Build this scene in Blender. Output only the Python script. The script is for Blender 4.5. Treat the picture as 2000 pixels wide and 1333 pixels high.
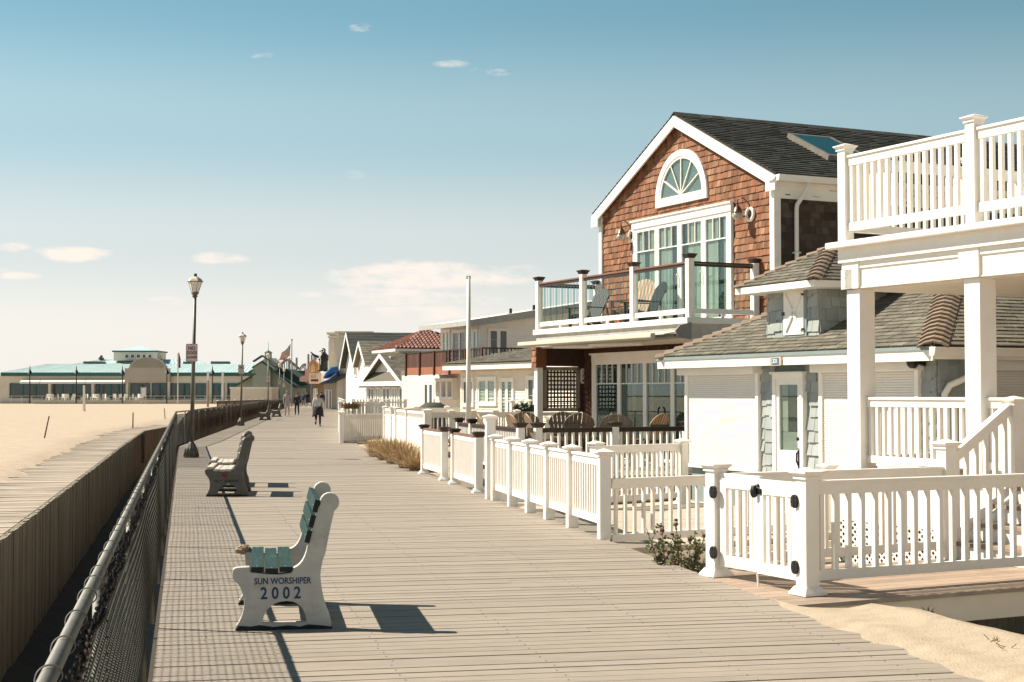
import bpy, math, random
from mathutils import Vector, Matrix, noise
random.seed(7)
R = math.radians
for o in list(bpy.data.objects): bpy.data.objects.remove(o)
S = bpy.context.scene
C = S.collection
# ---------------------------------------------------------------- camera
FPX, EYE = 2917.0, 1.65
PITCH = math.atan(101.5/FPX)
cam = bpy.data.cameras.new('camera'); camo = bpy.data.objects.new('camera', cam); C.objects.link(camo)
cam.sensor_width = 36; cam.lens = 36*FPX/2000; cam.clip_start = .05; cam.clip_end = 6000
camo.location = (0, 0, EYE); camo.rotation_euler = (R(90)+PITCH, 0, 0)
S.camera = camo
S.render.resolution_x = 1024; S.render.resolution_y = 682
# ---------------------------------------------------------------- sun + sky
SUN_EL, SUN_AZ = 46.3, -76.0       # azimuth from +Y, negative = left
sd = Vector((math.sin(R(SUN_AZ))*math.cos(R(SUN_EL)), math.cos(R(SUN_AZ))*math.cos(R(SUN_EL)), math.sin(R(SUN_EL))))
sl = bpy.data.lights.new('sun', 'SUN'); so = bpy.data.objects.new('sun', sl); C.objects.link(so)
sl.energy = 5.0; sl.angle = R(.4); sl.color = (1, .90, .75)
so.rotation_euler = sd.to_track_quat('Z', 'Y').to_euler(); so.location = (-40, 10, 50)
w = bpy.data.worlds.new('World'); S.world = w; w.use_nodes = True
nt = w.node_tree; N = nt.nodes; L = nt.links; N.clear()
out = N.new('ShaderNodeOutputWorld'); bg = N.new('ShaderNodeBackground'); bg.inputs[1].default_value = .075
sky = N.new('ShaderNodeTexSky'); sky.sky_type = 'NISHITA'; sky.sun_disc = False
sky.sun_elevation = R(SUN_EL); sky.sun_rotation = R(SUN_AZ); sky.air_density = 1.0; sky.dust_density = 1.6; sky.ozone_density = 1.0
tc = N.new('ShaderNodeTexCoord')
def mixc(a, b, fac=None, mode='MIX', v=1.0):
    m = N.new('ShaderNodeMix'); m.data_type = 'RGBA'; m.blend_type = mode; m.inputs[0].default_value = v
    if fac is not None: L.new(fac, m.inputs[0])
    for k, s in ((6, a), (7, b)):
        if isinstance(s, tuple): m.inputs[k].default_value = s
        else: L.new(s, m.inputs[k])
    return m.outputs[2]
def mth(op, a, b=0.0, c=None, clamp=False):
    m = N.new('ShaderNodeMath'); m.operation = op; m.use_clamp = clamp
    for k, s in enumerate((a, b, c)):
        if s is None: continue
        if isinstance(s, (int, float)): m.inputs[k].default_value = s
        else: L.new(s, m.inputs[k])
    return m.outputs[0]
sep = N.new('ShaderNodeSeparateXYZ'); L.new(tc.outputs['Generated'], sep.inputs[0])
# warm hazy air low down, teal cast higher up
rmp = N.new('ShaderNodeValToRGB'); L.new(sep.outputs[2], rmp.inputs[0]); cr_ = rmp.color_ramp; cr_.interpolation = 'EASE'
stops = [(0.0, (.95, .91, .85)), (.035, (.93, .895, .835)), (.10, (.68, .75, .745)), (.17, (.41, .60, .665)), (.26, (.20, .42, .535)), (.40, (.07, .19, .29)), (.8, (.02, .07, .12))]
cr_.elements[0].position = 0; cr_.elements[1].position = .8
for p_, c_ in stops[1:-1]: cr_.elements.new(p_)
for e_, (p_, c_) in zip(cr_.elements, stops): e_.position = p_; e_.color = c_+(1,)
SC_ = 1/(.075*2**.88)
side = mth('SUBTRACT', 1.0, mth('MULTIPLY', sep.outputs[0], mth('MULTIPLY', sep.outputs[2], 2.2)), clamp=False)
cmb = N.new('ShaderNodeCombineXYZ'); [L.new(mth('MULTIPLY', side, SC_), cmb.inputs[i]) for i in range(3)]
k_ = mixc(rmp.outputs[0], cmb.outputs[0], mode='MULTIPLY')
air = mixc(sky.outputs[0], k_, v=.95)
# soft fair-weather clouds: ellipses in (azimuth, elevation) broken up by noise
az = mth('ARCTAN2', sep.outputs[0], sep.outputs[1]); el = mth('ARCSINE', sep.outputs[2])
nz = N.new('ShaderNodeTexNoise'); nz.inputs['Scale'].default_value = 26; nz.inputs['Detail'].default_value = 9; nz.inputs['Roughness'].default_value = .62
mp = N.new('ShaderNodeMapping'); mp.inputs['Scale'].default_value = (1, 1, 3.2); L.new(tc.outputs['Generated'], mp.inputs[0]); L.new(mp.outputs[0], nz.inputs[0])
CL = [(145, 507, 85, 17, .9), (20, 498, 40, 12, .5), (40, 551, 45, 9, .7), (425, 509, 68, 15, .75), (325, 592, 48, 13, .6), (825, 540, 225, 34, .95),
      (775, 580, 170, 24, .85), (602, 578, 42, 10, .75), (930, 583, 85, 18, .8), (830, 610, 140, 20, .75), (1010, 530, 60, 18, .4), (512, 116, 34, 9, .40),
      (702, 52, 30, 12, .42), (880, 120, 44, 9, .38), (965, 137, 66, 10, .40), (690, 345, 25, 14, .2), (1150, 590, 90, 22, .4), (-200, 540, 200, 25, .6), (2300, 560, 300, 30, .4), (3200, 480, 300, 40, .5)]
tot = None
for (u, v, a, b, s) in CL:
    ca = math.atan((u-1000)/FPX); ce = math.atan((768-v)/FPX); 
    e = mth('ADD', mth('POWER', mth('DIVIDE', mth('SUBTRACT', az, ca), a/FPX), 2.0), mth('POWER', mth('DIVIDE', mth('SUBTRACT', el, ce), b/FPX), 2.0))
    k = mth('MULTIPLY', mth('SUBTRACT', 1.25, e, clamp=True), s)
    tot = k if tot is None else mth('MAXIMUM', tot, k)
den = mth('MULTIPLY', mth('SUBTRACT', mth('ADD', mth('MULTIPLY', nz.outputs[0], 3.0), mth('MULTIPLY', tot, .95)), 1.86), 1.5, clamp=True)
den = mth('MULTIPLY', den, mth('MINIMUM', mth('MULTIPLY', tot, 1.9), .97))
cl = mixc(air, (7.4, 6.7, 6.1, 1), fac=den)
L.new(cl, bg.inputs[0]); L.new(bg.outputs[0], out.inputs[0])
S.view_settings.view_transform = 'Standard'; S.view_settings.look = 'None'; S.view_settings.exposure = .88; S.view_settings.gamma = 1
S.render.engine = 'CYCLES'
# ---------------------------------------------------------------- measuring helpers
def ray(u, v):
    a = (u-1000)/FPX; b = (666.5-v)/FPX; cp, sp = math.cos(PITCH), math.sin(PITCH)
    return Vector((a, cp-b*sp, sp+b*cp))
def gnd(u, v, z=0.0):
    d = ray(u, v); t = (z-EYE)/d.z
    return (d.x*t, d.y*t)
def atd(u, v, y):
    d = ray(u, v); t = y/d.y
    return Vector((d.x*t, y, EYE+d.z*t))
class Fr:
    "a building's own frame: +x runs into the lot, +y along its front away from the viewer"
    def __init__(s, x, y, deg):
        s.o = Vector((x, y, 0)); s.a = R(deg); s.W = Vector((math.cos(s.a), math.sin(s.a), 0)); s.U = Vector((-math.sin(s.a), math.cos(s.a), 0))
        s.e = Vector((0, 0, EYE))
    def fx(s, u, v, lx=0.0):
        d = ray(u, v); t = (lx-(s.e-s.o).dot(s.W))/d.dot(s.W); p = s.e+d*t-s.o
        return p.dot(s.U), p.z
    def fy(s, u, v, ly=0.0):
        d = ray(u, v); t = (ly-(s.e-s.o).dot(s.U))/d.dot(s.U); p = s.e+d*t-s.o
        return p.dot(s.W), p.z
    def w(s, lx, ly): p = s.o+s.W*lx+s.U*ly; return (p.x, p.y)
    def loc(s, x, y): p = Vector((x, y, 0))-s.o; return (p.dot(s.W), p.dot(s.U))
# ---------------------------------------------------------------- objects
def tag(o, label=None, cat=None, group=None, kind=None):
    if label: o['label'] = label
    if cat: o['category'] = cat
    if group: o['group'] = group
    if kind: o['kind'] = kind
    return o
def thing(name, label, cat, loc=(0, 0, 0), rz=0.0, group=None):
    o = bpy.data.objects.new(name, None); o.empty_display_size = .2; C.objects.link(o)
    o.location = loc; o.rotation_euler = (0, 0, rz)
    return tag(o, label, cat, group)
def dup(root, loc, rz, label=None, group=None):
    kids = {}
    for o in bpy.data.objects:
        if o.parent is not None: kids.setdefault(o.parent.name, []).append(o)
    def rec(o, par):
        c = o.copy(); C.objects.link(c)
        if par is not None: c.parent = par
        for ch in kids.get(o.name, []): rec(ch, c)
        return c
    r = rec(root, None); r.location = loc; r.rotation_euler = (0, 0, rz)
    if label: r['label'] = label
    if group: r['group'] = group
    return r
class MB:
    def __init__(s): s.v = []; s.f = []; s.m = []
    def add(s, vs, fs, m=0):
        n = len(s.v); s.v += [tuple(p) for p in vs]
        for f in fs: s.f.append(tuple(i+n for i in f)); s.m.append(m)
    def poly(s, pts, m=0): s.add(pts, [tuple(range(len(pts)))], m)
    HX = [(0, 3, 2, 1), (4, 5, 6, 7), (0, 1, 5, 4), (1, 2, 6, 5), (2, 3, 7, 6), (3, 0, 4, 7)]
    def box(s, x0, x1, y0, y1, z0, z1, m=0):
        if x1 < x0: x0, x1 = x1, x0
        if y1 < y0: y0, y1 = y1, y0
        if z1 < z0: z0, z1 = z1, z0
        s.add([(x0,y0,z0),(x1,y0,z0),(x1,y1,z0),(x0,y1,z0),(x0,y0,z1),(x1,y0,z1),(x1,y1,z1),(x0,y1,z1)], MB.HX, m)
    def ab(s, ax, base, a0, a1, d0, d1, z0, z1, m=0):
        "box on a wall: a along the wall, d = how far it stands out of it"
        if ax == 'x': s.box(base-d1, base-d0, a0, a1, z0, z1, m)
        else: s.box(a0, a1, base-d1, base-d0, z0, z1, m)
    def rb(s, cx, cy, z0, z1, wx, wy, ang, wx1=None, wy1=None, m=0):
        "rotated box or frustum about a vertical axis"
        wx1 = wx if wx1 is None else wx1; wy1 = wy if wy1 is None else wy1
        c, n = math.cos(ang), math.sin(ang); vs = []
        for (ax, ay, z) in ((wx, wy, z0), (wx1, wy1, z1)):
            for (i, j) in ((-1,-1),(1,-1),(1,1),(-1,1)):
                x = i*ax/2; y = j*ay/2; vs.append((cx+c*x-n*y, cy+n*x+c*y, z))
        s.add(vs, MB.HX, m)
    def bar(s, p, q, w, h, m=0, up=(0, 0, 1)):
        "bar from p to q, w wide (sideways), h high"
        p = Vector(p); q = Vector(q); d = (q-p).normalized(); up = Vector(up)
        if abs(d.dot(up)) > .99: up = Vector((0, 1, 0))
        x = d.cross(up).normalized(); y = x.cross(d)
        vs = [b+x*(i*w/2)+y*(j*h/2) for b in (p, q) for (i, j) in ((-1,-1),(1,-1),(1,1),(-1,1))]
        s.add(vs, MB.HX, m)
    def prism(s, poly, ax, a0, a1, m=0):
        n = len(poly)
        mk = {'x': lambda p, a: (a, p[0], p[1]), 'y': lambda p, a: (p[0], a, p[1]), 'z': lambda p, a: (p[0], p[1], a)}[ax]
        s.add([mk(p, a0) for p in poly]+[mk(p, a1) for p in poly],
              [tuple(range(n))[::-1], tuple(range(n, 2*n))]+[(i, (i+1) % n, n+(i+1) % n, n+i) for i in range(n)], m)
    def tube(s, pts, r, n=8, m=0, caps=True):
        pts = [Vector(p) for p in pts]; rs = r if isinstance(r, (list, tuple)) else [r]*len(pts)
        d = (pts[1]-pts[0]).normalized(); x = d.orthogonal().normalized(); vs = []
        for i, p in enumerate(pts):
            if i == 0: t = pts[1]-p
            elif i == len(pts)-1: t = p-pts[i-1]
            else: t = (pts[i+1]-p).normalized()+(p-pts[i-1]).normalized()
            t = t.normalized() if t.length > 1e-9 else d
            x = (x-t*x.dot(t)); x = x.normalized() if x.length > 1e-6 else t.orthogonal().normalized(); y = t.cross(x)
            vs += [p+(x*math.cos(2*math.pi*k/n)+y*math.sin(2*math.pi*k/n))*rs[i] for k in range(n)]
        fs = [(i*n+k, i*n+(k+1) % n, (i+1)*n+(k+1) % n, (i+1)*n+k) for i in range(len(pts)-1) for k in range(n)]
        if caps: fs += [tuple(range(n))[::-1], tuple(range((len(pts)-1)*n, len(pts)*n))]
        s.add(vs, fs, m)
    def lathe(s, prof, c=(0, 0, 0), n=16, m=0, a0=0.0):
        vs = [(c[0]+r*math.cos(a0+2*math.pi*k/n), c[1]+r*math.sin(a0+2*math.pi*k/n), c[2]+z) for r, z in prof for k in range(n)]
        fs = [(i*n+k, i*n+(k+1) % n, (i+1)*n+(k+1) % n, (i+1)*n+k) for i in range(len(prof)-1) for k in range(n)]
        fs += [tuple(range(n))[::-1], tuple(range((len(prof)-1)*n, len(prof)*n))]
        s.add(vs, fs, m)
    def ell(s, c, r, n=12, k=8, m=0):
        vs = []; 
        for i in range(1, k):
            t = math.pi*i/k
            vs += [(c[0]+r[0]*math.sin(t)*math.cos(2*math.pi*j/n), c[1]+r[1]*math.sin(t)*math.sin(2*math.pi*j/n), c[2]-r[2]*math.cos(t)) for j in range(n)]
        fs = [(i*n+j, i*n+(j+1) % n, (i+1)*n+(j+1) % n, (i+1)*n+j) for i in range(k-2) for j in range(n)]
        fs += [tuple(range(n))[::-1], tuple(range((k-2)*n, (k-1)*n))]
        s.add(vs, fs, m)
    def build(s, name, mats, parent=None, smooth=False, bevel=0, label=None):
        me = bpy.data.meshes.new(name); me.from_pydata(s.v, [], s.f)
        if not isinstance(mats, (list, tuple)): mats = [mats]
        for q in mats: me.materials.append(q)
        if len(mats) > 1: me.polygons.foreach_set('material_index', s.m)
        me.update()
        if smooth: me.polygons.foreach_set('use_smooth', [True]*len(me.polygons))
        o = bpy.data.objects.new(name, me); C.objects.link(o)
        if parent is not None: o.parent = parent
        if bevel:
            b = o.modifiers.new('bevel', 'BEVEL'); b.width = bevel; b.segments = 2; b.limit_method = 'ANGLE'; b.angle_limit = R(40); b.harden_normals = False
        if label: o['label'] = label
        return o
def part(name, mats, parent, *boxes, bevel=0, label=None):
    m = MB()
    for b in boxes: m.box(*b)
    return m.build(name, mats, parent, bevel=bevel, label=label)
def clip(poly, conv):
    "clip a 2-D polygon to a convex counter-clockwise one"
    out = poly
    for i in range(len(conv)):
        a = conv[i]; b = conv[(i+1) % len(conv)]; inp = out; out = []
        sd_ = lambda p: (b[0]-a[0])*(p[1]-a[1])-(b[1]-a[1])*(p[0]-a[0])
        for j in range(len(inp)):
            p = inp[j]; q = inp[(j+1) % len(inp)]; sp, sq = sd_(p), sd_(q)
            if sp >= 0: out.append(p)
            if (sp >= 0) != (sq >= 0):
                t = sp/(sp-sq); out.append((p[0]+(q[0]-p[0])*t, p[1]+(q[1]-p[1])*t))
        if not out: return []
    return out
def tiles(mb, O, A, B, conv, rh, tw, th, m=0, wj=.25, zj=.1, holes=(), stag=.5, gap=.004, base=.0, seed=1):
    "overlapping rows of shingles or boards on the plane O + a*A + b*B"
    rnd = random.Random(seed); O = Vector(O); A = Vector(A).normalized(); B = Vector(B).normalized(); Nn = A.cross(B).normalized()
    a0 = min(p[0] for p in conv); a1 = max(p[0] for p in conv); b0 = min(p[1] for p in conv); b1 = max(p[1] for p in conv)
    r = 0; b = b0
    while b < b1:
        a = a0-rnd.random()*tw*stag*2
        while a < a1:
            wd = tw*(1+rnd.uniform(-wj, wj)); lo = b-rnd.random()*rh*zj; hi = b+rh*1.05
            q = clip([(a+gap/2, lo), (a+wd-gap/2, lo), (a+wd-gap/2, hi), (a+gap/2, hi)], conv)
            a += wd
            if len(q) < 3: continue
            ca = sum(p[0] for p in q)/len(q); cb = sum(p[1] for p in q)/len(q)
            if any((h(ca, cb) if callable(h) else (h[0] < ca < h[1] and h[2] < cb < h[3])) for h in holes): continue
            j = 1+rnd.uniform(-.25, .35)
            top = [O+A*p[0]+B*p[1]+Nn*(base+th*.15+th*j*max(0, 1-(p[1]-lo)/(rh*1.05))) for p in q]
            bot = [O+A*p[0]+B*p[1]+Nn*base for p in q]; n = len(q)
            mb.add(top+bot, [tuple(range(n))]+[(i, n+i, n+(i+1) % n, (i+1) % n) for i in range(n)], m)
        b += rh; r += 1
def text(s, size, mat, parent, M, name='lettering', ext=.002, align='CENTER', bold=0.0, sx=1.0):
    c = bpy.data.curves.new('txt', 'FONT'); c.body = s; c.size = size; c.align_x = align; c.align_y = 'CENTER'; c.extrude = ext; c.offset = bold; c.resolution_u = 3
    t = bpy.data.objects.new('txt', c); C.objects.link(t); bpy.context.view_layer.update()
    me = bpy.data.meshes.new_from_object(t.evaluated_get(bpy.context.evaluated_depsgraph_get()))
    bpy.data.objects.remove(t); bpy.data.curves.remove(c)
    me.transform(Matrix.Diagonal((sx, 1, 1, 1))); me.transform(M); me.materials.clear(); me.materials.append(mat)
    o = bpy.data.objects.new(name, me); C.objects.link(o)
    if parent is not None: o.parent = parent
    return o
def XF(loc, rx=90, rz=0): return Matrix.Translation(loc) @ Matrix.Rotation(R(rz), 4, 'Z') @ Matrix.Rotation(R(rx), 4, 'X')
# ---------------------------------------------------------------- materials
def mat(name, col, rough=.6, var=.12, vs=6, isl=0.0, col2=None, c2=.5, bump=0.0, bs=60, st=(1, 1, 1), metal=0.0, spec=.4, dirt=0.0, dcol=(.1, .08, .06), ds=1.5, emit=0):
    if max(col) < .64: col = tuple(q*.84 for q in col)
    if col2: col2 = tuple(q*.84 for q in col2)
    dcol = tuple(q*.84 for q in dcol)
    m = bpy.data.materials.new(name); m.use_nodes = True; t = m.node_tree; n = t.nodes; l = t.links
    b = n['Principled BSDF']; b.inputs['Roughness'].default_value = rough; b.inputs['Metallic'].default_value = metal; b.inputs['Specular IOR Level'].default_value = spec
    tcn = n.new('ShaderNodeTexCoord'); mpn = n.new('ShaderNodeMapping'); mpn.inputs['Scale'].default_value = st; l.new(tcn.outputs['Object'], mpn.inputs[0])
    def nzn(sc, det=5, ro=.6):
        q = n.new('ShaderNodeTexNoise'); q.inputs['Scale'].default_value = sc; q.inputs['Detail'].default_value = det; q.inputs['Roughness'].default_value = ro; l.new(mpn.outputs[0], q.inputs[0]); return q.outputs[0]
    def mx(a, bb, f, mode='MIX'):
        q = n.new('ShaderNodeMix'); q.data_type = 'RGBA'; q.blend_type = mode
        for k, s in ((0, f), (6, a), (7, bb)):
            if isinstance(s, (int, float)): q.inputs[k].default_value = s
            elif isinstance(s, tuple): q.inputs[k].default_value = s
            else: l.new(s, q.inputs[k])
        return q.outputs[2]
    def mr(s, a, bb, lo=0., hi=1.):
        q = n.new('ShaderNodeMapRange'); l.new(s, q.inputs[0]); q.inputs[1].default_value = lo; q.inputs[2].default_value = hi; q.inputs[3].default_value = a; q.inputs[4].default_value = bb; return q.outputs[0]
    c = tuple(col)+(1,); cur = c
    if isl or col2:
        g = n.new('ShaderNodeNewGeometry').outputs['Random Per Island']
        if col2:
            cur = mx(c, tuple(col2)+(1,), mr(g, 0, 1, 1-c2-.15, 1-c2+.35))
        if isl:
            h = n.new('ShaderNodeMath'); h.operation = 'FRACT'; hm = n.new('ShaderNodeMath'); hm.operation = 'MULTIPLY'; l.new(g, hm.inputs[0]); hm.inputs[1].default_value = 17.3; l.new(hm.outputs[0], h.inputs[0])
            hs = n.new('ShaderNodeHueSaturation'); l.new(mr(h.outputs[0], 1-isl, 1+isl), hs.inputs['Value'])
            if isinstance(cur, tuple): hs.inputs['Color'].default_value = cur
            else: l.new(cur, hs.inputs['Color'])
            cur = hs.outputs[0]
    if var:
        hs = n.new('ShaderNodeHueSaturation'); l.new(mr(nzn(vs), 1-var*1.6, 1+var*1.6, .25, .75), hs.inputs['Value'])
        if isinstance(cur, tuple): hs.inputs['Color'].default_value = cur
        else: l.new(cur, hs.inputs['Color'])
        cur = hs.outputs[0]
    if dirt: cur = mx(cur, tuple(dcol)+(1,), mr(nzn(ds, 8, .7), 0, dirt, .52, .72))
    if isinstance(cur, tuple): b.inputs['Base Color'].default_value = cur
    else: l.new(cur, b.inputs['Base Color'])
    if bump:
        q = n.new('ShaderNodeBump'); q.inputs['Strength'].default_value = 1; q.inputs['Distance'].default_value = bump; l.new(nzn(bs, 6), q.inputs['Height']); l.new(q.outputs[0], b.inputs['Normal'])
    if emit: b.inputs['Emission Strength'].default_value = emit; b.inputs['Emission Color'].default_value = c
    return m
def glassmat(name, tint, fac=.12, rough=.01):
    m = bpy.data.materials.new(name); m.use_nodes = True; n = m.node_tree.nodes; l = m.node_tree.links; n.clear()
    o = n.new('ShaderNodeOutputMaterial'); tr = n.new('ShaderNodeBsdfTransparent'); tr.inputs[0].default_value = tuple(tint)+(1,)
    g = n.new('ShaderNodeBsdfGlossy'); g.inputs['Roughness'].default_value = rough; g.inputs[0].default_value = (.9, 1, 1, 1)
    fr = n.new('ShaderNodeLayerWeight'); fr.inputs[0].default_value = .5; pw = n.new('ShaderNodeMath'); pw.operation = 'POWER'; pw.inputs[1].default_value = 4; l.new(fr.outputs['Facing'], pw.inputs[0]); ad = n.new('ShaderNodeMath'); ad.operation = 'MULTIPLY_ADD'; ad.use_clamp = True; ad.inputs[1].default_value = .6; ad.inputs[2].default_value = fac; l.new(pw.outputs[0], ad.inputs[0])
    mx = n.new('ShaderNodeMixShader'); l.new(ad.outputs[0], mx.inputs[0]); l.new(tr.outputs[0], mx.inputs[1]); l.new(g.outputs[0], mx.inputs[2]); l.new(mx.outputs[0], o.inputs[0])
    return m
WHITE = mat('white_vinyl', (.83, .79, .73), .42, .03, 3, bump=.0006, bs=30, dirt=.22, dcol=(.66, .57, .46), ds=2.3)
WPAINT = mat('white_paint', (.80, .77, .71), .6, .04, 2, bump=.001, bs=50, dirt=.18, dcol=(.5, .45, .38), ds=3)
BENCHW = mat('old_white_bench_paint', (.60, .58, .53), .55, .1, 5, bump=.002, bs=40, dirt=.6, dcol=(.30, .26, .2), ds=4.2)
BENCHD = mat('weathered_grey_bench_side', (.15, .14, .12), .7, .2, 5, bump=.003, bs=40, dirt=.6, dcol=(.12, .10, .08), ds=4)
BLACKP = mat('chipped_black_base', (.012, .016, .018), .6, .3, 20, bump=.002)
RAW = mat('broken_concrete', (.46, .34, .24), .9, .25, 14, bump=.01, bs=50)
TEAL = mat('green_bench_slats', (.022, .058, .052), .6, .18, 9, spec=.15, isl=.12, bump=.0015, bs=30, st=(6, 1, 6), dirt=.25, dcol=(.22, .30, .28), ds=3)
TEALD = mat('dark_slat_ends', (.008, .012, .014), .6)
SLATW = mat('weathered_white_slats', (.62, .57, .50), .6, .12, 8, isl=.1, bump=.002, dirt=.4, dcol=(.35, .3, .25))
BLUEINK = mat('blue_paint', (.012, .06, .15), .5, .2, 30)
DARKINK = mat('dark_paint', (.02, .025, .025), .6)
REDINK = mat('red_paint', (.25, .02, .015), .6, .2, 20)
PLANK = mat('boardwalk_planks', (.34, .293, .243), .72, .09, 3, isl=.07, bump=.0022, bs=22, st=(1, 5, 1), dirt=.5, dcol=(.42, .355, .28), ds=.35)
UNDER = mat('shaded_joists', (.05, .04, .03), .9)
GREYWOOD = mat('weathered_grey_wood', (.44, .37, .30), .85, .2, 3, isl=.22, bump=.006, bs=14, st=(1, 9, 1), dirt=.3, dcol=(.55, .46, .36), ds=1)
WALLWOOD = mat('bulkhead_boards', (.30, .265, .205), .85, .2, 4, isl=.2, bump=.008, bs=14, st=(6, 6, .6), dirt=.55, dcol=(.10, .08, .055), ds=1.3)
SAND = mat('beach_sand', (.50, .405, .305), .95, .07, 2.2, bump=.035, bs=4.5, dirt=.3, dcol=(.41, .325, .235), ds=.6)
SANDN = mat('windblown_sand', (.47, .385, .285), .95, .1, 5, bump=.012, bs=60, dirt=.45, dcol=(.37, .285, .19), ds=2.2)
TRENCH = mat('shade_darkened_sand', (.15, .13, .095), .95, .12, 3, bump=.03, bs=6)  # beach sand with the trench's shade put into its colour
GALV = mat('galvanised_pipe', (.24, .24, .22), .6, .12, 9, metal=.2, bump=.001, bs=60, dirt=.3, dcol=(.3, .26, .22))
WIRE = mat('chain_link_wire', (.035, .04, .034), .6, .5, 6, spec=.25, dirt=.3, dcol=(.06, .032, .018), ds=2)
RUST = mat('rusty_chain', (.055, .035, .025), .65, .4, 25, metal=.4, bump=.003)
LAMPM = mat('lamp_bronze', (.17, .165, .135), .5, .15, 8, metal=.3, dirt=.3, dcol=(.2, .19, .16))
LAMPG = mat('lamp_frosted_glass', (.78, .72, .62), .35, .12, 12, spec=.5)
SIGNW = mat('sign_face', (.66, .56, .48), .4, .05)
SIGNR = mat('sign_red', (.20, .02, .015), .5, .1)
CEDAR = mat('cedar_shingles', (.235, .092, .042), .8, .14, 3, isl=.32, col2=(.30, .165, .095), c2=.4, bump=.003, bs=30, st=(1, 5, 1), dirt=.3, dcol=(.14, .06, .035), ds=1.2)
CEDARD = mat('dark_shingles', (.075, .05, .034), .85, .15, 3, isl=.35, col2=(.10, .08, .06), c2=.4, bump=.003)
BLUESH = mat('blue_grey_shingles', (.37, .40, .385), .75, .07, 4, isl=.10, bump=.002, bs=40)
BLUETR = mat('blue_grey_trim', (.25, .31, .31), .6, .05)
ROOFD = mat('charcoal_roof_shingles', (.03, .034, .032), .9, .15, 8, isl=.35, col2=(.05, .052, .046), c2=.4, bump=.003)
ROOFG = mat('grey_brown_roof_shingles', (.155, .142, .112), .9, .15, 8, isl=.22, col2=(.195, .18, .14), c2=.4, bump=.003)
ROOFC = mat('hip_cap_shingles', (.26, .20, .15), .9, .12, 8, isl=.12, bump=.003)
TILE = mat('red_clay_tiles', (.17, .05, .032), .6, .15, 5, isl=.3, col2=(.22, .085, .052), c2=.4)
GLASS = glassmat('clear_glass', (.80, .86, .84), .06)
BALG = glassmat('balustrade_glass', (.78, .86, .85), .02)
DGLASS = mat('dark_window_glass', (.02, .045, .045), .06, 0, spec=.8)
CURT = mat('curtain', (.60, .60, .54), .9, .06, 4)
CURTG = mat('green_sheer_curtain', (.055, .12, .11), .8, .12, 5)
CURTT = mat('cream_blind', (.50, .48, .43), .8, .05, 4)
BROWN = mat('dark_brown_rail', (.05, .028, .02), .5, .15, 6, isl=.1)
BROWNL = mat('red_brown_rail', (.22, .11, .075), .6, .1, 6)
BLACK = mat('black_metal', (.012, .012, .013), .4, .1, 10)
SHUT = mat('roller_shutter', (.72, .69, .645), .5, .02, 4)
DECKR = mat('reddish_deck_boards', (.36, .27, .205), .7, .1, 4, isl=.15, bump=.002, bs=20, dirt=.4, dcol=(.55, .43, .32), ds=1.2)
DECKG = mat('pale_deck', (.52, .46, .38), .8, .08, 3, isl=.08, bump=.002)
CREAM = mat('cream_siding', (.72, .66, .56), .7, .04, 3, isl=.03)
CREAMW = mat('white_siding', (.80, .77, .71), .7, .04, 3, isl=.03)
BEIGE = mat('beige_stucco', (.70, .63, .53), .85, .06, .6, bump=.004, bs=8)
GREYST = mat('grey_beige_stucco', (.55, .48, .40), .85, .05, .4)
TEALR = mat('pale_teal_metal_roof', (.58, .74, .73), .35, .06, .5, isl=.08, metal=.1)
TEALF = mat('dark_teal_fascia', (.03, .15, .155), .5, .08, 1)
GREENS = mat('pale_green_clapboard', (.40, .44, .36), .75, .05, 1, isl=.04)
GREEND = mat('dark_green_roof', (.05, .10, .08), .7, .1, 2)
REDBR = mat('red_brown_boards', (.11, .045, .03), .7, .15, 4, isl=.25)
ORBR = mat('orange_brown_beam', (.36, .14, .075), .7, .1, 4)
AWN = mat('beige_awning_canvas', (.60, .55, .46), .8, .05, 3)
AWNG = mat('grey_awning_cap', (.26, .25, .23), .5, .1, 12)
TAN = mat('tan_chair_slats', (.46, .31, .19), .6, .12, 6, isl=.18)
CHARC = mat('dark_chair_slats', (.17, .14, .105), .5, .1, 6, isl=.15)
GRASSD = mat('dry_grass', (.55, .38, .20), .8, .15, 5, isl=.35, col2=(.62, .48, .30), c2=.4)
LEAF = mat('green_leaves', (.15, .18, .07), .6, .15, 20, isl=.4)
LEAFD = mat('dark_green_leaves', (.02, .05, .022), .6, .15, 20, isl=.4)
STEM = mat('woody_stem', (.24, .13, .08), .8, .2, 10)
BUD = mat('dried_flower_heads', (.10, .035, .03), .8, .2)
BRASS = mat('aged_brass', (.16, .11, .08), .35, .2, 20, metal=.8)
GREYM = mat('grey_metal', (.30, .30, .29), .5, .1, 3, metal=.3)
# ================================================================ ground and boardwalk
def lerp_path(pts, y):
    if y <= pts[0][1]: a, b = pts[0], pts[1]
    elif y >= pts[-1][1]: a, b = pts[-2], pts[-1]
    else:
        for a, b in zip(pts, pts[1:]):
            if a[1] <= y <= b[1]: break
    t = (y-a[1])/(b[1]-a[1]); return a[0]+(b[0]-a[0])*t
EDGE_R = [(4.50, 0), (2.77, 8.52), (-.46, 24.4), (-4.85, 47.2), (-18.1, 154)]
EDGE_L = [(-.18, 0), (-2.04, 8.52), (-10.3, 46.3), (-10.85, 50.9), (-12.75, 65.9), (-17.0, 100), (-24.3, 160)]
WALL = [(-2.17, 0), (-5.77, 16.8), (-12.25, 47.0), (-16.1, 65.5), (-16.95, 74), (-21.4, 110), (-27.5, 160)]
xr = lambda y: lerp_path(EDGE_R, y)
xl = lambda y: lerp_path(EDGE_L, y)
xw = lambda y: lerp_path(WALL, y)
def fbm(x, y, s=1.0, o=4): return noise.fractal(Vector((x*s, y*s, .37)), .9, 2.1, o)
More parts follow.
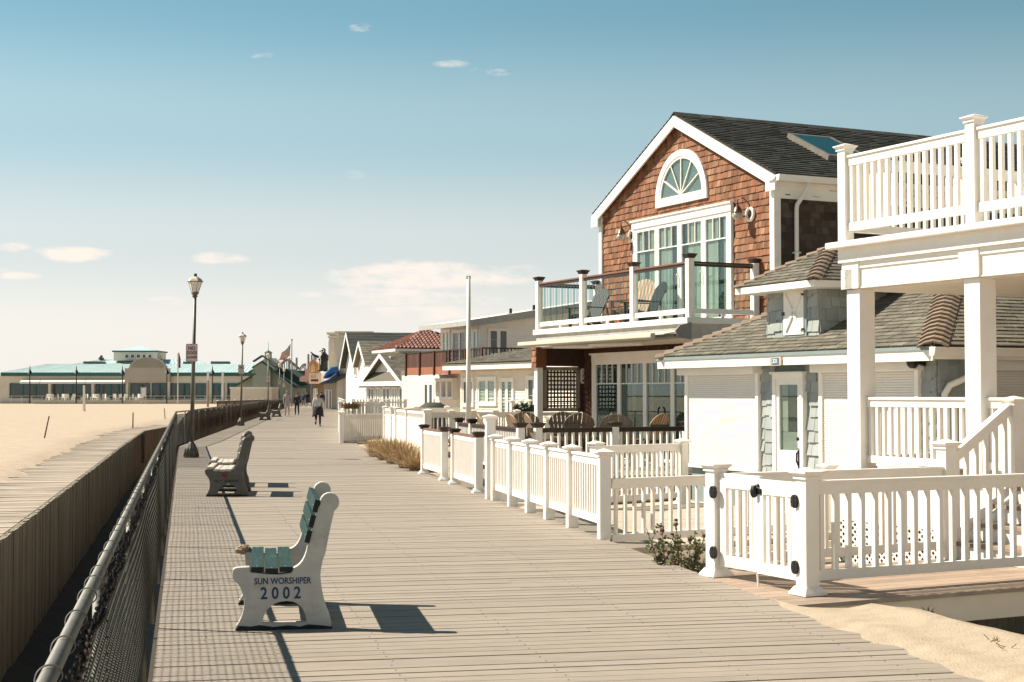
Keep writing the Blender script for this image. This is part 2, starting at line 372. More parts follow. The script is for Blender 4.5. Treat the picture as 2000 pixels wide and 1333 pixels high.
def sstep(a, b, x):
    t = max(0, min(1, (x-a)/(b-a))); return t*t*(3-2*t)
def grid(name, xs_fn, ys, cols, zf, m, label=None, kind='structure'):
    mb = MB(); n = cols+1
    for y in ys:
        for i in range(n):
            x = xs_fn(i/cols, y); mb.v.append((x, y, zf(x, y)))
    for j in range(len(ys)-1):
        for i in range(cols):
            mb.f.append((j*n+i, j*n+i+1, (j+1)*n+i+1, (j+1)*n+i)); mb.m.append(0)
    o = mb.build(name, m, smooth=True); tag(o, label=label, kind=kind); return o
def ysq(a, b, st, growth=1.0):
    r = [a]
    while r[-1] < b: r.append(r[-1]+st); st *= growth
    return r
# beach, left of the bulkhead
def zbeach(x, y):
    w_ = xw(y)-x
    f = .10*fbm(x, y, .12)+.035*fbm(x, y, .7)+.012*fbm(x, y, 2.7, 2)
    return -.09+.17*sstep(.7, 2.1, w_+.5*fbm(x*.3, y, 1.1))+f*sstep(.3, 6, w_)*min(1, 40/max(40, y))
grid('beach_sand', lambda t, y: xw(y)-.02-(t**3)*420, ysq(-12, 700, .35, 1.016), 150, zbeach, SAND)
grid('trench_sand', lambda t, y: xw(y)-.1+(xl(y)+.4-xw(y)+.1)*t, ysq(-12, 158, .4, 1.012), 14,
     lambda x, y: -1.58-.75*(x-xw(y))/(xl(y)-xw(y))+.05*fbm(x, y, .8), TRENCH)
g = MB(); g.poly([(-1500, -200, -1.9), (1500, -200, -1.9), (1500, 3000, -1.9), (-1500, 3000, -1.9)]); tag(g.build('ground', SAND), kind='structure')
g = MB(); g.poly([(-1500, 700, -.3), (1500, 700, -.3), (1500, 3000, -.3), (-1500, 3000, -.3)]); tag(g.build('far_ground', SAND), kind='structure')
# yards right of the boardwalk
def zyard(x, y):
    w_ = x-xr(y); n_ = .03*fbm(x, y, .9)+.008*fbm(x, y, 4, 2)
    base = -.42
    if y < 12.4:
        edge = .035+.10*sstep(.25, .8, w_)*sstep(2, 9.5, y)-.10*sstep(9, 2, y)*0
        far = 1.15+.55*sstep(11.5, 8, y)+.2*fbm(x*.2, y, .7)
        base = edge+(-.62-edge)*sstep(far*.42, far, w_)
        if y > 11.2: base = base*(1-sstep(11.2, 12.3, y))+(-.03-.5*sstep(.05, .6, w_))*sstep(11.2, 12.3, y)
    elif y < 17.2: base = -.18-.3*sstep(.05, .4, w_)
    elif y < 31: base = -.24-.15*sstep(.1, .5, w_)
    else: base = -.03+.02*sstep(0, 1, w_)
    if y > 31 and w_ > 8: base = -.25
    if y < 12.3 and w_ < .1:
        sp = .010+.022*fbm(x, y, 2.6)+.20*min(0, w_)+.02*max(0, w_); k = sstep(0, .1, w_)
        return sp*(1-k)+(base+n_*.5)*k-.06*sstep(11.6, 12.2, y)*sstep(.05, 0, w_)
    return base+n_*sstep(0, .15, w_)-.05*sstep(.06, 0, w_)
grid('yard_sand', lambda t, y: xr(y)-(.30 if y < 12.3 else .03)+(t**2.2)*55, ysq(-6, 60, .10, 1.006), 130, zyard, SANDN)
grid('far_yards', lambda t, y: xr(y)-.03+(t**2)*120, ysq(60, 420, 4, 1.02), 14, lambda x, y: -.06, SAND)
# boardwalk planks
def head(y):
    t = sstep(40, 54, y); return R(11.4*(1-t)+7.1*t)
mb = MB(); y = -7.0; rnd = random.Random(3)
while y < 172:
    a = head(y); cx = (xl(y)+xr(y))/2; p = Vector((math.cos(a), math.sin(a))); h = Vector((-math.sin(a), math.cos(a)))
    ends = []
    for fn, sg in ((xl, -1), (xr, 1)):
        s = sg*3.
        for _ in range(6): s = (fn(y+s*p.y)-cx)/p.x
        ends.append(s+(.0 if sg < 0 else rnd.uniform(-.006, .006)))
    cuts = [ends[0], ends[1]]
    if y < 70 and rnd.random() < .3:
        k = rnd.choice((.3, .62, .62)); cuts = [ends[0], ends[0]+(ends[1]-ends[0])*k, ends[1]]
    wd = .1435
    for s0, s1 in zip(cuts, cuts[1:]):
        c = [Vector((cx, y))+p*(q+e)+h*w2 for q, e, w2 in ((s0, .002, -wd/2), (s1, -.002, -wd/2), (s1, -.002, wd/2), (s0, .002, wd/2))]
        z = rnd.uniform(-.002, .002)
        mb.add([(q.x, q.y, -.045) for q in c]+[(q.x, q.y, z) for q in c], MB.HX)
    y += .152/math.cos(a)*(1 if y < 60 else 1.0)
tag(mb.build('boardwalk', PLANK), kind='structure')
mb = MB()
for (a, b) in ((-7, 46), (46, 51), (51, 172)):
    mb.add([(xl(a)-.03, a, -.07), (xr(a)-.03, a, -.07), (xr(b)-.03, b, -.07), (xl(b)-.03, b, -.07)]+[(xl(a)-.03, a, -.32), (xr(a)-.03, a, -.32), (xr(b)-.03, b, -.32), (xl(b)-.03, b, -.32)],
           [(0, 1, 2, 3), (7, 6, 5, 4), (4, 5, 1, 0), (1, 5, 6, 2), (2, 6, 7, 3), (3, 7, 4, 0)])
tag(mb.build('boardwalk_beams', UNDER), kind='structure')
mb = MB(); mb.add([(xl(172)-.5, 172, 0), (xr(172), 172, 0), (xr(430)+10, 430, 0), (xl(430)-20, 430, 0)], [(0, 1, 2, 3)]); tag(mb.build('far_boardwalk', PLANK), kind='structure')
# plank walkway on top of the bulkhead
mb = MB(); rnd = random.Random(5); y = -4
while y < 78:
    a = R(11.5); wd = rnd.choice((.14, .14, .19)); ln = rnd.uniform(1.15, 1.75); x1 = xw(y)-.03
    c = [Vector((x1, y)), Vector((x1-ln*math.cos(a), y-ln*math.sin(a)))]
    mb.bar((c[0].x, c[0].y, -.022+rnd.uniform(-.004, .004)), (c[1].x, c[1].y, -.022-rnd.uniform(0, .015)), wd-.008, .04)
    y += wd/math.cos(a)
tag(mb.build('plank_path', GREYWOOD), kind='structure')
# bulkhead wall of upright boards
t = thing('bulkhead_wall', 'tall wall of weathered upright boards between the beach and the shaded trench', 'wall', (xw(0), 0, 0))
mb = MB(); rnd = random.Random(9); y = -4.0
while y < 150:
    wd = rnd.uniform(.16, .26); y2 = y+wd; p = Vector((xw(y)-xw(0), y, 0)); q = Vector((xw(y2)-xw(0), y2, 0)); d = (q-p).normalized()
    j = rnd.uniform(-.006, .006); p += Vector((j, 0, 0)); q += Vector((j, 0, 0))
    n_ = Vector((d.y, -d.x, 0))*.045; zt = -.004+rnd.uniform(-.012, .01); zb = -1.7; g_ = d*.004
    mb.add([tuple(e)+() for e in ((p+g_).to_tuple()[:2]+(zb,), (q-g_).to_tuple()[:2]+(zb,), (q-g_+n_).to_tuple()[:2]+(zb,), (p+g_+n_).to_tuple()[:2]+(zb,),
           (p+g_).to_tuple()[:2]+(zt,), (q-g_).to_tuple()[:2]+(zt,), (q-g_+n_).to_tuple()[:2]+(zt,), (p+g_+n_).to_tuple()[:2]+(zt,))], MB.HX)
    y = y2
mb.build('upright_boards', WALLWOOD, t)
mb = MB(); pts = [(xw(y)-xw(0)+.02, y, -.035) for y in (-4, 16.8, 47, 65.5, 74, 110, 150)]
for a, b in zip(pts, pts[1:]): mb.bar((a[0]-.05, a[1], -.06), (b[0]-.05, b[1], -.06), .06, .10)
mb.build('top_beam', WALLWOOD, t)
for yy in (60.8, 74.5):
    mb = MB(); mb.bar((xw(yy)-xw(0)+.14, yy, -1.2), (xw(yy)-xw(0)+.10, yy+.15, .04), .12, .12); mb.build('leaning_post', WALLWOOD, t)
# ================================================================ chain link fence
H = 1.06
def chainlink(name, label, P, Q, step, r, posts, chain_to=0.0, seed=1, pr=.0195, backing=None, wm=None):
    P = Vector(P+(0,)); Q = Vector(Q+(0,)); ln = (Q-P).length; d = (Q-P).normalized()
    t = thing(name, label, 'fence', P, math.atan2(d.y, d.x)); rnd = random.Random(seed)
    mb = MB(); mb.tube([(0, 0, H), (ln, 0, H)], pr, 12); mb.build('top_rail', GALV, t, smooth=True)
    for a in posts:
        if 0 <= a <= ln:
            mb = MB(); mb.tube([(a, .0, -.4), (a, .0, H-.005)], pr+.002, 8); mb.lathe([(pr+.006, -.03), (pr+.006, .0)], (a, .0, H-.02), 8); mb.build('post', GALV, t, smooth=True)
    mb = MB(); a = -1.0; oy = -.035
    if chain_to:
        a = .0; pz = .054; dl = .006
        while a < 33:
            pts = []; z = .03; k = 0
            while z < H-.05:
                pts.append(((a, a+pz/2, a+pz, a+pz/2)[k % 4], -.030+(0, dl, 0, -dl)[k % 4]+.005*math.sin(a*1.3+z*2), z)); z += pz/4; k += 1
            mb.tube(pts, .0028, 4, caps=False); a += pz
        a = 32.0
    while a < ln:
        for s in (0, 1):
            p = [a, .03]; q = [a+.96, .99]
            if s: p, q = [a, .99], [a+.96, .03]
            x0, z0 = p; x1, z1 = q
            if chain_to and x0 < 33: z0 += (z1-z0)*(33-x0)/(x1-x0); x0 = 33
            if x0 < 0: z0 += (z1-z0)*(0-x0)/(x1-x0); x0 = 0
            if x1 > ln: z1 = z0+(z1-z0)*(ln-x0)/(x1-x0); x1 = ln
            if x1 > x0+.02:
                w_ = [.006*math.sin(x*1.7) for x in (x0, (x0+x1)/2, x1)]
                mb.tube([(x0, oy+w_[0]+s*2*r, z0), ((x0+x1)/2, oy+w_[1]-s*2*r+r, (z0+z1)/2), (x1, oy+w_[2]+s*2*r, z1)], r, 4, caps=False)
        a += step
    mb.build('wire_mesh', wm or WIRE, t)
    mb = MB(); a = .2
    while a < min(ln, 50):
        k = pr+.006; mb.tube([(a+.005*j, k*math.cos(j*.32), H+k*math.sin(j*.32)) for j in range(-3, 15)], .0022, 5); a += rnd.uniform(.28, .5)
    tag(mb.build('tie_wires', GALV, t), kind='stuff')
    if backing:
        mb = MB(); a = 0.0
        while a < ln: wd = rnd.uniform(.13, .2); mb.box(a+.006, a+wd, .09, .12, -.5, .93+rnd.uniform(-.02, .02)); a += wd
        mb.build('backing_boards', backing, t)
    if chain_to:
        mb = MB(); a = 0.0; k = 0
        while a < chain_to:
            f = (a % 2.9)/2.9; z = H-.035-.018*4*f*(1-f)+.006*math.sin(a*5); c = Vector((a, -.036+.004*math.sin(a*9), z))
            rot = Matrix.Rotation(R(90*(k % 2)+rnd.uniform(-25, 25)), 3, 'X'); pts = []
            for j in range(9):
                th = 2*math.pi*j/8; pts.append(c+rot @ Vector((.030*math.cos(th), .016*math.sin(th), 0)))
            mb.tube(pts, .0052, 5, caps=False); a += .043; k += 1
        mb.build('rusty_chain', RUST, t)
    return t
FO = .10
A0 = (xl(1.0)-FO, 1.0); A1 = (xl(46.3)-FO, 46.3)
L1 = math.hypot(A1[0]-A0[0], A1[1]-A0[1])
fp = [(10.55-1.0)/math.cos(R(12.3))+2.86*k for k in range(-3, 13)]
chainlink('chain_link_fence', 'nearest chain link fence, a rusty chain along its round top rail, beside the trench', A0, A1, .050, .0034, fp, 30)
A1 = (xl(46.3)-FO, 46.3); A2 = (xl(50.9), 50.9); A3 = (xl(66), 66)
BKB = mat('dark_backing_boards', (.12, .065, .038), .85, .2, 4, isl=.25); BKG = mat('dark_green_backing', (.045, .05, .04), .85, .2, 4, isl=.2); A4 = (xl(100), 100); A5 = (xl(160), 160)
chainlink('chain_link_fence', 'short stretch of chain link fence at the bend behind the first lamp post', A1, A2, .09, .0032, [0, 2.3, 4.6], 0, 2)
WIRB = mat('browned_wire', (.045, .03, .02), .8, .3, 6, spec=.1)
chainlink('chain_link_fence', 'chain link fence between the first and second lamp posts, dark boards behind it', A2, A3, .10, .0034, [2.5+2.9*k for k in range(6)], 0, 3, wm=WIRB)
chainlink('chain_link_fence', 'chain link fence behind the second lamp post leading to the far benches', A3, A4, .16, .004, [2.9*k for k in range(13)], 0, 4, wm=WIRB)
chainlink('chain_link_fence', 'farthest stretch of chain link fence beyond the far benches', A4, A5, .3, .006, [5.8*k for k in range(11)], 0, 5, wm=WIRB)
for (ya_, yb_, lb) in ((55, 100, 'dark brown board screen standing behind the fence beyond the nearest lamp post'), (100.2, 158, 'farther stretch of dark board screen behind the fence near the far benches')):
    x0_ = xl(ya_)-1.0; t = thing('board_screen', lb, 'fence', (x0_, ya_, -.6)); rnd = random.Random(int(ya_)); mb = MB(); y = ya_
    while y < yb_:
        wd = rnd.uniform(.14, .2); y2 = y+wd; xa, xb = xl(y)-1.0-x0_, xl(y2-.008)-1.0-x0_; zt = (.60+.95*sstep(47, 54, y)*1.0-.02+rnd.uniform(-.015, .015)); zt = .62+.93*sstep(50, 62, y)+rnd.uniform(-.015, .015)
        mb.bar((xa, y-ya_, zt/2-.5), (xb, y2-.008-ya_, zt/2-.5), .03, zt+1.0); y = y2
    mb.build('upright_boards', BKB if ya_ < 60 else BKG, t)
# ================================================================ benches
def bz(p0, c, p1, n=5): return [((1-t)**2*p0[0]+2*t*(1-t)*c[0]+t*t*p1[0], (1-t)**2*p0[1]+2*t*(1-t)*c[1]+t*t*p1[1]) for t in [i/n for i in range(1, n+1)]]
def side_outline():
    o = [(0, 0), (.0, .037), (.012, .05)]
    o += bz(o[-1], (.05, .11), (.054, .19)) + bz((.054, .19), (.052, .26), (.015, .32)) + bz((.015, .32), (-.03, .355), (-.027, .406)) + bz((-.027, .406), (-.028, .432), (.0, .437), 3)
    o += [(.09, .441), (.10, .405), (.19, .392), (.285, .385), (.375, .395), (.391, .428)]
    o += bz((.391, .428), (.47, .455), (.489, .586), 6) + [(.555, .84)]
    c = (.642, .882); r = .068
    o += [(c[0]+r*math.cos(a), c[1]+r*math.sin(a)) for a in [R(190-k*(190+60)/12) for k in range(13)]]
    o += bz(o[-1], (.645, .70), (.615, .53), 4) + bz((.615, .53), (.57, .42), (.583, .33), 4) + bz((.583, .33), (.598, .2), (.643, .10), 4) + [(.654, .05), (.656, 0), (.486, 0), (.486, .052)]
    o += bz((.486, .052), (.47, .197), (.345, .199), 6) + bz((.345, .199), (.20, .195), (.178, .052), 6) + [(.178, 0)]
    return o
SO = side_outline()
def make_bench(label, sidem, slatm, endm, nseat, length=1.38, broken=False):
    t = thing('park_bench', label, 'bench'); th = .085
    for k, y0 in enumerate((0, length-th)):
        mb = MB(); o = list(SO)
        if broken and k == 1: o = [p if not (p[0] < .1 and p[1] > .30) else (p[0]+.05*max(0, .06-p[0])/.06, p[1]-.03) for p in o]
        mb.prism(o, 'y', y0, y0+th); s_ = mb.build('bench_side', sidem, t, bevel=.006)
        mb = MB(); mb.box(.17, .50, y0+.004, y0+th-.004, .002, .048); mb.box(-.004, .660, y0-.004, y0+th+.004, 0, .016, 1); 
        mb.prism([(.0, .016), (.02, .035), (.1, .028), (.16, .037), (.25, .022), (.36, .03), (.44, .02), (.5, .034), (.6, .024), (.65, .016)], 'y', y0-.0035, y0+.002, 1)
        mb.build('foot', [sidem, BLACKP], s_)
        if broken and k == 1:
            mb = MB(); rr = random.Random(4)
            mb.ell((.03, y0+th/2, .425), (.062, .046, .036), 14, 9); mb.v = [(a+rr.uniform(-.009, .009), b+rr.uniform(-.006, .006), c+rr.uniform(-.008, .008)) for a, b, c in mb.v]
            mb.build('broken_edge', RAW, s_)
    x0 = .100 if nseat == 3 else .01; w_ = .088
    for k in range(nseat):
        x = x0+k*(w_+.010) if nseat == 3 else .005+k*.098; z = [.404, .393, .402][k] if nseat == 3 else [.437, .402, .396, .400][k]
        mb = MB(); mb.box(x, x+w_, -.006, length+.006, z, z+.036); mb.box(x+.001, x+w_-.001, -.0085, -.006, z+.001, z+.035, 1)
        for yy in (.045, length-.045): mb.lathe([(.009, 0), (.007, .003)], (x+w_/2, yy, z+.036), 8, 2)
        mb.build('seat_slat', [slatm, endm, GREYM], t, bevel=.004)
    for k, (bx, bzz) in enumerate(((.548, .858), (.520, .752), (.494, .645))):
        mb = MB(); a = R(14.6); dx, dz = math.sin(a), math.cos(a); h = .088; q = .036
        pr = [(bx-dx*h/2-dz*q/2, bzz-dz*h/2+dx*q/2), (bx-dx*h/2+dz*q/2, bzz-dz*h/2-dx*q/2), (bx+dx*h/2+dz*q/2, bzz+dz*h/2-dx*q/2), (bx+dx*h/2-dz*q/2, bzz+dz*h/2+dx*q/2)]
        mb.prism(pr, 'y', -.006, length+.006); mb.prism([(p[0]*.998+bx*.002, p[1]*.998+bzz*.002) for p in pr], 'y', -.0085, -.006, 1)
        for yy in (.045, length-.045): mb.ell((bx-dz*.019, yy, bzz+dx*.019), (.004, .009, .009), 8, 6, 2)
        mb.build('back_slat', [slatm, endm, GREYM], t, bevel=.004)
    return t
b1 = make_bench('white concrete bench with green slats, lettered SUN WORSHIPER 2002, nearest the viewer', BENCHW, TEAL, TEALD, 3, broken=True)
p = gnd(461, 1233); b1.location = (p[0], p[1], 0); b1.rotation_euler.z = R(9.5)
text('SUN WORSHIPER', .062, BLUEINK, b1, XF((.318, -.0015, .338)), bold=.0012, ext=.001, sx=.82)
text('2 0 0 2', .115, BLUEINK, b1, XF((.305, -.0015, .252)), bold=.0026, ext=.001, sx=.86)
GB = 'benches along the chain link fence'; b1['group'] = GB
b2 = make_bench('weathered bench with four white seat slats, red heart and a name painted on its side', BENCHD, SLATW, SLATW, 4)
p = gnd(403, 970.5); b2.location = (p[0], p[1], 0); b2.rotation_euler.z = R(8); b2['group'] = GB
b3 = dup(b2, (p[0]-.42, p[1]+2.35, 0), R(9), 'weathered bench with white slats directly behind the bench with the red heart', GB)
# heart and name
mb = MB(); hp = []
for k in range(28):
    a = 2*math.pi*k/28; hp.append((.0026*16*math.sin(a)**3+.285, .0026*(13*math.cos(a)-5*math.cos(2*a)-2*math.cos(3*a)-math.cos(4*a))+.333))
mb.prism(hp, 'y', -.003, -.0005); mb.build('painted_heart', REDINK, b2)
text('KELLY  CHALKLEY', .052, DARKINK, b2, XF((.31, -.0015, .245)), bold=.0016, ext=.001, sx=.93)
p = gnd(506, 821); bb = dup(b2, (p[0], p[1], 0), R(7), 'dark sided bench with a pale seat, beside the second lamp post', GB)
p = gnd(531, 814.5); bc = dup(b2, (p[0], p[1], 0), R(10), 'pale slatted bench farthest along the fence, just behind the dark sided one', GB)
for r_ in (b3, bb, bc):   # only the first of these carries the heart and name
    for ch in [o for o in bpy.data.objects if o.parent == r_ and (o.name.startswith('painted') or o.name.startswith('lettering'))]: bpy.data.objects.remove(ch)
# ================================================================ street lamps
def make_lamp(label):
    t = thing('street_lamp', label, 'lamp post')
    mb = MB(); mb.lathe([(.19, 0), (.19, .05), (.165, .07), (.17, .12), (.155, .2), (.135, .27), (.10, .33), (.075, .37), (.06, .40)], n=12)
    for k in range(12):
        a = math.pi*2*k/12; mb.tube([(.18*math.cos(a), .18*math.sin(a), .03), (.15*math.cos(a), .15*math.sin(a), .2), (.085*math.cos(a), .085*math.sin(a), .34)], [.03, .024, .012], 6)
    mb.build('base', LAMPM, t, smooth=True)
    mb = MB(); mb.tube([(0, 0, .38), (0, 0, 4.12)], [.056, .040], 14); mb.lathe([(.046, 0), (.075, .03), (.06, .06), (.09, .10), (.105, .13)], (0, 0, 4.10), 12); mb.build('pole', LAMPM, t, smooth=True)
    mb = MB(); mb.lathe([(.085, 4.23), (.175, 4.50)], n=6); gl = mb.build('lamp_glass', LAMPG, t)
    mb = MB()
    for k in range(6):
        a = math.pi*2*k/6; mb.bar((.088*math.cos(a), .088*math.sin(a), 4.22), (.180*math.cos(a), .180*math.sin(a), 4.51), .007, .007)
    mb.lathe([(.10, 4.20), (.10, 4.235)], n=6); mb.lathe([(.205, 4.50), (.205, 4.52), (.19, 4.525)], n=6); mb.build('lamp_frame', LAMPM, gl)
    mb = MB(); mb.lathe([(.20, 4.52), (.15, 4.585), (.07, 4.63), (.045, 4.64)], n=6); mb.build('lamp_roof', SIGNW, t)
    mb = MB(); mb.lathe([(.045, 4.635), (.035, 4.66), (.045, 4.69), (.03, 4.72)], n=8); mb.build('finial', BLACK, t)
    return t
GL = 'lamp posts along the boardwalk'
lamp = make_lamp('tall lamp post nearest the viewer, with the large NO DOGS sign on its pole'); lamp['group'] = GL
p = gnd(373.5, 894); LP = [(p[0], p[1])]; lamp.location = (p[0], p[1], 0); lamp.rotation_euler = (0, R(.9), 0)
for (u, v, lb) in ((470, 832, 'second lamp post, with a flared base by the bent fence and a crossed-out symbol sign'), (523.5, 811.0, 'third lamp post, right of the cupola of the pale green building'),
                   (546, 800, 'fourth lamp post, just left of the waving flag'), (554.5, 794.5, 'smallest lamp post, under the waving flag')):
    p = gnd(u, v); LP.append((p[0], p[1])); dup(lamp, (p[0], p[1], 0), 0, lb, GL)
for o in bpy.data.objects:
    if o.name.startswith('street_lamp.') : o.rotation_euler = (0, R(.9) if o.name.endswith('001') else 0, 0)
def roundrect(w_, h_, r, n=5):
    pts = []
    for (cx, cz, a0) in ((w_/2-r, h_/2-r, 0), (-w_/2+r, h_/2-r, 90), (-w_/2+r, -h_/2+r, 180), (w_/2-r, -h_/2+r, 270)):
        pts += [(cx+r*math.cos(R(a0+90*k/n)), cz+r*math.sin(R(a0+90*k/n))) for k in range(n+1)]
    return pts
def sign(x, y, z, label, kind, rz=0, w_=.305, h_=.46):
    t = thing('sign', label, 'sign', (x, y, z), R(rz))
    mb = MB(); mb.prism(roundrect(w_, h_, .035), 'y', -.004, 0); pl = mb.build('sign_plate', SIGNW, t)
    mb = MB(); a = roundrect(w_-.012, h_-.012, .03); b = roundrect(w_-.032, h_-.032, .024); n = len(a)
    mb.add([(q[0], -.0055, q[1]) for q in a]+[(q[0], -.0055, q[1]) for q in b], [(i, (i+1) % n, n+(i+1) % n, n+i) for i in range(n)]); mb.build('sign_border', SIGNR, pl)
    if kind == 'dogs':
        text('NO', .125, SIGNR, t, XF((0, -.006, .11)), bold=.004, sx=.95); text('DOGS', .115, SIGNR, t, XF((0, -.006, -.008)), bold=.0035, sx=.82); text('ALLOWED', .088, SIGNR, t, XF((0, -.006, -.12)), bold=.0025, sx=.64)
    elif kind == 'symbol':
        mb = MB(); n = 24
        for r0, r1 in ((.075, .098),):
            mb.add([(r0*math.cos(2*math.pi*k/n), -.006, .09+r0*math.sin(2*math.pi*k/n)) for k in range(n)]+[(r1*math.cos(2*math.pi*k/n), -.006, .09+r1*math.sin(2*math.pi*k/n)) for k in range(n)], [(k, (k+1) % n, n+(k+1) % n, n+k) for k in range(n)])
        mb.bar((-.06, -.0065, .145), (.06, -.0065, .035), .002, .018, up=(0, 0, 1)); mb.build('prohibition_ring', SIGNR, t)
        mb = MB(); mb.box(-.055, .03, -.0058, -.0052, .075, .11); mb.box(.02, .055, -.0058, -.0052, .095, .125); mb.box(-.05, -.035, -.0058, -.0052, .05, .08); mb.box(.012, .027, -.0058, -.0052, .05, .08); mb.build('dog_symbol', BLACK, t)
        mb = MB(); mb.box(-.1, .1, -.0062, -.0055, -.10, -.085); mb.box(-.08, .08, -.0062, -.0055, -.15, -.135); mb.build('small_print', SIGNR, t)
    else:
        text('NO', .10, SIGNR, t, XF((0, -.006, .10)), bold=.002); mb = MB(); mb.box(-.1, .1, -.0062, -.0055, -.03, .0); mb.box(-.1, .1, -.0062, -.0055, -.10, -.07); mb.build('small_print', SIGNR, t)
    mb = MB(); mb.box(-.02, .02, 0, .05, -.18, -.15); mb.box(-.02, .02, 0, .05, .15, .18); mb.ell((0, -.006, .205), (.008, .004, .008), 8, 6); mb.ell((0, -.006, -.205), (.008, .004, .008), 8, 6); mb.build('bracket', GREYM, t)
sign(LP[0][0]+.012, LP[0][1]-.085, 2.68, 'white sign with red lettering NO DOGS ALLOWED on the nearest lamp post', 'dogs', -6)
sign(LP[1][0]+.03, LP[1][1]-.1, 2.84, 'white sign with a red crossed-out ring on the second lamp post', 'symbol')
sign(LP[2][0], LP[2][1]-.1, 2.72, 'white sign with red words on the third lamp post', 'no')
sign(LP[3][0], LP[3][1]-.1, 2.78, 'small white sign on the fourth lamp post', 'symbol')
sign(LP[4][0], LP[4][1]-.1, 2.6, 'smallest red and white sign, on the lamp post under the flag', 'no')
# stakes on the sand
def stake(u, v, u2, v2, r, label, m, name='stake', cat='stake'):
    p = gnd(u, v, .02); q = atd(u2, v2, p[1]); t = MB(); t.tube([(0, 0, -.2), (0, 0, 0), (q.x-p[0], .0, q.z-.02)], [r, r, r*.8], 6)
    o = t.build(name, m); o.location = (p[0], p[1], .02); tag(o, label, cat)
stake(86, 860, 96, 813, .028, 'thin brown stick leaning to the right out of the beach sand', REDBR)
stake(259.5, 835, 260, 806, .035, 'short dark upright stake in the sand beyond the plank path', REDBR)
stake(322.5, 820, 321, 798, .035, 'short tan stake in the sand nearest the chain link fence', TAN)
stake(164.5, 805, 164, 753, .13, 'pale upright post standing in the sand in front of the pavilion', WHITE, 'marker_post', 'post')
stake(406, 797, 406.5, 744, .13, 'brown wooden pole on the sand right of the nearest lamp post', TAN, 'marker_post', 'post')
# ================================================================ white fences
def cap(mb, x, y, z, w_, ang, style, m=0, mb2=1):
    if style == 'white':
        mb.rb(x, y, z-.075, z-.055, w_+.03, w_+.03, ang, m=m); mb.rb(x, y, z-.055, z-.025, w_+.02, w_+.02, ang, w_+.075, w_+.075, m); mb.rb(x, y, z-.025, z-.012, w_+.08, w_+.08, ang, m=m); mb.rb(x, y, z-.012, z+.02, w_+.07, w_+.07, ang, .02, .02, m)
    else:
        mb.rb(x, y, z-.085, z-.015, w_+.01, w_+.01, ang, w_+.085, w_+.085, m); mb.rb(x, y, z-.015, z, w_+.10, w_+.10, ang, m=m); mb.rb(x, y, z, z+.012, w_+.05, w_+.05, ang, w_, w_, m)
def post(par, x, y, z0, z1, w_, ang, style='white', base=True, name='post'):
    mb = MB(); mb.rb(x, y, z0, z1-(.055 if style == 'white' else .08), w_, w_, ang)
    if base: mb.rb(x, y, z0, z0+.02, w_+.09, w_+.09, ang); mb.rb(x, y, z0+.02, z0+.07, w_+.09, w_+.09, ang, w_+.02, w_+.02)
    p = mb.build(name, WHITE, par, bevel=.003)
    mb = MB(); cap(mb, x, y, z1, w_, ang, style); mb.build('post_cap', WHITE if style == 'white' else BROWN, p)
    return p
def bay(par, P, Q, zt, zb, pitch=.115, bw=.035, railm=None, capm=None, gap0=.07, rw=.05, rh=.09, rise=0.0, base_z=0.0, solid=False, cap_h=.03):
    "rails and balusters between two posts, in the parent's coordinates"
    P = Vector((P[0], P[1], 0)); Q = Vector((Q[0], Q[1], 0)); d = (Q-P).normalized(); ln = (Q-P).length; P2 = P+d*gap0; Q2 = Q-d*gap0; r0 = Vector((0, 0, rise))
    ang = math.atan2(d.y, d.x)
    mb = MB(); mb.bar(P2+Vector((0, 0, zt-rh/2-cap_h)), Q2+r0+Vector((0, 0, zt-rh/2-cap_h)), rw, rh); mb.build('top_rail', railm or WHITE, par, bevel=.003)
    if cap_h:
        mb = MB(); mb.bar(P2+Vector((0, 0, zt-cap_h/2)), Q2+r0+Vector((0, 0, zt-cap_h/2)), rw+.035, cap_h); mb.build('handrail', capm or WHITE, par, bevel=.003)
    mb = MB(); mb.bar(P2+Vector((0, 0, zb+rh/2)), Q2+r0+Vector((0, 0, zb+rh/2)), rw, rh); mb.build('bottom_rail', WHITE, par, bevel=.003)
    mb = MB(); n = max(1, int((ln-2*gap0)/pitch)); 
    for i in range(n):
        f = (i+.5)/n; c = P2+(Q2-P2)*f; z = rise*f
        mb.rb(c.x, c.y, zb+rh-.004+z, zt-cap_h-rh+.004+z, bw, bw if not solid else .02, ang)
    mb.build('balusters', WHITE, par)
def rail_fence(name, label, pts, h, bays=None, w_=.11, style='white', pitch=.115, bw=.035, zb=.13, top=.06, z0=0.0, group=None, cat='fence', capm=None, bases=True, skip_posts=(), railm=None, rh=.09, cap_h=.03, solid=False, rw=.05):
    t = thing(name, label, cat, (pts[0][0], pts[0][1], z0), group=group); L_ = [(p[0]-pts[0][0], p[1]-pts[0][1]) for p in pts]
    for i, p in enumerate(L_):
        if i in skip_posts: continue
        a = L_[min(i+1, len(L_)-1)]; b = L_[max(i-1, 0)]; ang = math.atan2(a[1]-b[1], a[0]-b[0])
        post(t, p[0], p[1], 0, h, w_, ang, style, bases)
    for i in range(len(L_)-1):
        if bays is not None and i not in bays: continue
        bay(t, L_[i], L_[i+1], h-top, zb, pitch, bw, railm, capm, w_/2, cap_h=cap_h, rh=rh, solid=solid, rw=rw)
    return t
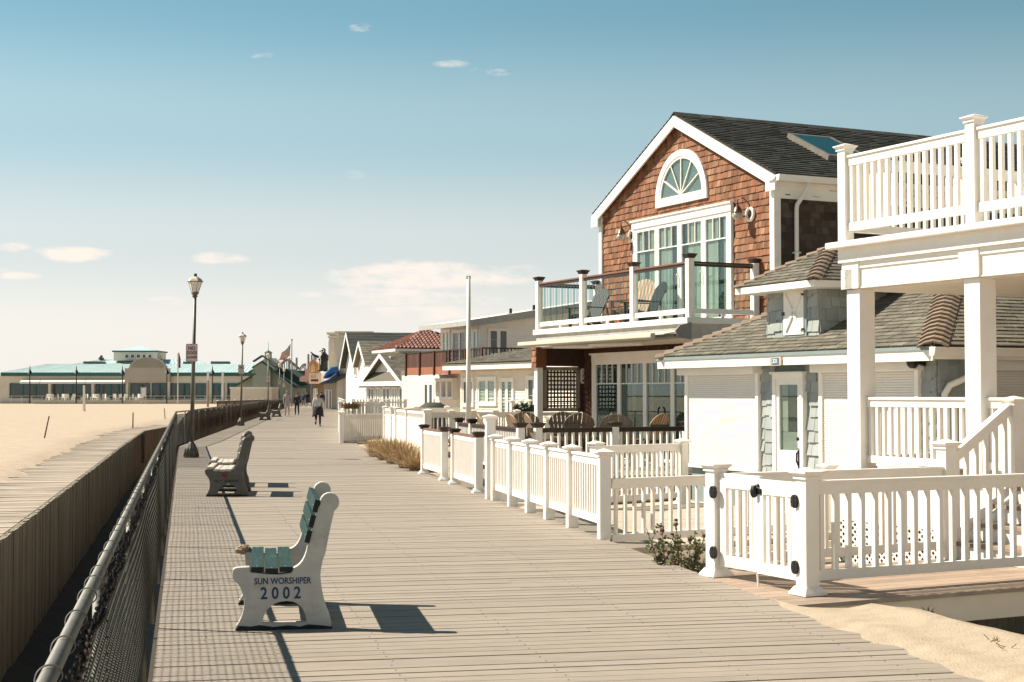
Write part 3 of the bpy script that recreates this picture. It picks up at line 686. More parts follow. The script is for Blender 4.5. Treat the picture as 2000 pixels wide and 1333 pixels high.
# near baluster fence beside the boardwalk
P6 = [gnd(u, v) for (u, v) in ((1180, 1053), (1120, 1029), (1076, 1013), (1042, 1001), (1005, 989.5), (968, 977.5))]
P6 = [(P6[0][0]+(P6[5][0]-P6[0][0])*k, P6[0][1]+(P6[5][1]-P6[0][1])*k) for k in (0, .235, .43, .61, .80, 1)]
rail_fence('baluster_fence', 'low white baluster fence of five bays at the near right edge of the boardwalk', P6, 1.0, w_=.13, pitch=.105, bw=.038, zb=.16, bases=False)
t = thing('gate_post', 'tall plain white post beside the end of the near baluster fence', 'post', gnd(957.5, 975)+(0,)); post(t, 0, 0, 0, 1.30, .14, R(103), 'white', False)
# fence with black post caps
B4 = [gnd(935, 963), gnd(887.5, 946), gnd(868, 938.5), gnd(828, 926)]
t = rail_fence('capped_fence', 'white fence of close balusters with black post caps and brown top rail', B4, 1.0, bays=(0, 2), w_=.12, style='black', pitch=.09, bw=.035, zb=.12, capm=BROWNL)
bay(t, (B4[1][0]-B4[0][0]+.12, B4[1][1]-B4[0][1]+.03), (B4[2][0]-B4[0][0]+.12, B4[2][1]-B4[0][1]), .86, .14, .08, .032, gap0=.06)
# deck railing of the shingled house
DZ = .15
D = [(-1.12, 31.7), (-.81, 30.4), (.15, 26.5), (.46, 26.5), (1.86, 27.15), (3.25, 27.8)]
rail_fence('deck_railing', 'dark railed white railing with black caps around the front of the shingled house deck', D, .97, bays=(0, 1, 3, 4), style='black', w_=.125, pitch=.13, bw=.04, zb=.1, z0=DZ, railm=BROWN, capm=BROWN, rh=.05, cap_h=.035, top=.09)
# privacy fence with small openings at its top
t = thing('privacy_fence', 'white solid panel fence with short spindles along its top, behind the dry grass', 'fence', gnd(835, 892)+(0,))
a = gnd(835, 892); b = gnd(752, 868); dv = Vector((b[0]-a[0], b[1]-a[1], 0)); ang = math.atan2(dv.y, dv.x)
ks = [0, .42, .68, .80, 1.0]
for i, k in enumerate(ks): post(t, dv.x*k, dv.y*k, 0, 1.22, .13 if i else .19, ang, 'white', False)
for i in (0, 1, 2, 3):
    p = dv*ks[i]; q = dv*ks[i+1]; dd = (q-p).normalized()*.07; zz = 1.14 if i != 2 else .98
    mb = MB(); mb.bar(p+dd+Vector((0, 0, .52)), q-dd+Vector((0, 0, .52)), .03, .78); mb.bar(p+dd+Vector((0, 0, .12)), q-dd+Vector((0, 0, .12)), .05, .16); mb.bar(p+dd+Vector((0, 0, zz-.2)), q-dd+Vector((0, 0, zz-.2)), .055, .06); mb.build('panel', WHITE, t, bevel=.003)
    mb = MB(); mb.bar(p+dd+Vector((0, 0, zz-.02)), q-dd+Vector((0, 0, zz-.02)), .055, .07); mb.build('top_rail', WHITE, t, bevel=.003)
    mb = MB(); n = int((q-p).length/.12)
    for j in range(n):
        c = p+(q-p)*((j+.5)/n); mb.rb(c.x, c.y, zz-.18, zz-.05, .03, .03, ang)
    mb.build('spindles', WHITE, t)
# closed picket fence facing the viewer, and its run along the boardwalk
def board_fence(label, a, b, h, n_posts, z0=0.0, gap=.022, bwid=.11, posts=True, group=None, name='picket_fence', point=False, w_=.12):
    t = thing(name, label, 'fence', (a[0], a[1], z0), group=group); dv = Vector((b[0]-a[0], b[1]-a[1], 0)); ang = math.atan2(dv.y, dv.x); ln = dv.length; d = dv.normalized()
    for i in range(n_posts): 
        k = i/(n_posts-1); post(t, dv.x*k, dv.y*k, 0, h+.06, w_, ang, 'white', False)
    mb = MB(); mb.bar(d*.05+Vector((0, 0, h-.10)), dv-d*.05+Vector((0, 0, h-.10)), .05, .07); mb.build('top_rail', WHITE, t)
    mb = MB(); mb.bar(d*.05+Vector((0, 0, .16)), dv-d*.05+Vector((0, 0, .16)), .05, .09); mb.build('bottom_rail', WHITE, t)
    mb = MB(); n = int(ln/(bwid+gap)); nrm = Vector((d.y, -d.x, 0))*.032
    for j in range(n):
        c = dv*((j+.5)/n)+nrm; mb.rb(c.x, c.y, .07, h-(.02 if not point else .0), bwid, .016, ang)
        if point: mb.rb(c.x, c.y, h-.001, h+.07, bwid, .016, ang, .012, .012)
    mb.build('pickets', WPAINT, t)
    return t
q0 = gnd(667, 866); q1 = gnd(754, 862)
board_fence('closed white picket fence facing the viewer where the boardwalk narrows', q0, q1, .98, 2, bwid=.085, gap=.014)
board_fence('long white picket fence running up the far right edge of the boardwalk', q0, (xr(96)+.12, 96), .98, 12, bwid=.1, gap=.02)
board_fence('farthest white fence along the boardwalk, before the grey gabled house', (xr(97)+.12, 97), (xr(140)+.12, 140), 1.15, 8, bwid=.14, gap=.03)
GF = 'white fences between the cottage yards'
for i, (u0, v0, u1, dd, h, pt, lb) in enumerate((
    (664, 826, 745, 62, 1.25, False, 'white picket yard fence with dry flowers growing over it'),
    (690, 816, 792, 72, 1.3, True, 'pointed white picket fence in front of the small gabled cottage'),
    (752, 840, 1050, 57, 1.14, False, 'wide white baluster fence in front of the cream house porch'),
    (838, 858, 1052, 46, 1.12, False, 'long white yard fence behind the capped fence, seen past the tall flagpole'))):
    a = atd(u0, 800, dd); b = atd(u1, 800, dd+(b_ := (atd(u1, 800, dd).x-a.x))*.25)
    if i in (0, 1): board_fence(lb, (a.x, a.y), (b.x, b.y), h, 4, bwid=.07, gap=.07, point=pt, group=GF)
    else:
        n = 5; rail_fence('baluster_fence', lb, [(a.x+(b.x-a.x)*k/n, a.y+(b.y-a.y)*k/n) for k in range(n+1)], h, pitch=.13, bw=.045, w_=.14, zb=.1, group=GF, rh=.14)
board_fence('white fence with gothic post caps under the evergreen bush', tuple(atd(1000, 800, 50).xy), tuple(atd(1052, 800, 50.6).xy), 1.35, 4, bwid=.07, gap=.06, group=GF, w_=.12)
# lot rail running in from the near fence, and the low deck it stands on
X0 = (P6[0][0]+.03, P6[0][1]); th = R(32)
e1 = (X0[0]+math.cos(th)*3.4, X0[1]+math.sin(th)*3.4)
rail_fence('lot_railing', 'white railing running from the near fence post in toward the blue cottage', [X0, ((X0[0]+e1[0])/2, (X0[1]+e1[1])/2), e1], .82, z0=-.06, skip_posts=(0, 1), w_=.12, pitch=.13, bw=.036, zb=.02, top=.08, rh=.085)
# pale deck of the blue cottage
dk = [(1.25, 17.5), (4.15, 19.35), (5.55, 19.6), (3.1, 25.3), (2.2, 26.6), (.2, 23.9), (-.15, 22.9)]
mb = MB(); mb.prism(dk, 'z', -.24, -.17); o = mb.build('cottage_deck', DECKG); tag(o, kind='structure')
mb = MB()
for k in range(60):
    y = 17.4+k*.15
    a = Vector((-.3, y)); b = Vector((7, y+7.3*.45)); pl = clip([(-3, y-.07-1.4), (9, y-.07+4.0), (9, y+.07+4.0), (-3, y+.07-1.4)], dk)
    if len(pl) > 2: mb.prism(pl, 'z', -.17, -.150)
tag(mb.build('cottage_deck_boards', DECKG), kind='structure')
mb = MB(); mb.bar((1.22, 17.45, -.34), (4.2, 19.3, -.34), .05, .20); mb.build
tag(mb.build('deck_edge', CREAM), kind='structure')
# deck of the shingled house
dk2 = [(-.62, 24.7), (.05, 23.9), (1.31, 23.35), (2.7, 24.9), (3.3, 27.6), (5.2, 29.0), (2.0, 35.6), (.55, 35.0), (-1.32, 31.95)]
mb = MB(); mb.prism([(.1, 26.25), (3.35, 27.75), (4.95, 28.6), (1.95, 35.5), (.4, 34.9), (-1.3, 32.0)], 'z', -.35, DZ); tag(mb.build('shingle_house_deck', GREYWOOD), kind='structure')
mb = MB(); mb.prism([(-.5, 24.6), (.9, 23.6), (3.2, 27.4), (.1, 26.2), (-1.2, 31.2), (-1.75, 30.3)], 'z', -.3, -.13); tag(mb.build('lower_deck', DECKG), kind='structure')
rail_fence('boundary_railing', 'white railing with two pyramid capped posts between the dark railed deck and the blue cottage', [(1.30, 23.2), (2.78, 24.45)], 1.06, z0=-.17, w_=.14, pitch=.11, bw=.04, zb=.12)
mb = MB()
for k in range(3): mb.box(0, 1.9, -.28*k, -.28*(k-1), -.13, .15-.10*k)
o = mb.build('deck_steps', GREYWOOD); o.location = (1.15, 24.5, 0); o.rotation_euler.z = R(40); tag(o, 'grey wooden steps behind the boundary railing', 'steps')
# ================================================================ front gate enclosure + white porch house
PH = Fr(4.21, 18.0, 26.8)
ga = gnd(1399, 1125); gb = gnd(1578, 1162)
A_ = Vector(ga+(0,)); B_ = Vector(gb+(0,)); dv = B_-A_; ang = math.atan2(dv.y, dv.x)
t = thing('double_gate', 'pair of white baluster gate leaves with black hinges, slightly ajar at the deck entrance', 'gate', A_)
def leaf(par, P, Q, zt0, lat=False):
    P = Vector(P); Q = Vector(Q); d = (Q-P).normalized(); ln = (Q-P).length; an = math.atan2(d.y, d.x)
    mb = MB()
    for s in (.045, ln-.045):
        c = P+d*s; mb.rb(c.x, c.y, .10, zt0, .09, .045, an)
    for z0, z1 in ((.10, .20), (zt0-.13, zt0)): mb.bar(P+d*.09+Vector((0, 0, (z0+z1)/2)), Q-d*.09+Vector((0, 0, (z0+z1)/2)), .04, z1-z0)
    lf = mb.build('gate_leaf', WHITE, par, bevel=.003)
    mb = MB(); n = 4
    for j in range(n):
        c = P+d*(.09+(ln-.18)*(j+.5)/n); mb.rb(c.x, c.y, .20, zt0-.13, .040, .022, an)
    mb.build('balusters', WHITE, lf)
    for z in (.22, .76):
        mb = MB(); c = P-d*.03; off = Vector((-d.y, d.x, 0))*-.075*(1 if d.dot(dv) > 0 else -1)
        cc = c+off; mb.rb(cc.x, cc.y, z-.05, z-.02, .06, .03, an, .088, .034); mb.rb(cc.x, cc.y, z-.02, z+.02, .088, .034, an); mb.rb(cc.x, cc.y, z+.02, z+.05, .088, .034, an, .06, .03)
        mb.tube([(c+off).to_tuple()[:2]+(z-.055,), (c+off).to_tuple()[:2]+(z+.055,)], .022, 8); mb.build('hinge', BLACK, lf, bevel=.006)
    return lf
ul = dv.normalized(); mid = dv*.5; nrm = Vector((-ul.y, ul.x, 0))
lf1 = leaf(t, ul*.10, mid-ul*.012+nrm*.03, .93); lf2 = leaf(t, dv-ul*.10, mid+ul*.018-nrm*.015, .91)
mb = MB(); c = mid-nrm*.045; mb.ell((c.x-.01, c.y-.01, .80), (.035, .035, .055), 10, 8); mb.rb(c.x+.03, c.y-.035, .78, .83, .09, .03, ang); mb.tube([(c.x-.03, c.y, .84), (c.x+.02, c.y-.04, .86), (c.x+.06, c.y-.03, .83)], .014, 6); mb.build('latch', BLACK, lf1, bevel=.004)
mb = MB(); mb.tube([(c.x+.015, c.y-.02, .10), (c.x+.02, c.y-.03, -.01)], .009, 6); mb.build('drop_rod', WPAINT, lf2)
# ---- walkway deck, rails on it
wk = thing('entry_walkway', 'reddish board walkway deck with a pale side board behind the gate', 'deck', (PH.o.x, PH.o.y, 0), PH.a)
mb = MB(); n = 13; y0 = -4.72; y1 = -2.72
for k in range(n):
    a = y0+(y1-y0)*k/n; mb.box(-4.75, 9, a+.003, a+(y1-y0)/n-.003, -.03, -.004)
for k in range(3): mb.box(-4.93+.0, -4.76, y0+.7*k, y0+.7*k+.69, -.032, -.006)
mb.build('floor_boards', DECKR, wk)
mb = MB(); mb.box(-4.5, 9, y0+.02, y0+.05, -.25, -.031); mb.box(-4.5, 9, y1-.05, y1-.02, -.25, -.031); mb.build('side_board', CREAM, wk)
mb = MB(); mb.box(-4.76, 9, y0-.02, y0+.0025, -.035, -.001); mb.build('edge_board', GREYWOOD, wk)
mb = MB()
for yy in (y0+.4, -3.2): mb.box(-4.3, 9, yy, yy+.09, -.55, -.25)
for xx in (-2.5, .2, 3, 6): mb.box(xx, xx+.15, y0+.5, y0+.65, -1.2, -.25)
mb.build('under_beam', WALLWOOD, wk)
def wpt(lx, ly): p = PH.w(lx, ly); return p
al, bl = PH.loc(ga[0], ga[1]), PH.loc(gb[0], gb[1])
nr = rail_fence('walkway_railing', 'long white railing from the near gate post across the lower right of the view', [gb, wpt(-.6, bl[1]+.02), wpt(3.2, bl[1]+.06)], 1.02, skip_posts=(1, 2), w_=.135, pitch=.142, bw=.042, zb=.11, top=.09, rh=.085)
fr_ = rail_fence('walkway_railing', 'shorter white railing from the far gate post to the foot of the stairs', [ga, wpt(-1.28, -2.80)], 1.02, w_=.135, pitch=.142, bw=.042, zb=.10, top=.10, skip_posts=(1,), rh=.085)
# ---- the white house with the upper deck
h = thing('deck_house', 'white house front with a raised porch below and a railed upper deck on square columns', 'house', (PH.o.x, PH.o.y, 0), PH.a)
FZ = .70; CW = .235
for i, ly in enumerate((0, -1.97, -5.6)):
    mb = MB(); mb.box(-CW/2, CW/2, ly-CW/2, ly+CW/2, FZ, 2.90); c = mb.build('column', WHITE, h, bevel=.006)
    mb = MB(); mb.box(-CW/2-.02, CW/2+.02, ly-CW/2-.02, ly+CW/2+.02, FZ, FZ+.05); mb.box(-CW/2-.012, CW/2+.012, ly-CW/2-.012, ly+CW/2+.012, FZ+.05, FZ+.075); mb.build('column_base', WHITE, c, bevel=.004)
y1, y0 = .16, -9.0; x0, x1 = -.16, 4.2
mb = MB(); mb.box(x0+.03, x1, y0, y1-.03, 2.905, 3.30); mb.box(x0+.02, x0+.06, y0, y1-.015, 2.90, 2.92)
mb.build('beam', WHITE, h, bevel=.004)
mb = MB(); mb.box(x0+.012, x0+.035, y0, y1, 3.14, 3.22); mb.box(x0+.016, x1, y1-.032, y1-.004, 3.14, 3.22)
for ly in (0, -1.97, -5.6): mb.box(x0-.004, x0+.04, ly-.15, ly+.15, 2.90, 3.22)
mb.box(x0-.004, x0+.3, y1-.2, y1+.006, 2.90, 3.14); mb.build('beam_trim', WHITE, h, bevel=.003)
mb = MB(); mb.box(x0-.03, x1, y0, y1+.03, 3.22, 3.40); mb.build('fascia', WHITE, h, bevel=.003)
mb = MB(); mb.box(x0-.14, x1, y0, y1+.14, 3.395, 3.47); mb.build('deck_floor', WPAINT, h, bevel=.012)
mb = MB(); mb.box(x0+.07, x1, y0, y1-.07, 2.885, 2.903); mb.build('porch_ceiling', CREAM, h)
rl = [(-.12, .12), (-.12, -2.03), (-.12, -4.15), (-.12, -6.3)]
for i, (a, b) in enumerate(rl): post(h, a, b, 3.47, 4.66, .135, R(90), 'white', False, 'railing_post')
for a, b in zip(rl, rl[1:]): bay(h, a, b, 4.52, 3.60, .125, .046, gap0=.068, rh=.10, rw=.06)
rb2 = [(-.12, .12), (1.9, .12), (3.9, .12)]
for a, b in rb2[1:]: post(h, a, b, 3.47, 4.66, .135, 0, 'white', False, 'railing_post')
for a, b in zip(rb2, rb2[1:]): bay(h, a, b, 4.52, 3.60, .125, .046, gap0=.068, rh=.10, rw=.06)
rb3 = [(3.9, .12), (3.9, -1.9), (3.9, -4.0), (3.9, -6.0)]
for a, b in rb3[1:]: post(h, a, b, 3.47, 4.66, .135, R(90), 'white', False, 'railing_post')
for a, b in zip(rb3, rb3[1:]): bay(h, a, b, 4.52, 3.60, .125, .046, gap0=.068, rh=.10, rw=.06)
# porch floor, skirt, lattice, railing
mb = MB(); mb.box(-.24, 4.3, -9, .22, FZ-.05, FZ); mb.build('porch_floor', DECKR, h)
mb = MB(); mb.box(-.21, -.19, -2.75, .2, .13, FZ-.05); mb.box(-.205, -.19, -2.75, .2, -.5, -.42); mb.box(-.2, 4.2, .19, .2, -.5, FZ-.05); mb.build('skirt_board', WHITE, h)
mb = MB(); k = -3.4; lat = [(-2.75, -.42), (.2, -.42), (.2, .13), (-2.75, .13)]
while k < .9:
    for s in (1, -1):
        q = clip([(k, -.42), (k+.032, -.42), (k+.032+s*.55, .13), (k+s*.55, .13)], lat)
        if len(q) > 2: mb.prism(q, 'x', -.205-.006*(s > 0), -.199-.006*(s > 0))
    k += .085
mb.build('lattice_panel', WHITE, h)
mb = MB(); mb.poly([(-.15, -2.75, -.5), (-.15, .2, -.5), (-.15, .2, .6), (-.15, -2.75, .6)]); mb.build('crawl_shade_sheet', UNDER, h)  # flat dark sheet standing in for the shade behind the lattice
bay(h, (0, 0), (0, -1.97), 1.60, .82, .115, .042, gap0=.12, rh=.085, rw=.055)
bay(h, (0, 0), (3.2, .0), 1.60, .82, .115, .042, gap0=.12, rh=.085, rw=.055)
post(h, 3.2, 0, FZ, 1.72, .135, 0, 'white', False, 'railing_post')
bay(h, (0, -1.97), (-.05, -2.83), 1.60, .82, .115, .042, gap0=.12, rh=.085, rw=.055)
# stairs
st = MB()
mb = MB(); 
for k in range(4):
    xa = -1.20+k*.26; st.box(xa-.03, xa+.28, -4.36, -2.84, .175*(k+1)-.04, .175*(k+1)); mb.box(xa, xa+.02, -4.34, -2.86, .175*k, .175*(k+1)-.04)
st.build('stair_treads', DECKR, h, bevel=.004); mb.build('stair_risers', WHITE, h)
mb = MB(); mb.prism([(-1.26, 0), (-.1, 0), (-.1, .70), (-.24, .70), (-1.26, .14)], 'y', -2.86, -2.82); mb.build('stringer', WHITE, h)
post(h, -1.28, -2.80, 0, 1.17, .14, 0, 'white', False, 'newel_post'); post(h, -.36, -2.80, FZ-.5, 1.60, .14, 0, 'white', False, 'newel_post')
bay(h, (-1.28, -2.80), (-.36, -2.80), 1.05, .14, .115, .042, gap0=.07, rise=.50, rh=.09, rw=.055)
bay(h, (-.36, -2.8), (-.05, -2.8), 1.5, .80, .115, .04, gap0=.05)
# simple body of the house past the frame
mb = MB(); mb.box(1.2, 7.5, -14, -8.0, -.4, 7.0); mb.build('house_wall', CREAMW, h)
# porch bench seen through the railing on the right
pb = thing('porch_bench', 'white slatted bench on the raised porch at the right edge', 'bench', PH.w(1.1, -3.1)+(FZ,), PH.a)
for k in range(4):
    mb = MB(); mb.box(-.45+.12*k, -.35+.12*k, -.8, .8, .40, .425); mb.build('seat_slat', WHITE, pb)
for k in range(3):
    mb = MB(); mb.box(.14+.02*k, .165+.02*k, -.8, .8, .5+.13*k, .59+.13*k); mb.build('back_slat', WHITE, pb)
for s in (-.78, .74):
    for x in (-.44, .1):
        mb = MB(); mb.box(x, x+.05, s, s+.04, 0, .41 if x < 0 else .88); mb.build('leg', WHITE, pb)
# ================================================================ windows and doors
def opening(par, ax, base, a0, a1, z0, z1, name='window', cols=2, fw=.055, trim=.0, d=.05, fm=None, gm=None, curtain=None, top_grid=0, muntins=(0, 0), sash=None, tm=None, sill=False):
    fm = fm or WHITE; gm = gm or DGLASS; a0, a1 = min(a0, a1), max(a0, a1)
    mb = MB()
    if trim:
        for (p, q, r, s) in ((a0-trim, a0, z0-(trim if name == 'window' else 0), z1+trim), (a1, a1+trim, z0-(trim if name == 'window' else 0), z1+trim), (a0, a1, z1, z1+trim)): mb.ab(ax, base, p, q, .0, d+.02, r, s)
        if name == 'window': mb.ab(ax, base, a0, a1, 0, d+.02, z0-trim, z0)
        if sill: mb.ab(ax, base, a0-trim-.03, a1+trim+.03, 0, d+.06, z0-trim-.03, z0-trim)
    w_ = (a1-a0)/cols
    for i in range(cols):
        p, q = a0+w_*i, a0+w_*(i+1)
        for (r, s, t0, t1) in ((p, p+fw, z0, z1), (q-fw, q, z0, z1), (p+fw, q-fw, z0, z0+fw), (p+fw, q-fw, z1-fw, z1)): mb.ab(ax, base, r, s, .012, d, t0, t1)
        if top_grid:
            zt = z1-fw-(z1-z0)*.2; mb.ab(ax, base, p+fw, q-fw, .02, d-.006, zt-.012, zt+.012)
            for j in range(1, top_grid+1):
                c = p+fw+(w_-2*fw)*j/(top_grid+1); mb.ab(ax, base, c-.010, c+.010, .02, d-.008, zt+.012, z1-fw)
        for j in range(1, muntins[0]+1):
            c = p+fw+(w_-2*fw)*j/(muntins[0]+1); mb.ab(ax, base, c-.012, c+.012, .02, d-.006, z0+fw, z1-fw)
        for j in range(1, muntins[1]+1):
            c = z0+fw+(z1-z0-2*fw)*j/(muntins[1]+1); mb.ab(ax, base, p+fw, q-fw, .02, d-.008, c-.012, c+.012)
    f = mb.build(name, fm, par, bevel=.002 if d > .06 else 0)
    mb = MB(); mb.ab(ax, base, a0+fw*.5, a1-fw*.5, .026, .030, z0+fw*.5, z1-fw*.5); mb.build('pane', gm, f)
    if curtain:
        mb = MB(); mb.ab(ax, base, a0+.01, a1-.01, .001, .004, z0+.01, z1-.01, 1); n = int((a1-a0)/.03); z_ = (z0+.02, z1-.02)
        rc = random.Random(int(abs(a0)*100)+n); gp = [(rc.uniform(.0, .75), rc.uniform(.12, .26)) for _ in range(cols)]; e1 = .008
        for i in range(n):
            fi = (i+.5)/n*cols; ci = int(fi); fi -= ci
            if gp[ci][0] < fi < gp[ci][0]+gp[ci][1]: continue
            c0, c1 = a0+.02+(a1-a0-.04)*i/n, a0+.02+(a1-a0-.04)*(i+1)/n; e0 = e1; e1 = rc.uniform(.006, .011) if i % 2 else rc.uniform(.015, .024)
            P = lambda a, e, z: (base-e, a, z) if ax == 'x' else (a, base-e, z)
            mb.add([P(c0, e0, z_[0]), P(c1, e1, z_[0]), P(c1, e1, z_[1]), P(c0, e0, z_[1])], [(0, 1, 2, 3)])
        mb.build('curtain', [curtain, DGLASS], f)
    return f
# ================================================================ shingled house
SH = Fr(5.175, 29.25, 25.6)
s = thing('shingle_house', 'red cedar shingled house with a dark roof, half round window and glass railed balcony', 'house', (SH.o.x, SH.o.y, 0), SH.a)
WY = 7.03; EZ = 5.90; MY = WY/2; DEP = 19.0
_, RZ = SH.fx(1325, 222, -.14); RZ = max(7.6, min(8.3, RZ)); slope = (RZ-.1-EZ)/(MY+.28)
# body
mb = MB(); mb.prism([(0, -.5), (WY, -.5), (WY, EZ+.15), (MY, RZ-.14), (0, EZ+.15)], 'x', .0, DEP); mb.build('house_wall', CEDARD, s)
# upper facade shingles (plane x=0; a = -y so that outward normal is -x)
gz = lambda y: EZ+.12+slope*min(y+.0, WY-y)
mb = MB(); conv = [(-WY, 3.1), (0, 3.1), (0, EZ+.12), (-MY, gz(MY)), (-WY, EZ+.12)]
HR = SH.fx(1331, 392, -.02); hcy, hz0 = HR[0], HR[1]
HOLES1 = []
tiles_front = mb

# side wall facing the viewer (plane y=0)
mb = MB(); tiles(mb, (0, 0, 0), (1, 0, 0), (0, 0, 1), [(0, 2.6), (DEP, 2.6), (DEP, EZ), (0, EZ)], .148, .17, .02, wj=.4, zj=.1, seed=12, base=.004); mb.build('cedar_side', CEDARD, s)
# roof
mb = MB(); ov = .20; ez = EZ+.10-slope*ov
ln = math.hypot(MY+ov, RZ-ez)
for sg, yb in ((1, -ov), (-1, WY+ov)):
    B = Vector((0, sg*(MY+ov), RZ-ez)).normalized(); A = Vector((1, 0, 0)) if sg > 0 else Vector((-1, 0, 0)); O = Vector((-.14 if sg > 0 else DEP, yb, ez+.02))
    tiles(mb, O, A, B, [(0, 0), (DEP+.14, 0), (DEP+.14, ln), (0, ln)], .145, .32, .020, wj=.45, zj=.05, seed=20+sg, base=.012)
rf = mb.build('roof', ROOFD, s)
mb = MB(); mb.prism([(-ov, ez-.04), (MY, RZ-.05), (WY+ov, ez-.04), (WY+ov, ez+.03), (MY, RZ+.03), (-ov, ez+.03)], 'x', -.12, DEP); mb.build('roof_deck', UNDER, rf)
mb = MB(); 
for k in range(60): mb.prism([(MY-.16, RZ-.05), (MY, RZ+.045), (MY+.16, RZ-.05), (MY+.16, RZ-.03), (MY, RZ+.07), (MY-.16, RZ-.03)], 'x', -.15+k*.32, -.15+k*.32+.30)
mb.build('ridge_cap', ROOFD, rf)
# rake boards + returns + corner boards + frieze + gutter
mb = MB(); k = .20
for yy, y_in in ((-ov, MY), (WY+ov, MY)):
    for (x0_, x1_, dd, zz) in ((-.16, -.115, .21, .0), (-.115, -.03, .05, -.05)):
        pa = [(yy, ez-.02+zz), (MY, RZ-.02+zz), (MY, RZ-.02+zz-dd*1.15), (yy, ez-.02+zz-dd*1.15)]; mb.prism(pa, 'x', x0_, x1_)
for yy, sg in ((-ov, 1), (WY+ov, -1)):
    mb.box(-.165, -.11, min(yy-.02*sg, yy+sg*.30), max(yy-.02*sg, yy+sg*.30), ez-.30, ez-.10); mb.box(-.11, 0, min(yy, yy+sg*.2), max(yy, yy+sg*.2), ez-.28, ez-.24)
mb.build('rake_board', WHITE, s, bevel=.003)
mb = MB(); mb.box(-.062, .10, -.045, .105, 2.3, EZ-.03); mb.build('corner_board', WHITE, s, bevel=.002); mb = MB(); mb.box(-.062, .1, WY-.11, WY+.02, 3.1, EZ-.03); mb.build('corner_board', WHITE, s, bevel=.002)
mb = MB(); mb.box(-.02, DEP, -.030, -.002, EZ-.42, EZ-.06); mb.box(-.2, DEP, -ov+.0, -.03, EZ-.10, EZ-.07); mb.box(-.02, DEP, -.06, -.03, EZ-.16, EZ-.10); mb.build('frieze_board', WHITE, s)
mb = MB(); mb.prism([(-ov-.13, ez+.0), (-ov-.10, ez-.12), (-ov-.0, ez-.12), (-ov-.0, ez-.0)], 'x', -.13, DEP); mb.build('gutter', WHITE, s)
mb = MB(); mb.tube([(.62, -ov-.05, ez-.1), (.62, -ov-.05, ez-.2), (.45, -.10, ez-.55), (.45, -.08, ez-.65), (.45, -.08, 2.4)], .045, 8)
for z in (3.0, 4.4): mb.box(.38, .52, -.13, -.02, z, z+.03)
mb.build('downspout', WPAINT, s, smooth=True)
# skylight
mb = MB()
def rp(x, t_, n_=0.0):
    B = Vector((0, MY+ov, RZ-ez)).normalized(); Nv = Vector((0, -B.z, B.y)); p = Vector((x, -ov, ez+.03))+B*t_+Nv*n_; return p
def onroof(u, v):
    d = ray(u, v); W3 = Vector((SH.W.x, SH.W.y, 0)); U3 = Vector((SH.U.x, SH.U.y, 0))
    B = Vector((0, MY+ov, RZ-ez)).normalized(); Nl = Vector((0, -B.z, B.y)); Nw = U3*Nl.y+Vector((0, 0, 1))*Nl.z; O = SH.o+U3*-ov+Vector((0, 0, ez+.03))
    t_ = (O-SH.e).dot(Nw)/d.dot(Nw); p = SH.e+d*t_-O; return p.dot(W3), (U3*B.y+Vector((0, 0, B.z))).dot(p)
a_ = onroof(1545, 272); c_ = onroof(1607, 314); sx0 = (a_[0]+c_[0])/2; st0, st1 = c_[1], a_[1]; sx1 = sx0+1.15
print('skylight', a_, c_)
for (x0_, x1_, t0, t1) in ((sx0, sx0+.07, st0, st1), (sx1-.07, sx1, st0, st1), (sx0+.07, sx1-.07, st0, st0+.07), (sx0+.07, sx1-.07, st1-.07, st1)):
    q = [rp(x0_, t0), rp(x1_, t0), rp(x1_, t1), rp(x0_, t1)]; q2 = [rp(x0_, t0, .13), rp(x1_, t0, .13), rp(x1_, t1, .13), rp(x0_, t1, .13)]; mb.add(q+q2, MB.HX)
sk = mb.build('skylight', mat('skylight_frame', (.22, .2, .17), .5), rf)
mb = MB(); mb.poly([rp(sx0+.05, st0+.05, .125), rp(sx1-.05, st0+.05, .125), rp(sx1-.05, st1-.05, .125), rp(sx0+.05, st1-.05, .125)]); mb.build('skylight_glass', mat('skylight_pane', (.012, .075, .085), .12, 0, spec=.6), sk)
# half-round window
el_ = SH.fx(1281, 398, -.05); er_ = SH.fx(1381, 380, -.05); rr = abs(el_[0]-er_[0])/2; cy = (el_[0]+er_[0])/2; topz = SH.fx(1331, 292, -.05)[1]; z0 = topz-rr*1.0
print('halfround', cy, rr, z0)
def arc(r, a0=0, a1=180, n=28, sy=1.0): return [(cy+r*math.cos(R(a0+(a1-a0)*k/n)), z0+r*sy*math.sin(R(a0+(a1-a0)*k/n))) for k in range(n+1)]
mb = MB(); o = arc(rr); i = arc(rr-.14); n = len(o)
for k in range(n-1): mb.prism([o[k], o[k+1], i[k+1], i[k]], 'x', -.07, 0)
mb.box(-.07, 0, cy-rr, cy+rr, z0-.13, z0); hw = mb.build('half_round_window', WHITE, s)
mb = MB(); o = arc(rr-.14); i = arc(rr-.20)
for k in range(n-1): mb.prism([o[k], o[k+1], i[k+1], i[k]], 'x', -.055, 0)
mb.box(-.055, 0, cy-rr+.14, cy+rr-.14, z0, z0+.06)
for a in (30, 60, 90, 120, 150): mb.bar((-.050, cy, z0+.05), (-.04, cy+(rr-.17)*math.cos(R(a)), z0+.05+(rr-.21)*math.sin(R(a))), .022, .022, up=(1, 0, 0))
mb.build('muntins', WHITE, hw)
mb = MB(); mb.prism(arc(rr-.15), 'x', -.030, -.026); mb.build('pane', GLASS, hw)
mb = MB(); zz = z0+.06
mb.prism(arc(rr-.15), 'x', -.006, -.002)
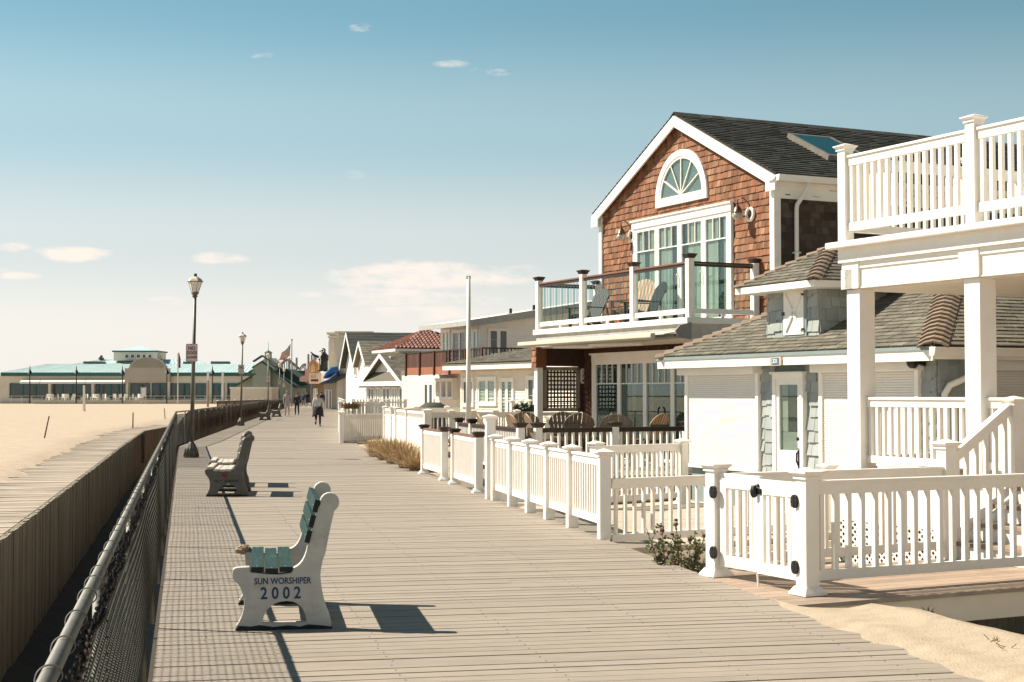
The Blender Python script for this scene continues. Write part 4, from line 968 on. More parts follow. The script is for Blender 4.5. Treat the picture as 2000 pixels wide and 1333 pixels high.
while zz < z0+rr-.16:
    hh = math.sqrt(max(0, (rr-.2)**2-(zz-z0)**2)); mb.add([(-.010, cy-hh, zz), (-.010, cy+hh, zz), (-.018, cy+hh, zz+.03), (-.018, cy-hh, zz+.03)], [(0, 1, 2, 3)]); zz += .032
mb.build('blinds', mat('grey_blind', (.42, .47, .44), .8, .04), hw)
mb = MB(); HZt = 5.55
# upstairs doors
BF = 3.12
ya = SH.fx(1429, 440, -.05)[0]; yb = SH.fx(1237, 470, -.05)[0]; hz_ = SH.fx(1429, 412, -.06)[1]
print('updoor', ya, yb, hz_, 'hcy')
mb = MB(); mb.box(-.09, 0, ya-.02, yb+.02, hz_, hz_+.16); mb.box(-.12, 0, ya-.05, yb+.05, hz_+.16, hz_+.20); mb.box(-.07, 0, ya, ya+.10, BF, hz_); mb.box(-.07, 0, yb-.10, yb, BF, hz_)
dt = mb.build('door_surround', WHITE, s, bevel=.003)
opening(s, 'x', 0, ya+.10, yb-.10, BF+.02, hz_, 'french_door', cols=4, fw=.085, d=.065, gm=GLASS, curtain=CURT, top_grid=2)
mb = MB()
for f in (.5, .25):
    c = ya+.1+(yb-ya-.2)*f
    mb.tube([(-.09, c+.04, BF+.85), (-.12, c+.04, BF+.9), (-.12, c+.04, BF+1.08), (-.09, c+.04, BF+1.12)], .012, 6)
mb.build('door_handle', GREYM, s)
mb = MB(); hol = [(-yb-.02, -ya+.02, 3.0, hz_+.10), lambda a, b: (a+cy)**2+(b-z0)**2 < (rr-.07)**2 and b > z0-.1]
tiles(mb, (0, 0, 0), (0, -1, 0), (0, 0, 1), conv, .143, .105, .020, wj=.45, zj=.08, seed=11, base=.004, holes=hol); mb.build('cedar_front', CEDAR, s)
# barn lanterns
for (u, v) in ((1212, 462), (1440, 420)):
    yy, zz = SH.fx(u+8, v, -.15); mb = MB(); mb.tube([(-.05, yy-.16, zz-.02), (-.08, yy-.17, zz+.2), (-.18, yy-.09, zz+.34), (-.24, yy, zz+.30), (-.24, yy, zz+.2)], .014, 6)
    mb.lathe([(.05, .13), (.08, .09), (.035, .16), (.03, .2)], (-.24, yy, zz), 10); mb.lathe([(.02, .2), (.07, .13), (.10, .06), (.11, .04)], (-.24, yy, zz), 12); lm = mb.build('wall_lantern', BRASS, s, smooth=True)
    mb = MB(); mb.lathe([(.085, .05), (.115, 0), (.11, -.06), (.07, -.10)], (-.24, yy, zz), 12); mb.build('lantern_glass', mat('seeded_glass', (.42, .36, .28), .15, .3, 30, spec=.9), lm, smooth=True)
    mb = MB(); mb.tube([(-.05, yy-.16+.12*math.cos(2*math.pi*k/16), zz+.12*math.sin(2*math.pi*k/16)) for k in range(17)], .035, 8, caps=False); mb.build('round_mount', WHITE, lm, smooth=True)
# balcony
BX, BY0, BY1 = -1.72, .48, 7.08
mb = MB(); mb.box(BX-.06, 0, BY0-.06, BY1+.06, 3.0, BF); b_ = mb.build('balcony_floor', WPAINT, s, bevel=.01)
mb = MB(); mb.box(BX, 0, BY0, BY1, 2.72, 3.0); mb.build('balcony_fascia', mat('grey_fascia', (.50, .48, .44), .6), s)
mb = MB(); mb.box(BX+.05, 0, BY0+.05, BY1-.05, 2.69, 2.72); mb.build('balcony_ceiling', CREAM, s)
bp = [SH.fx(u, 560, BX+.08)[0] for u in (1347, 1238, 1139, 1053)]; BY0 = bp[0]-.12; BY1 = bp[3]+.12
print('balc posts', bp)
P = [(BX+.08, y) for y in bp]
for (a, b) in P: post(s, a, b, BF, BF+1.24, .13, 0, 'black', False, 'railing_post')
post(s, -.10, bp[0]+.02, BF, BF+1.2, .13, 0, 'black', False, 'railing_post')
post(s, -.10, bp[-1], BF, BF+1.2, .13, 0, 'black', False, 'railing_post')
def glass_bay(a, b, slats):
    a = Vector(a+(0,)); b = Vector(b+(0,)); d = (b-a).normalized(); a2 = a+d*.07; b2 = b-d*.07; zt = BF+1.08; Z = lambda z: Vector((0, 0, z))
    mb = MB(); mb.bar(a2+Z(zt), b2+Z(zt), .09, .035); mb.build('handrail', BROWNL if abs(d.y) > .5 else BROWN, s, bevel=.004)
    mb = MB(); mb.bar(a2+Z(zt-.05), b2+Z(zt-.05), .05, .05); mb.build('top_rail', BROWN, s)
    mb = MB(); mb.bar(a2+Z(BF+.13), b2+Z(BF+.13), .06, .10); m_ = a2.lerp(b2, .5); mb.rb(m_.x, m_.y, BF, BF+.08, .05, .05, 0); mb.build('bottom_rail', WHITE, s, bevel=.003)
    mb = MB(); n = max(2, int((b2-a2).length/.14)); ang = math.atan2(d.y, d.x)
    for k in range(n):
        c = a2+(b2-a2)*((k+.5)/n); mb.rb(c.x, c.y, BF+.18, zt-.06, .055, .012, ang)
    mb.build('glass_balusters', BALG, s)
for a, b in zip(P, P[1:]): glass_bay(a, b, 0)
glass_bay(P[0], (-.10, bp[0]+.02), 0); glass_bay(P[-1], (-.10, bp[-1]), 0)
# awning under the balcony front
mb = MB(); y0a, y1a = SH.fx(1338, 650, BX-.1)[0], SH.fx(1013, 660, BX-.75)[0]
print('awning', y0a, y1a)
zt = 2.98
mb.prism([(BX-.05, zt-.10), (BX-.58, zt-.19), (BX-.58, zt-.21), (BX-.05, zt-.12)], 'y', y0a, y1a); mb.prism([(BX-.56, zt-.16), (BX-.66, zt-.17), (BX-.67, zt-.25), (BX-.60, zt-.29), (BX-.55, zt-.26)], 'y', y0a+.35, y1a+.25)
aw = mb.build('awning', AWN, s, bevel=.01)
mb = MB(); mb.prism([(BX+.02, zt+.04), (BX-.24, zt-.02), (BX-.34, zt-.12), (BX-.28, zt-.26), (BX+.02, zt-.30)], 'y', y0a-.05, y0a); mb.build('awning_end_cap', AWNG, aw, bevel=.01)
mb = MB(); mb.box(BX-.32, BX-.05, y0a+.1, y1a-.2, zt-.24, zt-.18); mb.build('awning_roller', AWNG, aw)
for ya_, yb_ in ((y0a+1.6, y0a+3.2), (y1a-2.4, y1a-1.2)):
    mb = MB(); mb.bar((BX-.1, ya_, zt-.34), (BX-.45, yb_, zt-.32), .07, .05); mb.build('awning_arm', WHITE, aw)
# ground floor front, recessed under the balcony
LX = -.5; G0 = DZ
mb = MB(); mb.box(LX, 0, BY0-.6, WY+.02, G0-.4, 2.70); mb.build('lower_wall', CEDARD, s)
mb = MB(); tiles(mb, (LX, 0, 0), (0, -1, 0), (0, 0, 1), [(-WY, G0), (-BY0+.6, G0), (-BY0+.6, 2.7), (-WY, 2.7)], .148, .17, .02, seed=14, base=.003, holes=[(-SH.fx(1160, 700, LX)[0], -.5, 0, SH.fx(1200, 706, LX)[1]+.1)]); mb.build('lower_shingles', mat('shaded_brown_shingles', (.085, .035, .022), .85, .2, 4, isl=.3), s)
dl = SH.fx(1160, 700, LX-.05)[0]; dz1 = SH.fx(1200, 706, LX-.05)[1]; dr = SH.fx(1345, 700, LX-.05)[0]
print('lower door', dl, dr, dz1)
mb = MB(); mb.box(LX-.08, LX, dr-.6, dl+.08, dz1, dz1+.16); mb.box(LX-.12, LX, dr-.6, dl+.12, dz1+.16, dz1+.20); mb.box(LX-.07, LX, dl-.02, dl+.08, G0, dz1); mb.build('door_surround', WHITE, s, bevel=.003)
opening(s, 'x', LX, dr-.5, dl-.03, G0+.02, dz1, 'sliding_door', cols=4, fw=.07, d=.06, gm=GLASS, curtain=CURTG, top_grid=3)
mb = MB(); c = SH.fx(1288, 790, LX-.08)[0]; mb.tube([(LX-.07, c, G0+.85), (LX-.11, c, G0+.9), (LX-.11, c, G0+1.15), (LX-.07, c, G0+1.2)], .02, 6); mb.build('door_handle', BLACK, s)
# support post and privacy lattice at the far left end
ly = SH.loc(*atd(1052, 700, 34.6).xy)[1]; ly = bp[-1]-.02
mb = MB(); mb.box(BX-.02, BX+.13, ly-.08, ly+.08, -.2, 2.26); mb.build('support_post', WHITE, s, bevel=.004)
mb = MB(); tiles(mb, (BX-.06, 0, 0), (0, -1, 0), (0, 0, 1), [(-ly-.12, 2.24), (-ly+.12, 2.24), (-ly+.12, 2.72), (-ly-.12, 2.72)], .14, .12, .018, seed=3); mb.box(BX-.06, BX+.2, ly-.12, ly+.12, 2.24, 2.72); mb.build('post_shingles', CEDAR, s)
mb = MB(); mb.box(BX+.2, LX, ly-.06, ly+.06, 2.28, 2.72); mb.build('screen_header', mat('dark_brown_shingle', (.05, .025, .018), .8, .2), s)
mb = MB(); fx0, fx1, fz0, fz1 = BX+.16, LX-.10, 1.22, 2.26
for q in ((fx0, fx0+.09, fz0, fz1), (fx1-.09, fx1, fz0, fz1), (fx0, fx1, fz1-.08, fz1), (fx0, fx1, fz0, fz0+.08)): mb.box(q[0], q[1], ly-.05, ly+.05, q[2], q[3])
lt = mb.build('screen_frame', mat('taupe_frame', (.30, .25, .2), .6), s)
mb = MB(); n = 9
for k in range(n):
    c = fx0+.09+(fx1-fx0-.18)*(k+.5)/n; mb.box(c-.018, c+.018, ly-.012, ly, fz0+.08, fz1-.08)
for k in range(9):
    c = fz0+.08+(fz1-fz0-.16)*(k+.5)/9; mb.box(fx0+.09, fx1-.09, ly-.026, ly-.012, c-.018, c+.018)
mb.build('lattice', BROWN, lt)
mb = MB(); mb.box(BX+.12, LX-.1, ly-.06, ly+.06, fz0-.10, fz0-.02); mb.box(BX+.12, LX, ly-.04, ly+.04, G0, fz0-.5); mb.build('screen_rail', WHITE, s)
# number plaque
ny, nz_ = SH.fx(1146, 735, LX-.05); mb = MB(); nn = (BX, ly)
pq = roundrect(.10, .36, .049); mb.prism([(LX-.05+a, nz_+b) for a, b in pq], 'y', ly-.10, ly-.085)
pl = mb.build('number_plaque', [WHITE], s); mb = MB(); mb.box(LX-.10, LX-.0, ly-.085, ly+.05, 1.2, 2.7); mb.build('wall_end', bpy.data.materials['dark_brown_shingle'], s)
for k, ch in enumerate('229'): text(ch, .10, BLACK, pl, XF((LX-.05, ly-.102, nz_+.11-.11*k)), bold=.002, name='digit')
# ================================================================ blue cottage
CT = Fr(5.53, 19.43, 23.8)
c = thing('blue_cottage', 'low blue grey shingled cottage with hipped roof, roof cupola and rolled down white shutters', 'cottage', (CT.o.x, CT.o.y, 0), CT.a)
CG = -.17; CWY = 6.22; CE = 2.25; OV = .42; CD = 6.6; PS = .52
mb = MB(); mb.box(0, CD, 0, CWY, -.5, CE-.02); mb.build('house_wall', BLUETR, c)
def cy_(u, v=800, lx=0): return CT.fx(u, v, lx)
d0, d1 = cy_(1577)[0], cy_(1517)[0]; s0, s1 = cy_(1483)[0], cy_(1349)[0]; r0, r1 = cy_(1795)[0], cy_(1613)[0]
print('cottage', d0, d1, s0, s1, r0, r1)
mb = MB(); hol = [(-s1, -s0, CG-1, 2.2), (-r1, -r0, CG-1, 2.2), (-d1, -d0, CG-1, 2.3)]
tiles(mb, (0, 0, 0), (0, -1, 0), (0, 0, 1), [(-CWY, CG), (0, CG), (0, CE), (-CWY, CE)], .185, .17, .026, wj=.4, zj=.28, seed=31, holes=hol, gap=.006, base=.004)
mb.build('shingle_front', BLUESH, c)
mb = MB(); tiles(mb, (0, 0, 0), (1, 0, 0), (0, 0, 1), [(0, CG), (CD, CG), (CD, CE), (0, CE)], .185, .17, .026, wj=.4, zj=.28, seed=32, gap=.006, base=.004, holes=[(.75, 3.2, -.3, 2.0)]); mb.build('shingle_side', BLUESH, c)
# shutters
def shutter(par, ax, a0, a1, z0, z1, name='roller_shutter'):
    mb = MB(); mb.ab(ax, 0, a0-.075, a0, 0, .075, z0, z1); mb.ab(ax, 0, a1, a1+.075, 0, .075, z0, z1); mb.ab(ax, 0, a0-.075, a1+.075, 0, .085, z0-.06, z0); f = mb.build('window', WHITE, par)
    mb = MB(); n = int((z1-z0)/.034)
    for k in range(n):
        za = z0+(z1-z0)*k/n; zb = z0+(z1-z0)*(k+1)/n
        pf = [(.036, za+.001), (.043, za+.004), (.0455, (za+zb)/2), (.043, zb-.003), (.036, zb)]
        if ax == 'x': mb.prism([(-x, z) for x, z in pf], 'y', a0, a1)
        else: mb.prism([(-x, z) for x, z in pf], 'x', a0, a1)
    mb.build(name, SHUT, f)
    mb = MB(); mb.ab(ax, 0, a0-.12, a1+.12, .0, .20, z1-.02, z1+.14); mb.build('shutter_box', WHITE, f, bevel=.006)
sz0 = cy_(1416, 910)[1]; sz1 = cy_(1400, 727, -.2)[1]; print('shutz', sz0, sz1, cy_(1547, 731)[1], cy_(1700, 718, -.2))
shutter(c, 'x', s0, s1, sz0, sz1-.02); shutter(c, 'x', r0, r1, sz0, sz1-.02); shutter(c, 'y', .85, 3.1, sz0, sz1-.02)
# glass door
dz = cy_(1547, 731)[1]; mb = MB(); fw = .085
mb.box(-.085, 0, d0, d0+fw, CG, dz-fw); mb.box(-.085, 0, d1-fw, d1, CG, dz-fw); mb.box(-.085, 0, d0, d1, dz-fw, dz); mb.box(-.12, 0, d0-.02, d1+.02, dz, dz+.035)
mb.build('door_frame', WHITE, c, bevel=.003)
mb = MB(); a, b = d0+fw, d1-fw; zb_ = cy_(1547, 880)[1]; q = .075
mb.box(-.065, -.02, a, a+q, CG, dz-fw); mb.box(-.065, -.02, b-q, b, CG, dz-fw); mb.box(-.065, -.02, a+q, b-q, dz-fw-q, dz-fw); mb.box(-.065, -.02, a+q, b-q, CG, zb_); mb.box(-.072, -.065, a+q+.05, b-q-.05, CG+.1, zb_-.12)
dd = mb.build('door', WHITE, c, bevel=.003)
mb = MB(); mb.box(-.045, -.04, a+q, b-q, zb_, dz-fw-q); mb.build('pane', GLASS, dd)
mb = MB(); mb.box(-.006, -.004, a+q, b-q, zb_, dz-fw-q); mb.box(-.018, -.008, b-q-.17, b-q, zb_, dz-fw-q, 1); mb.box(-.018, -.008, a+q, b-q-.17, zb_, zb_+.28, 1); mb.build('door_interior', [DGLASS, CURTT], dd)
mb = MB(); hy = a+q*.5; mb.ell((-.09, hy, zb_+.18), (.02, .03, .03), 10, 8); mb.tube([(-.07, hy, zb_+.02), (-.11, hy, zb_-.03), (-.115, hy, zb_-.14), (-.07, hy, zb_-.24)], .014, 8); mb.box(-.075, -.065, hy-.025, hy+.025, zb_-.26, zb_+.04); mb.build('door_handle', BLACK, dd)
# fascia, soffit, gutter
mb = MB()
E = lambda k: [(-OV+k, -OV+k), (CD+OV, -OV+k), (CD+OV, CWY+OV-k), (-OV+k, CWY+OV-k)]
mb.box(-OV-.0, -OV+.025, -OV, CWY+OV, CE-.19, CE-.055); mb.box(-OV+.025, CD, -OV+.0, -OV+.025, CE-.17, CE-.055); mb.box(-OV+.02, CD, CWY+OV-.025, CWY+OV, CE-.19, CE-.055); fas = mb.build('fascia', WPAINT, c)
mb = MB(); mb.box(-OV+.02, 0, -OV+.02, CWY+OV-.02, CE-.17, CE-.15); mb.box(0, CD, -OV+.02, 0, CE-.16, CE-.14); mb.build('soffit', BLUETR, c)
mb = MB(); mb.box(-OV-.02, -OV+.03, -OV-.02, CWY+OV+.02, CE-.055, CE-.005); mb.build('drip_edge', BLUETR, c)
mb = MB(); mb.prism([(-OV-.12, CE-.02), (-OV-.09, CE-.13), (-OV-.0, CE-.13), (-OV-.0, CE-.02)], 'x', -OV-.05, CD); mb.build('gutter', WHITE, c, bevel=.004)
mb = MB(); mb.tube([(.42, -OV-.06, CE-.12), (.42, -OV-.06, CE-.2), (.40, -.32, CE-.34), (.12, -.10, CE-.50), (.06, -.07, CE-.62), (.06, -.07, -.3)], .045, 8, caps=True)
for z in (CE-.7, CE-1.4): mb.box(.0, .12, -.13, -.02, z, z+.025)
mb.build('downspout', WHITE, c, smooth=True)
# hipped roof
hx, hy2 = (CD+2*OV)/2, (CWY+2*OV)/2; rzc = CE+PS*hy2
CR = [(-OV, -OV), (CD+OV, -OV), (CD+OV, CWY+OV), (-OV, CWY+OV)]; ra = (-OV+hy2, CWY/2); rbb = (CD+OV-hy2, CWY/2)
def roofface(par, mb, p, q, apexes, ze, zr, seed, rh=.116, tw=.25, th=.014, col=0):
    p = Vector((p[0], p[1], ze)); q = Vector((q[0], q[1], ze)); A = (q-p).normalized(); m_ = Vector((apexes[0][0], apexes[0][1], zr)); up = (m_-p)-A*((m_-p).dot(A)); B = up.normalized()
    conv = [(0, 0), ((q-p).length, 0)]+[((Vector((a[0], a[1], zr))-p).dot(A), (Vector((a[0], a[1], zr))-p).dot(B)) for a in apexes]
    tiles(mb, p, A, B, conv, rh, tw, th, wj=.4, zj=.06, seed=seed, base=.012, stag=.5, gap=.013, m=col)
    mb.add([p, q]+[Vector((a[0], a[1], zr)) for a in apexes], [tuple(range(2+len(apexes)))], col)
mb = MB(); roofface(c, mb, CR[3], CR[0], [ra], CE, rzc, 41); roofface(c, mb, CR[0], CR[1], [rbb, ra], CE, rzc, 42); roofface(c, mb, CR[1], CR[2], [rbb], CE, rzc, 43); roofface(c, mb, CR[2], CR[3], [ra, rbb], CE, rzc, 44)
rfc = mb.build('roof', ROOFG, c)
def hipcap(par, p, q, w_=.19, name='hip_cap', m=None, step=.175):
    p = Vector(p); q = Vector(q); d = (q-p).normalized(); sx = d.cross(Vector((0, 0, 1))).normalized(); n_ = sx.cross(d); mb = MB(); L_ = (q-p).length; k = 0.0
    while k < L_-.02:
        e = min(k+step*1.15, L_); a = p+d*k; b = p+d*e; h0, h1 = .046, .012
        prof = ((-1, -.42), (-.55, -.06), (0, .12), (.55, -.06), (1, -.42))
        top = [a+sx*(i*w_)+n_*(h0+j*w_*.75) for i, j in prof]+[b+sx*(i*w_)+n_*(h1+j*w_*.75) for i, j in prof]
        bot = [v_-n_*.022 for v_ in top]; n = 5
        mb.add(top+bot, [(i, i+1, 5+i+1, 5+i) for i in range(4)]+[(10+i+1, 10+i, i, i+1)[::-1] for i in range(4)]+[(0, 5, 15, 10), (4, 14, 19, 9)])
        k += step
    return mb.build(name, m or ROOFC, par)
hipcap(rfc, (CR[0][0], CR[0][1], CE), (ra[0], ra[1], rzc)); hipcap(rfc, (CR[3][0], CR[3][1], CE), (ra[0], ra[1], rzc)); hipcap(rfc, (ra[0], ra[1], rzc), (rbb[0], rbb[1], rzc), name='ridge_cap')
# cupola
LXC = .02; q0 = CT.fx(1601, 663, LXC); q1 = CT.fx(1500, 667, LXC); cz1 = CT.fx(1550, 566, LXC)[1]; cw = q1[0]-q0[0]
print('cupola', q0, q1, cz1)
zb0 = CE+PS*(LXC+OV)-.02; ya, yb = q0[0], q1[0]; cd = cw*1.0
mb = MB(); mb.box(LXC, LXC+cd, ya, yb, zb0-.1, cz1); cu = mb.build('cupola', BLUETR, c)
mb = MB(); tiles(mb, (LXC, 0, 0), (0, -1, 0), (0, 0, 1), [(-yb, zb0-.03), (-ya, zb0-.03), (-ya, cz1), (-yb, cz1)], .17, .15, .022, wj=.35, zj=.3, seed=51, gap=.005); tiles(mb, (LXC, ya, 0), (1, 0, 0), (0, 0, 1), [(0, zb0-.05), (cd, zb0+.7), (cd, cz1), (0, cz1)], .17, .16, .022, wj=.35, zj=.3, seed=52, gap=.005)
mb.build('cupola_shingles', BLUESH, cu)
hy0, hz1 = CT.fx(1570, 653, LXC-.04); hy1, hz2 = CT.fx(1531, 571, LXC-.04); mb = MB()
mb.box(LXC-.035, LXC, hy0-.06, hy1+.06, hz1-.12, hz2+.05); hf = mb.build('hatch_frame', BLUETR, cu)
mb = MB(); mb.box(LXC-.05, LXC-.035, hy0, hy1, hz1, hz2)
for (a, b) in (((hy0+.04, hz1+.06), (hy1-.06, hz2-.06)), ((hy0+.04, hz2-.06), (hy1-.06, hz1+.06))): mb.bar((LXC-.062, a[0], a[1]), (LXC-.062, b[0], b[1]), .024, .05, up=(0, 0, 1))
hd = mb.build('hatch_door', WPAINT, hf)
mb = MB()
for z in (hz1+.06, hz2-.08): mb.box(LXC-.062, LXC-.05, hy0-.02, hy0+.09, z, z+.03)
mb.box(LXC-.065, LXC-.05, hy1-.03, hy1+.03, (hz1+hz2)/2-.03, (hz1+hz2)/2+.02); mb.build('hatch_hinge', BLACK, hd)
o_ = .36; e = [(LXC-o_, ya-o_), (LXC+cd+o_, ya-o_), (LXC+cd+o_, yb+o_), (LXC-o_, yb+o_)]; ap = (LXC+cd/2, (ya+yb)/2); ezc = cz1+.07; azc = ezc+(cd/2+o_)*.58
mb = MB(); mb.box(e[0][0], e[2][0], e[0][1], e[2][1], cz1-.03, ezc); mb.build('cupola_fascia', WPAINT, cu, bevel=.003)
mb = MB(); 
for k in range(4): roofface(cu, mb, e[(k+3) % 4], e[k], [ap], ezc+.0, azc, 60+k, rh=.11, tw=.24)
cr = mb.build('cupola_roof', ROOFG, cu)
for k in (0, 1, 3): hipcap(cr, (e[k][0], e[k][1], ezc), (ap[0], ap[1], azc), .12)
# number tile and small security light
ty, tz = CT.fx(1515, 706, -OV-.02); mb = MB(); mb.prism([(ty+a, tz+b) for a, b in roundrect(.30, .13, .03)], 'x', -OV-.025, -OV); pl = mb.build('number_tile', mat('cream_tile', (.62, .5, .38), .4), c)
mb = MB(); mb.box(-OV-.03, -OV-.025, ty-.09, ty+.09, tz-.05, tz+.05); mb.build('tile_face', mat('blue_tile', (.06, .17, .32), .4, .3, 30), pl)
text('331', .09, WHITE, pl, XF((-OV-.032, ty, tz), 90, -90), bold=.001, name='digits')
mb = MB(); sy, sz = CT.fx(1798, 712, -.1); mb.tube([(-.02, sy, sz), (-.16, sy, sz+.03)], .03, 8); mb.ell((-.18, sy+.06, sz+.03), (.09, .07, .09), 10, 8); mb.build('security_light', BLACK, c)
# ================================================================ houses further along
def siding(mb, ax, base, a0, a1, z0, z1, rh=.12, seed=1, gable=None):
    O = (base, 0, 0) if ax == 'x' else (0, base, 0); A = (0, -1, 0) if ax == 'x' else (1, 0, 0)
    lo, hi = (-a1, -a0) if ax == 'x' else (a0, a1)
    conv = [(lo, z0), (hi, z0), (hi, z1)]+([((lo+hi)/2, gable)] if gable else [])+[(lo, z1)]
    tiles(mb, O, A, (0, 0, 1), conv, rh, 3.0, .02, wj=.3, zj=0, seed=seed, gap=.002, base=.003)
def gable_house(fr, name, label, W, D, ez, rz, wallm, roofm, ov=.3, trim=WPAINT, z0=-.3, ridge='x', sid=True, rh=.2, tw=.4):
    t = thing(name, label, 'house', (fr.o.x, fr.o.y, 0), fr.a); m_ = W/2; sl_ = (rz-ez)/m_
    mb = MB(); mb.prism([(0, z0), (W, z0), (W, ez), (m_, rz-.08), (0, ez)], 'x', 0, D); mb.build('house_wall', wallm, t)
    if sid:
        mb = MB(); siding(mb, 'x', 0, 0, W, z0+.3, ez, .14, 5, rz-.1); siding(mb, 'y', 0, 0, D, z0+.3, ez, .14, 6); mb.build('siding', wallm, t)
    mb = MB(); e = ez-sl_*ov; ln = math.hypot(m_+ov, rz-e)
    for sg, yb in ((1, -ov), (-1, W+ov)):
        B = Vector((0, sg*(m_+ov), rz-e)).normalized(); A = Vector((sg, 0, 0)); O = Vector((-ov if sg > 0 else D+ov, yb, e+.03))
        tiles(mb, O, A, B, [(0, 0), (D+2*ov, 0), (D+2*ov, ln), (0, ln)], rh, tw, .02, seed=7+sg, base=.02, gap=.004, wj=.4)
    mb.prism([(-ov, e-.05), (m_, rz-.05), (W+ov, e-.05), (W+ov, e+.03), (m_, rz+.03), (-ov, e+.03)], 'x', -ov, D+ov); mb.build('roof', roofm, t)
    mb = MB()
    for yy in (-ov, W+ov): mb.prism([(yy, e+.03), (m_, rz+.03), (m_, rz-.22), (yy, e-.22)], 'x', -ov-.05, -ov)
    mb.box(-ov-.05, D+ov, -ov-.04, -ov, e-.14, e+.02); mb.build('rake_board', trim, t)
    return t
# cream two storey house ------------------------------------------------------
CH = Fr(atd(938, 700, 70).x, 70, 24)
t = thing('cream_house', 'cream sided two storey house with a shed roof and a brown upper balcony', 'house', (CH.o.x, CH.o.y, 0), CH.a)
UZ = CH.fy(948, 726, 0)[1]; WU = CH.fx(861, 700, 0)[0]; print('cream', UZ, WU)
xo, ze_ = CH.fy(917, 632, -.5); x9, z9 = CH.fy(1047, 612, -.5); rs = (z9-ze_)/(x9-xo); zc = ze_-rs*xo; ye_ = CH.fx(823, 640, xo)[0]; print(xo, ze_, x9, z9, rs, ye_)
mb = MB(); mb.prism([(0, -.3), (9, -.3), (9, zc+rs*9-.05), (0, zc-.05)], 'y', 0, WU); mb.build('house_wall', CREAMW, t)
mb = MB(); siding(mb, 'x', 0, 0, WU, UZ, zc-.1, .11, 8); tiles(mb, (0, 0, 0), (1, 0, 0), (0, 0, 1), [(0, UZ-.6), (9, UZ-.6), (9, zc+rs*9-.1), (0, zc-.1)], .11, 3, .02, zj=0, seed=9, gap=.002, base=.003); mb.build('siding', CREAMW, t)
mb = MB()
mb.prism([(xo, zc+rs*xo), (9.3, zc+rs*9.3), (9.3, zc+rs*9.3+.14), (xo, zc+rs*xo+.14)], 'y', -.5, ye_); rf = mb.build('roof', CREAM, t)
mb = MB(); mb.prism([(xo-.02, zc+rs*xo-.16), (9.3, zc+rs*9.3-.28), (9.3, zc+rs*9.3+.15), (xo-.02, zc+rs*xo+.15)], 'y', -.55, -.5); mb.box(xo-.1, xo, -.55, ye_+.05, zc+rs*xo-.10, zc+rs*xo+.13); mb.build('fascia', mat('grey_blue_fascia', (.45, .45, .42), .6), t)
mb = MB()
for u, v in ((997.5, 608), (1043, 603)):
    xx, _ = CH.fy(u, v, 1.5); zz = zc+rs*xx+.1; mb.tube([(xx, 1.5, zz), (xx, 1.5, zz+.28)], .07, 6); mb.lathe([(.14, 0), (.14, .05)], (xx, 1.5, zz+.0), 8)
mb.build('vent_pipe', BLACK, rf)
x0, z1 = CH.fy(954, 643, 0); x1, z0 = CH.fy(992, 694, 0); opening(t, 'y', 0, x0, x1, z0, z1, 'window', cols=2, fw=.09, d=.06, trim=.04)
y1_, zz1 = CH.fx(866, 647, 0); y0_, zz0 = CH.fx(880, 705, 0); opening(t, 'x', 0, y0_, y1_, UZ+.3, zz1, 'window', cols=2, fw=.1, d=.06, trim=.06, curtain=CURT, gm=GLASS)
y1_, zz1 = CH.fx(886, 648, 0); y0_, _ = CH.fx(912, 648, 0); opening(t, 'x', 0, y0_, y1_, UZ+.05, zz1, 'sliding_door', cols=2, fw=.1, d=.06, trim=.06)
y1_, zz1 = CH.fx(918, 646, 0); y0_, _ = CH.fx(934, 646, 0); opening(t, 'x', 0, y0_, y1_, UZ+.3, zz1, 'window', cols=2, fw=.09, d=.06, trim=.06, curtain=CURT, gm=GLASS)
# upper balcony (left part close boarded)
BXc = -2.2; ya = CH.fx(944, 700, BXc)[0]; yb = CH.fx(872, 700, BXc)[0]; yc = CH.fx(795, 700, BXc)[0]; zt = CH.fx(872, 684, BXc)[1]; zf = CH.fx(872, 716, BXc)[1]; zg = CH.fx(872, 729, BXc)[1]
print('balcony', ya, yb, yc, zt, zf, zg)
mb = MB(); mb.box(BXc, 0, ya, yc, zg+.02, zf); mb.box(BXc-.03, BXc, ya, yc, zg-.05, zf, 1); bal = mb.build('balcony', [REDBR, ORBR], t)
mb = MB(); mb.box(BXc-.06, BXc+.06, ya, yc, zt-.06, zt); mb.box(BXc, 0, ya-.05, ya+.03, zt-.06, zt); mb.build('handrail', BROWN, bal)
mb = MB(); y = yb
while y < yc: mb.box(BXc-.03, BXc, y, y+.13, zf, zt-.05); y += .15
mb.build('balcony_boards', REDBR, bal)
mb = MB(); y = ya+.05
while y < yb: mb.box(BXc-.02, BXc+.02, y, y+.05, zf, zt-.05); y += .17
x = BXc+.1
while x < -.05: mb.box(x, x+.05, ya-.03, ya+.01, zf, zt-.05); x += .17
mb.build('balusters', BROWN, bal)
for k in range(6):
    y = ya+(yc-ya)*k/5; mb = MB(); mb.box(BXc-.10, BXc-.03, y-.06, y+.06, zg-.1, zt); mb.build('balcony_post', REDBR, bal)
# lower storey under the balcony
mb = MB(); mb.box(-.55, 0, WU*.2, WU+4.2, -.3, zg); mb.build('lower_wall', CREAM, t)
L2 = -.55
def cx(u, v): return CH.fx(u, v, L2)
opening(t, 'x', L2, cx(848, 760)[0], cx(830, 760)[0], -.1, cx(838, 747)[1], 'sliding_door', cols=2, fw=.12, d=.07, trim=.08)
opening(t, 'x', L2, cx(893, 760)[0], cx(858, 760)[0], cx(875, 780)[1], cx(875, 741)[1], 'bay_window', cols=3, fw=.12, d=.25, trim=.05, curtain=CURTT, gm=GLASS)
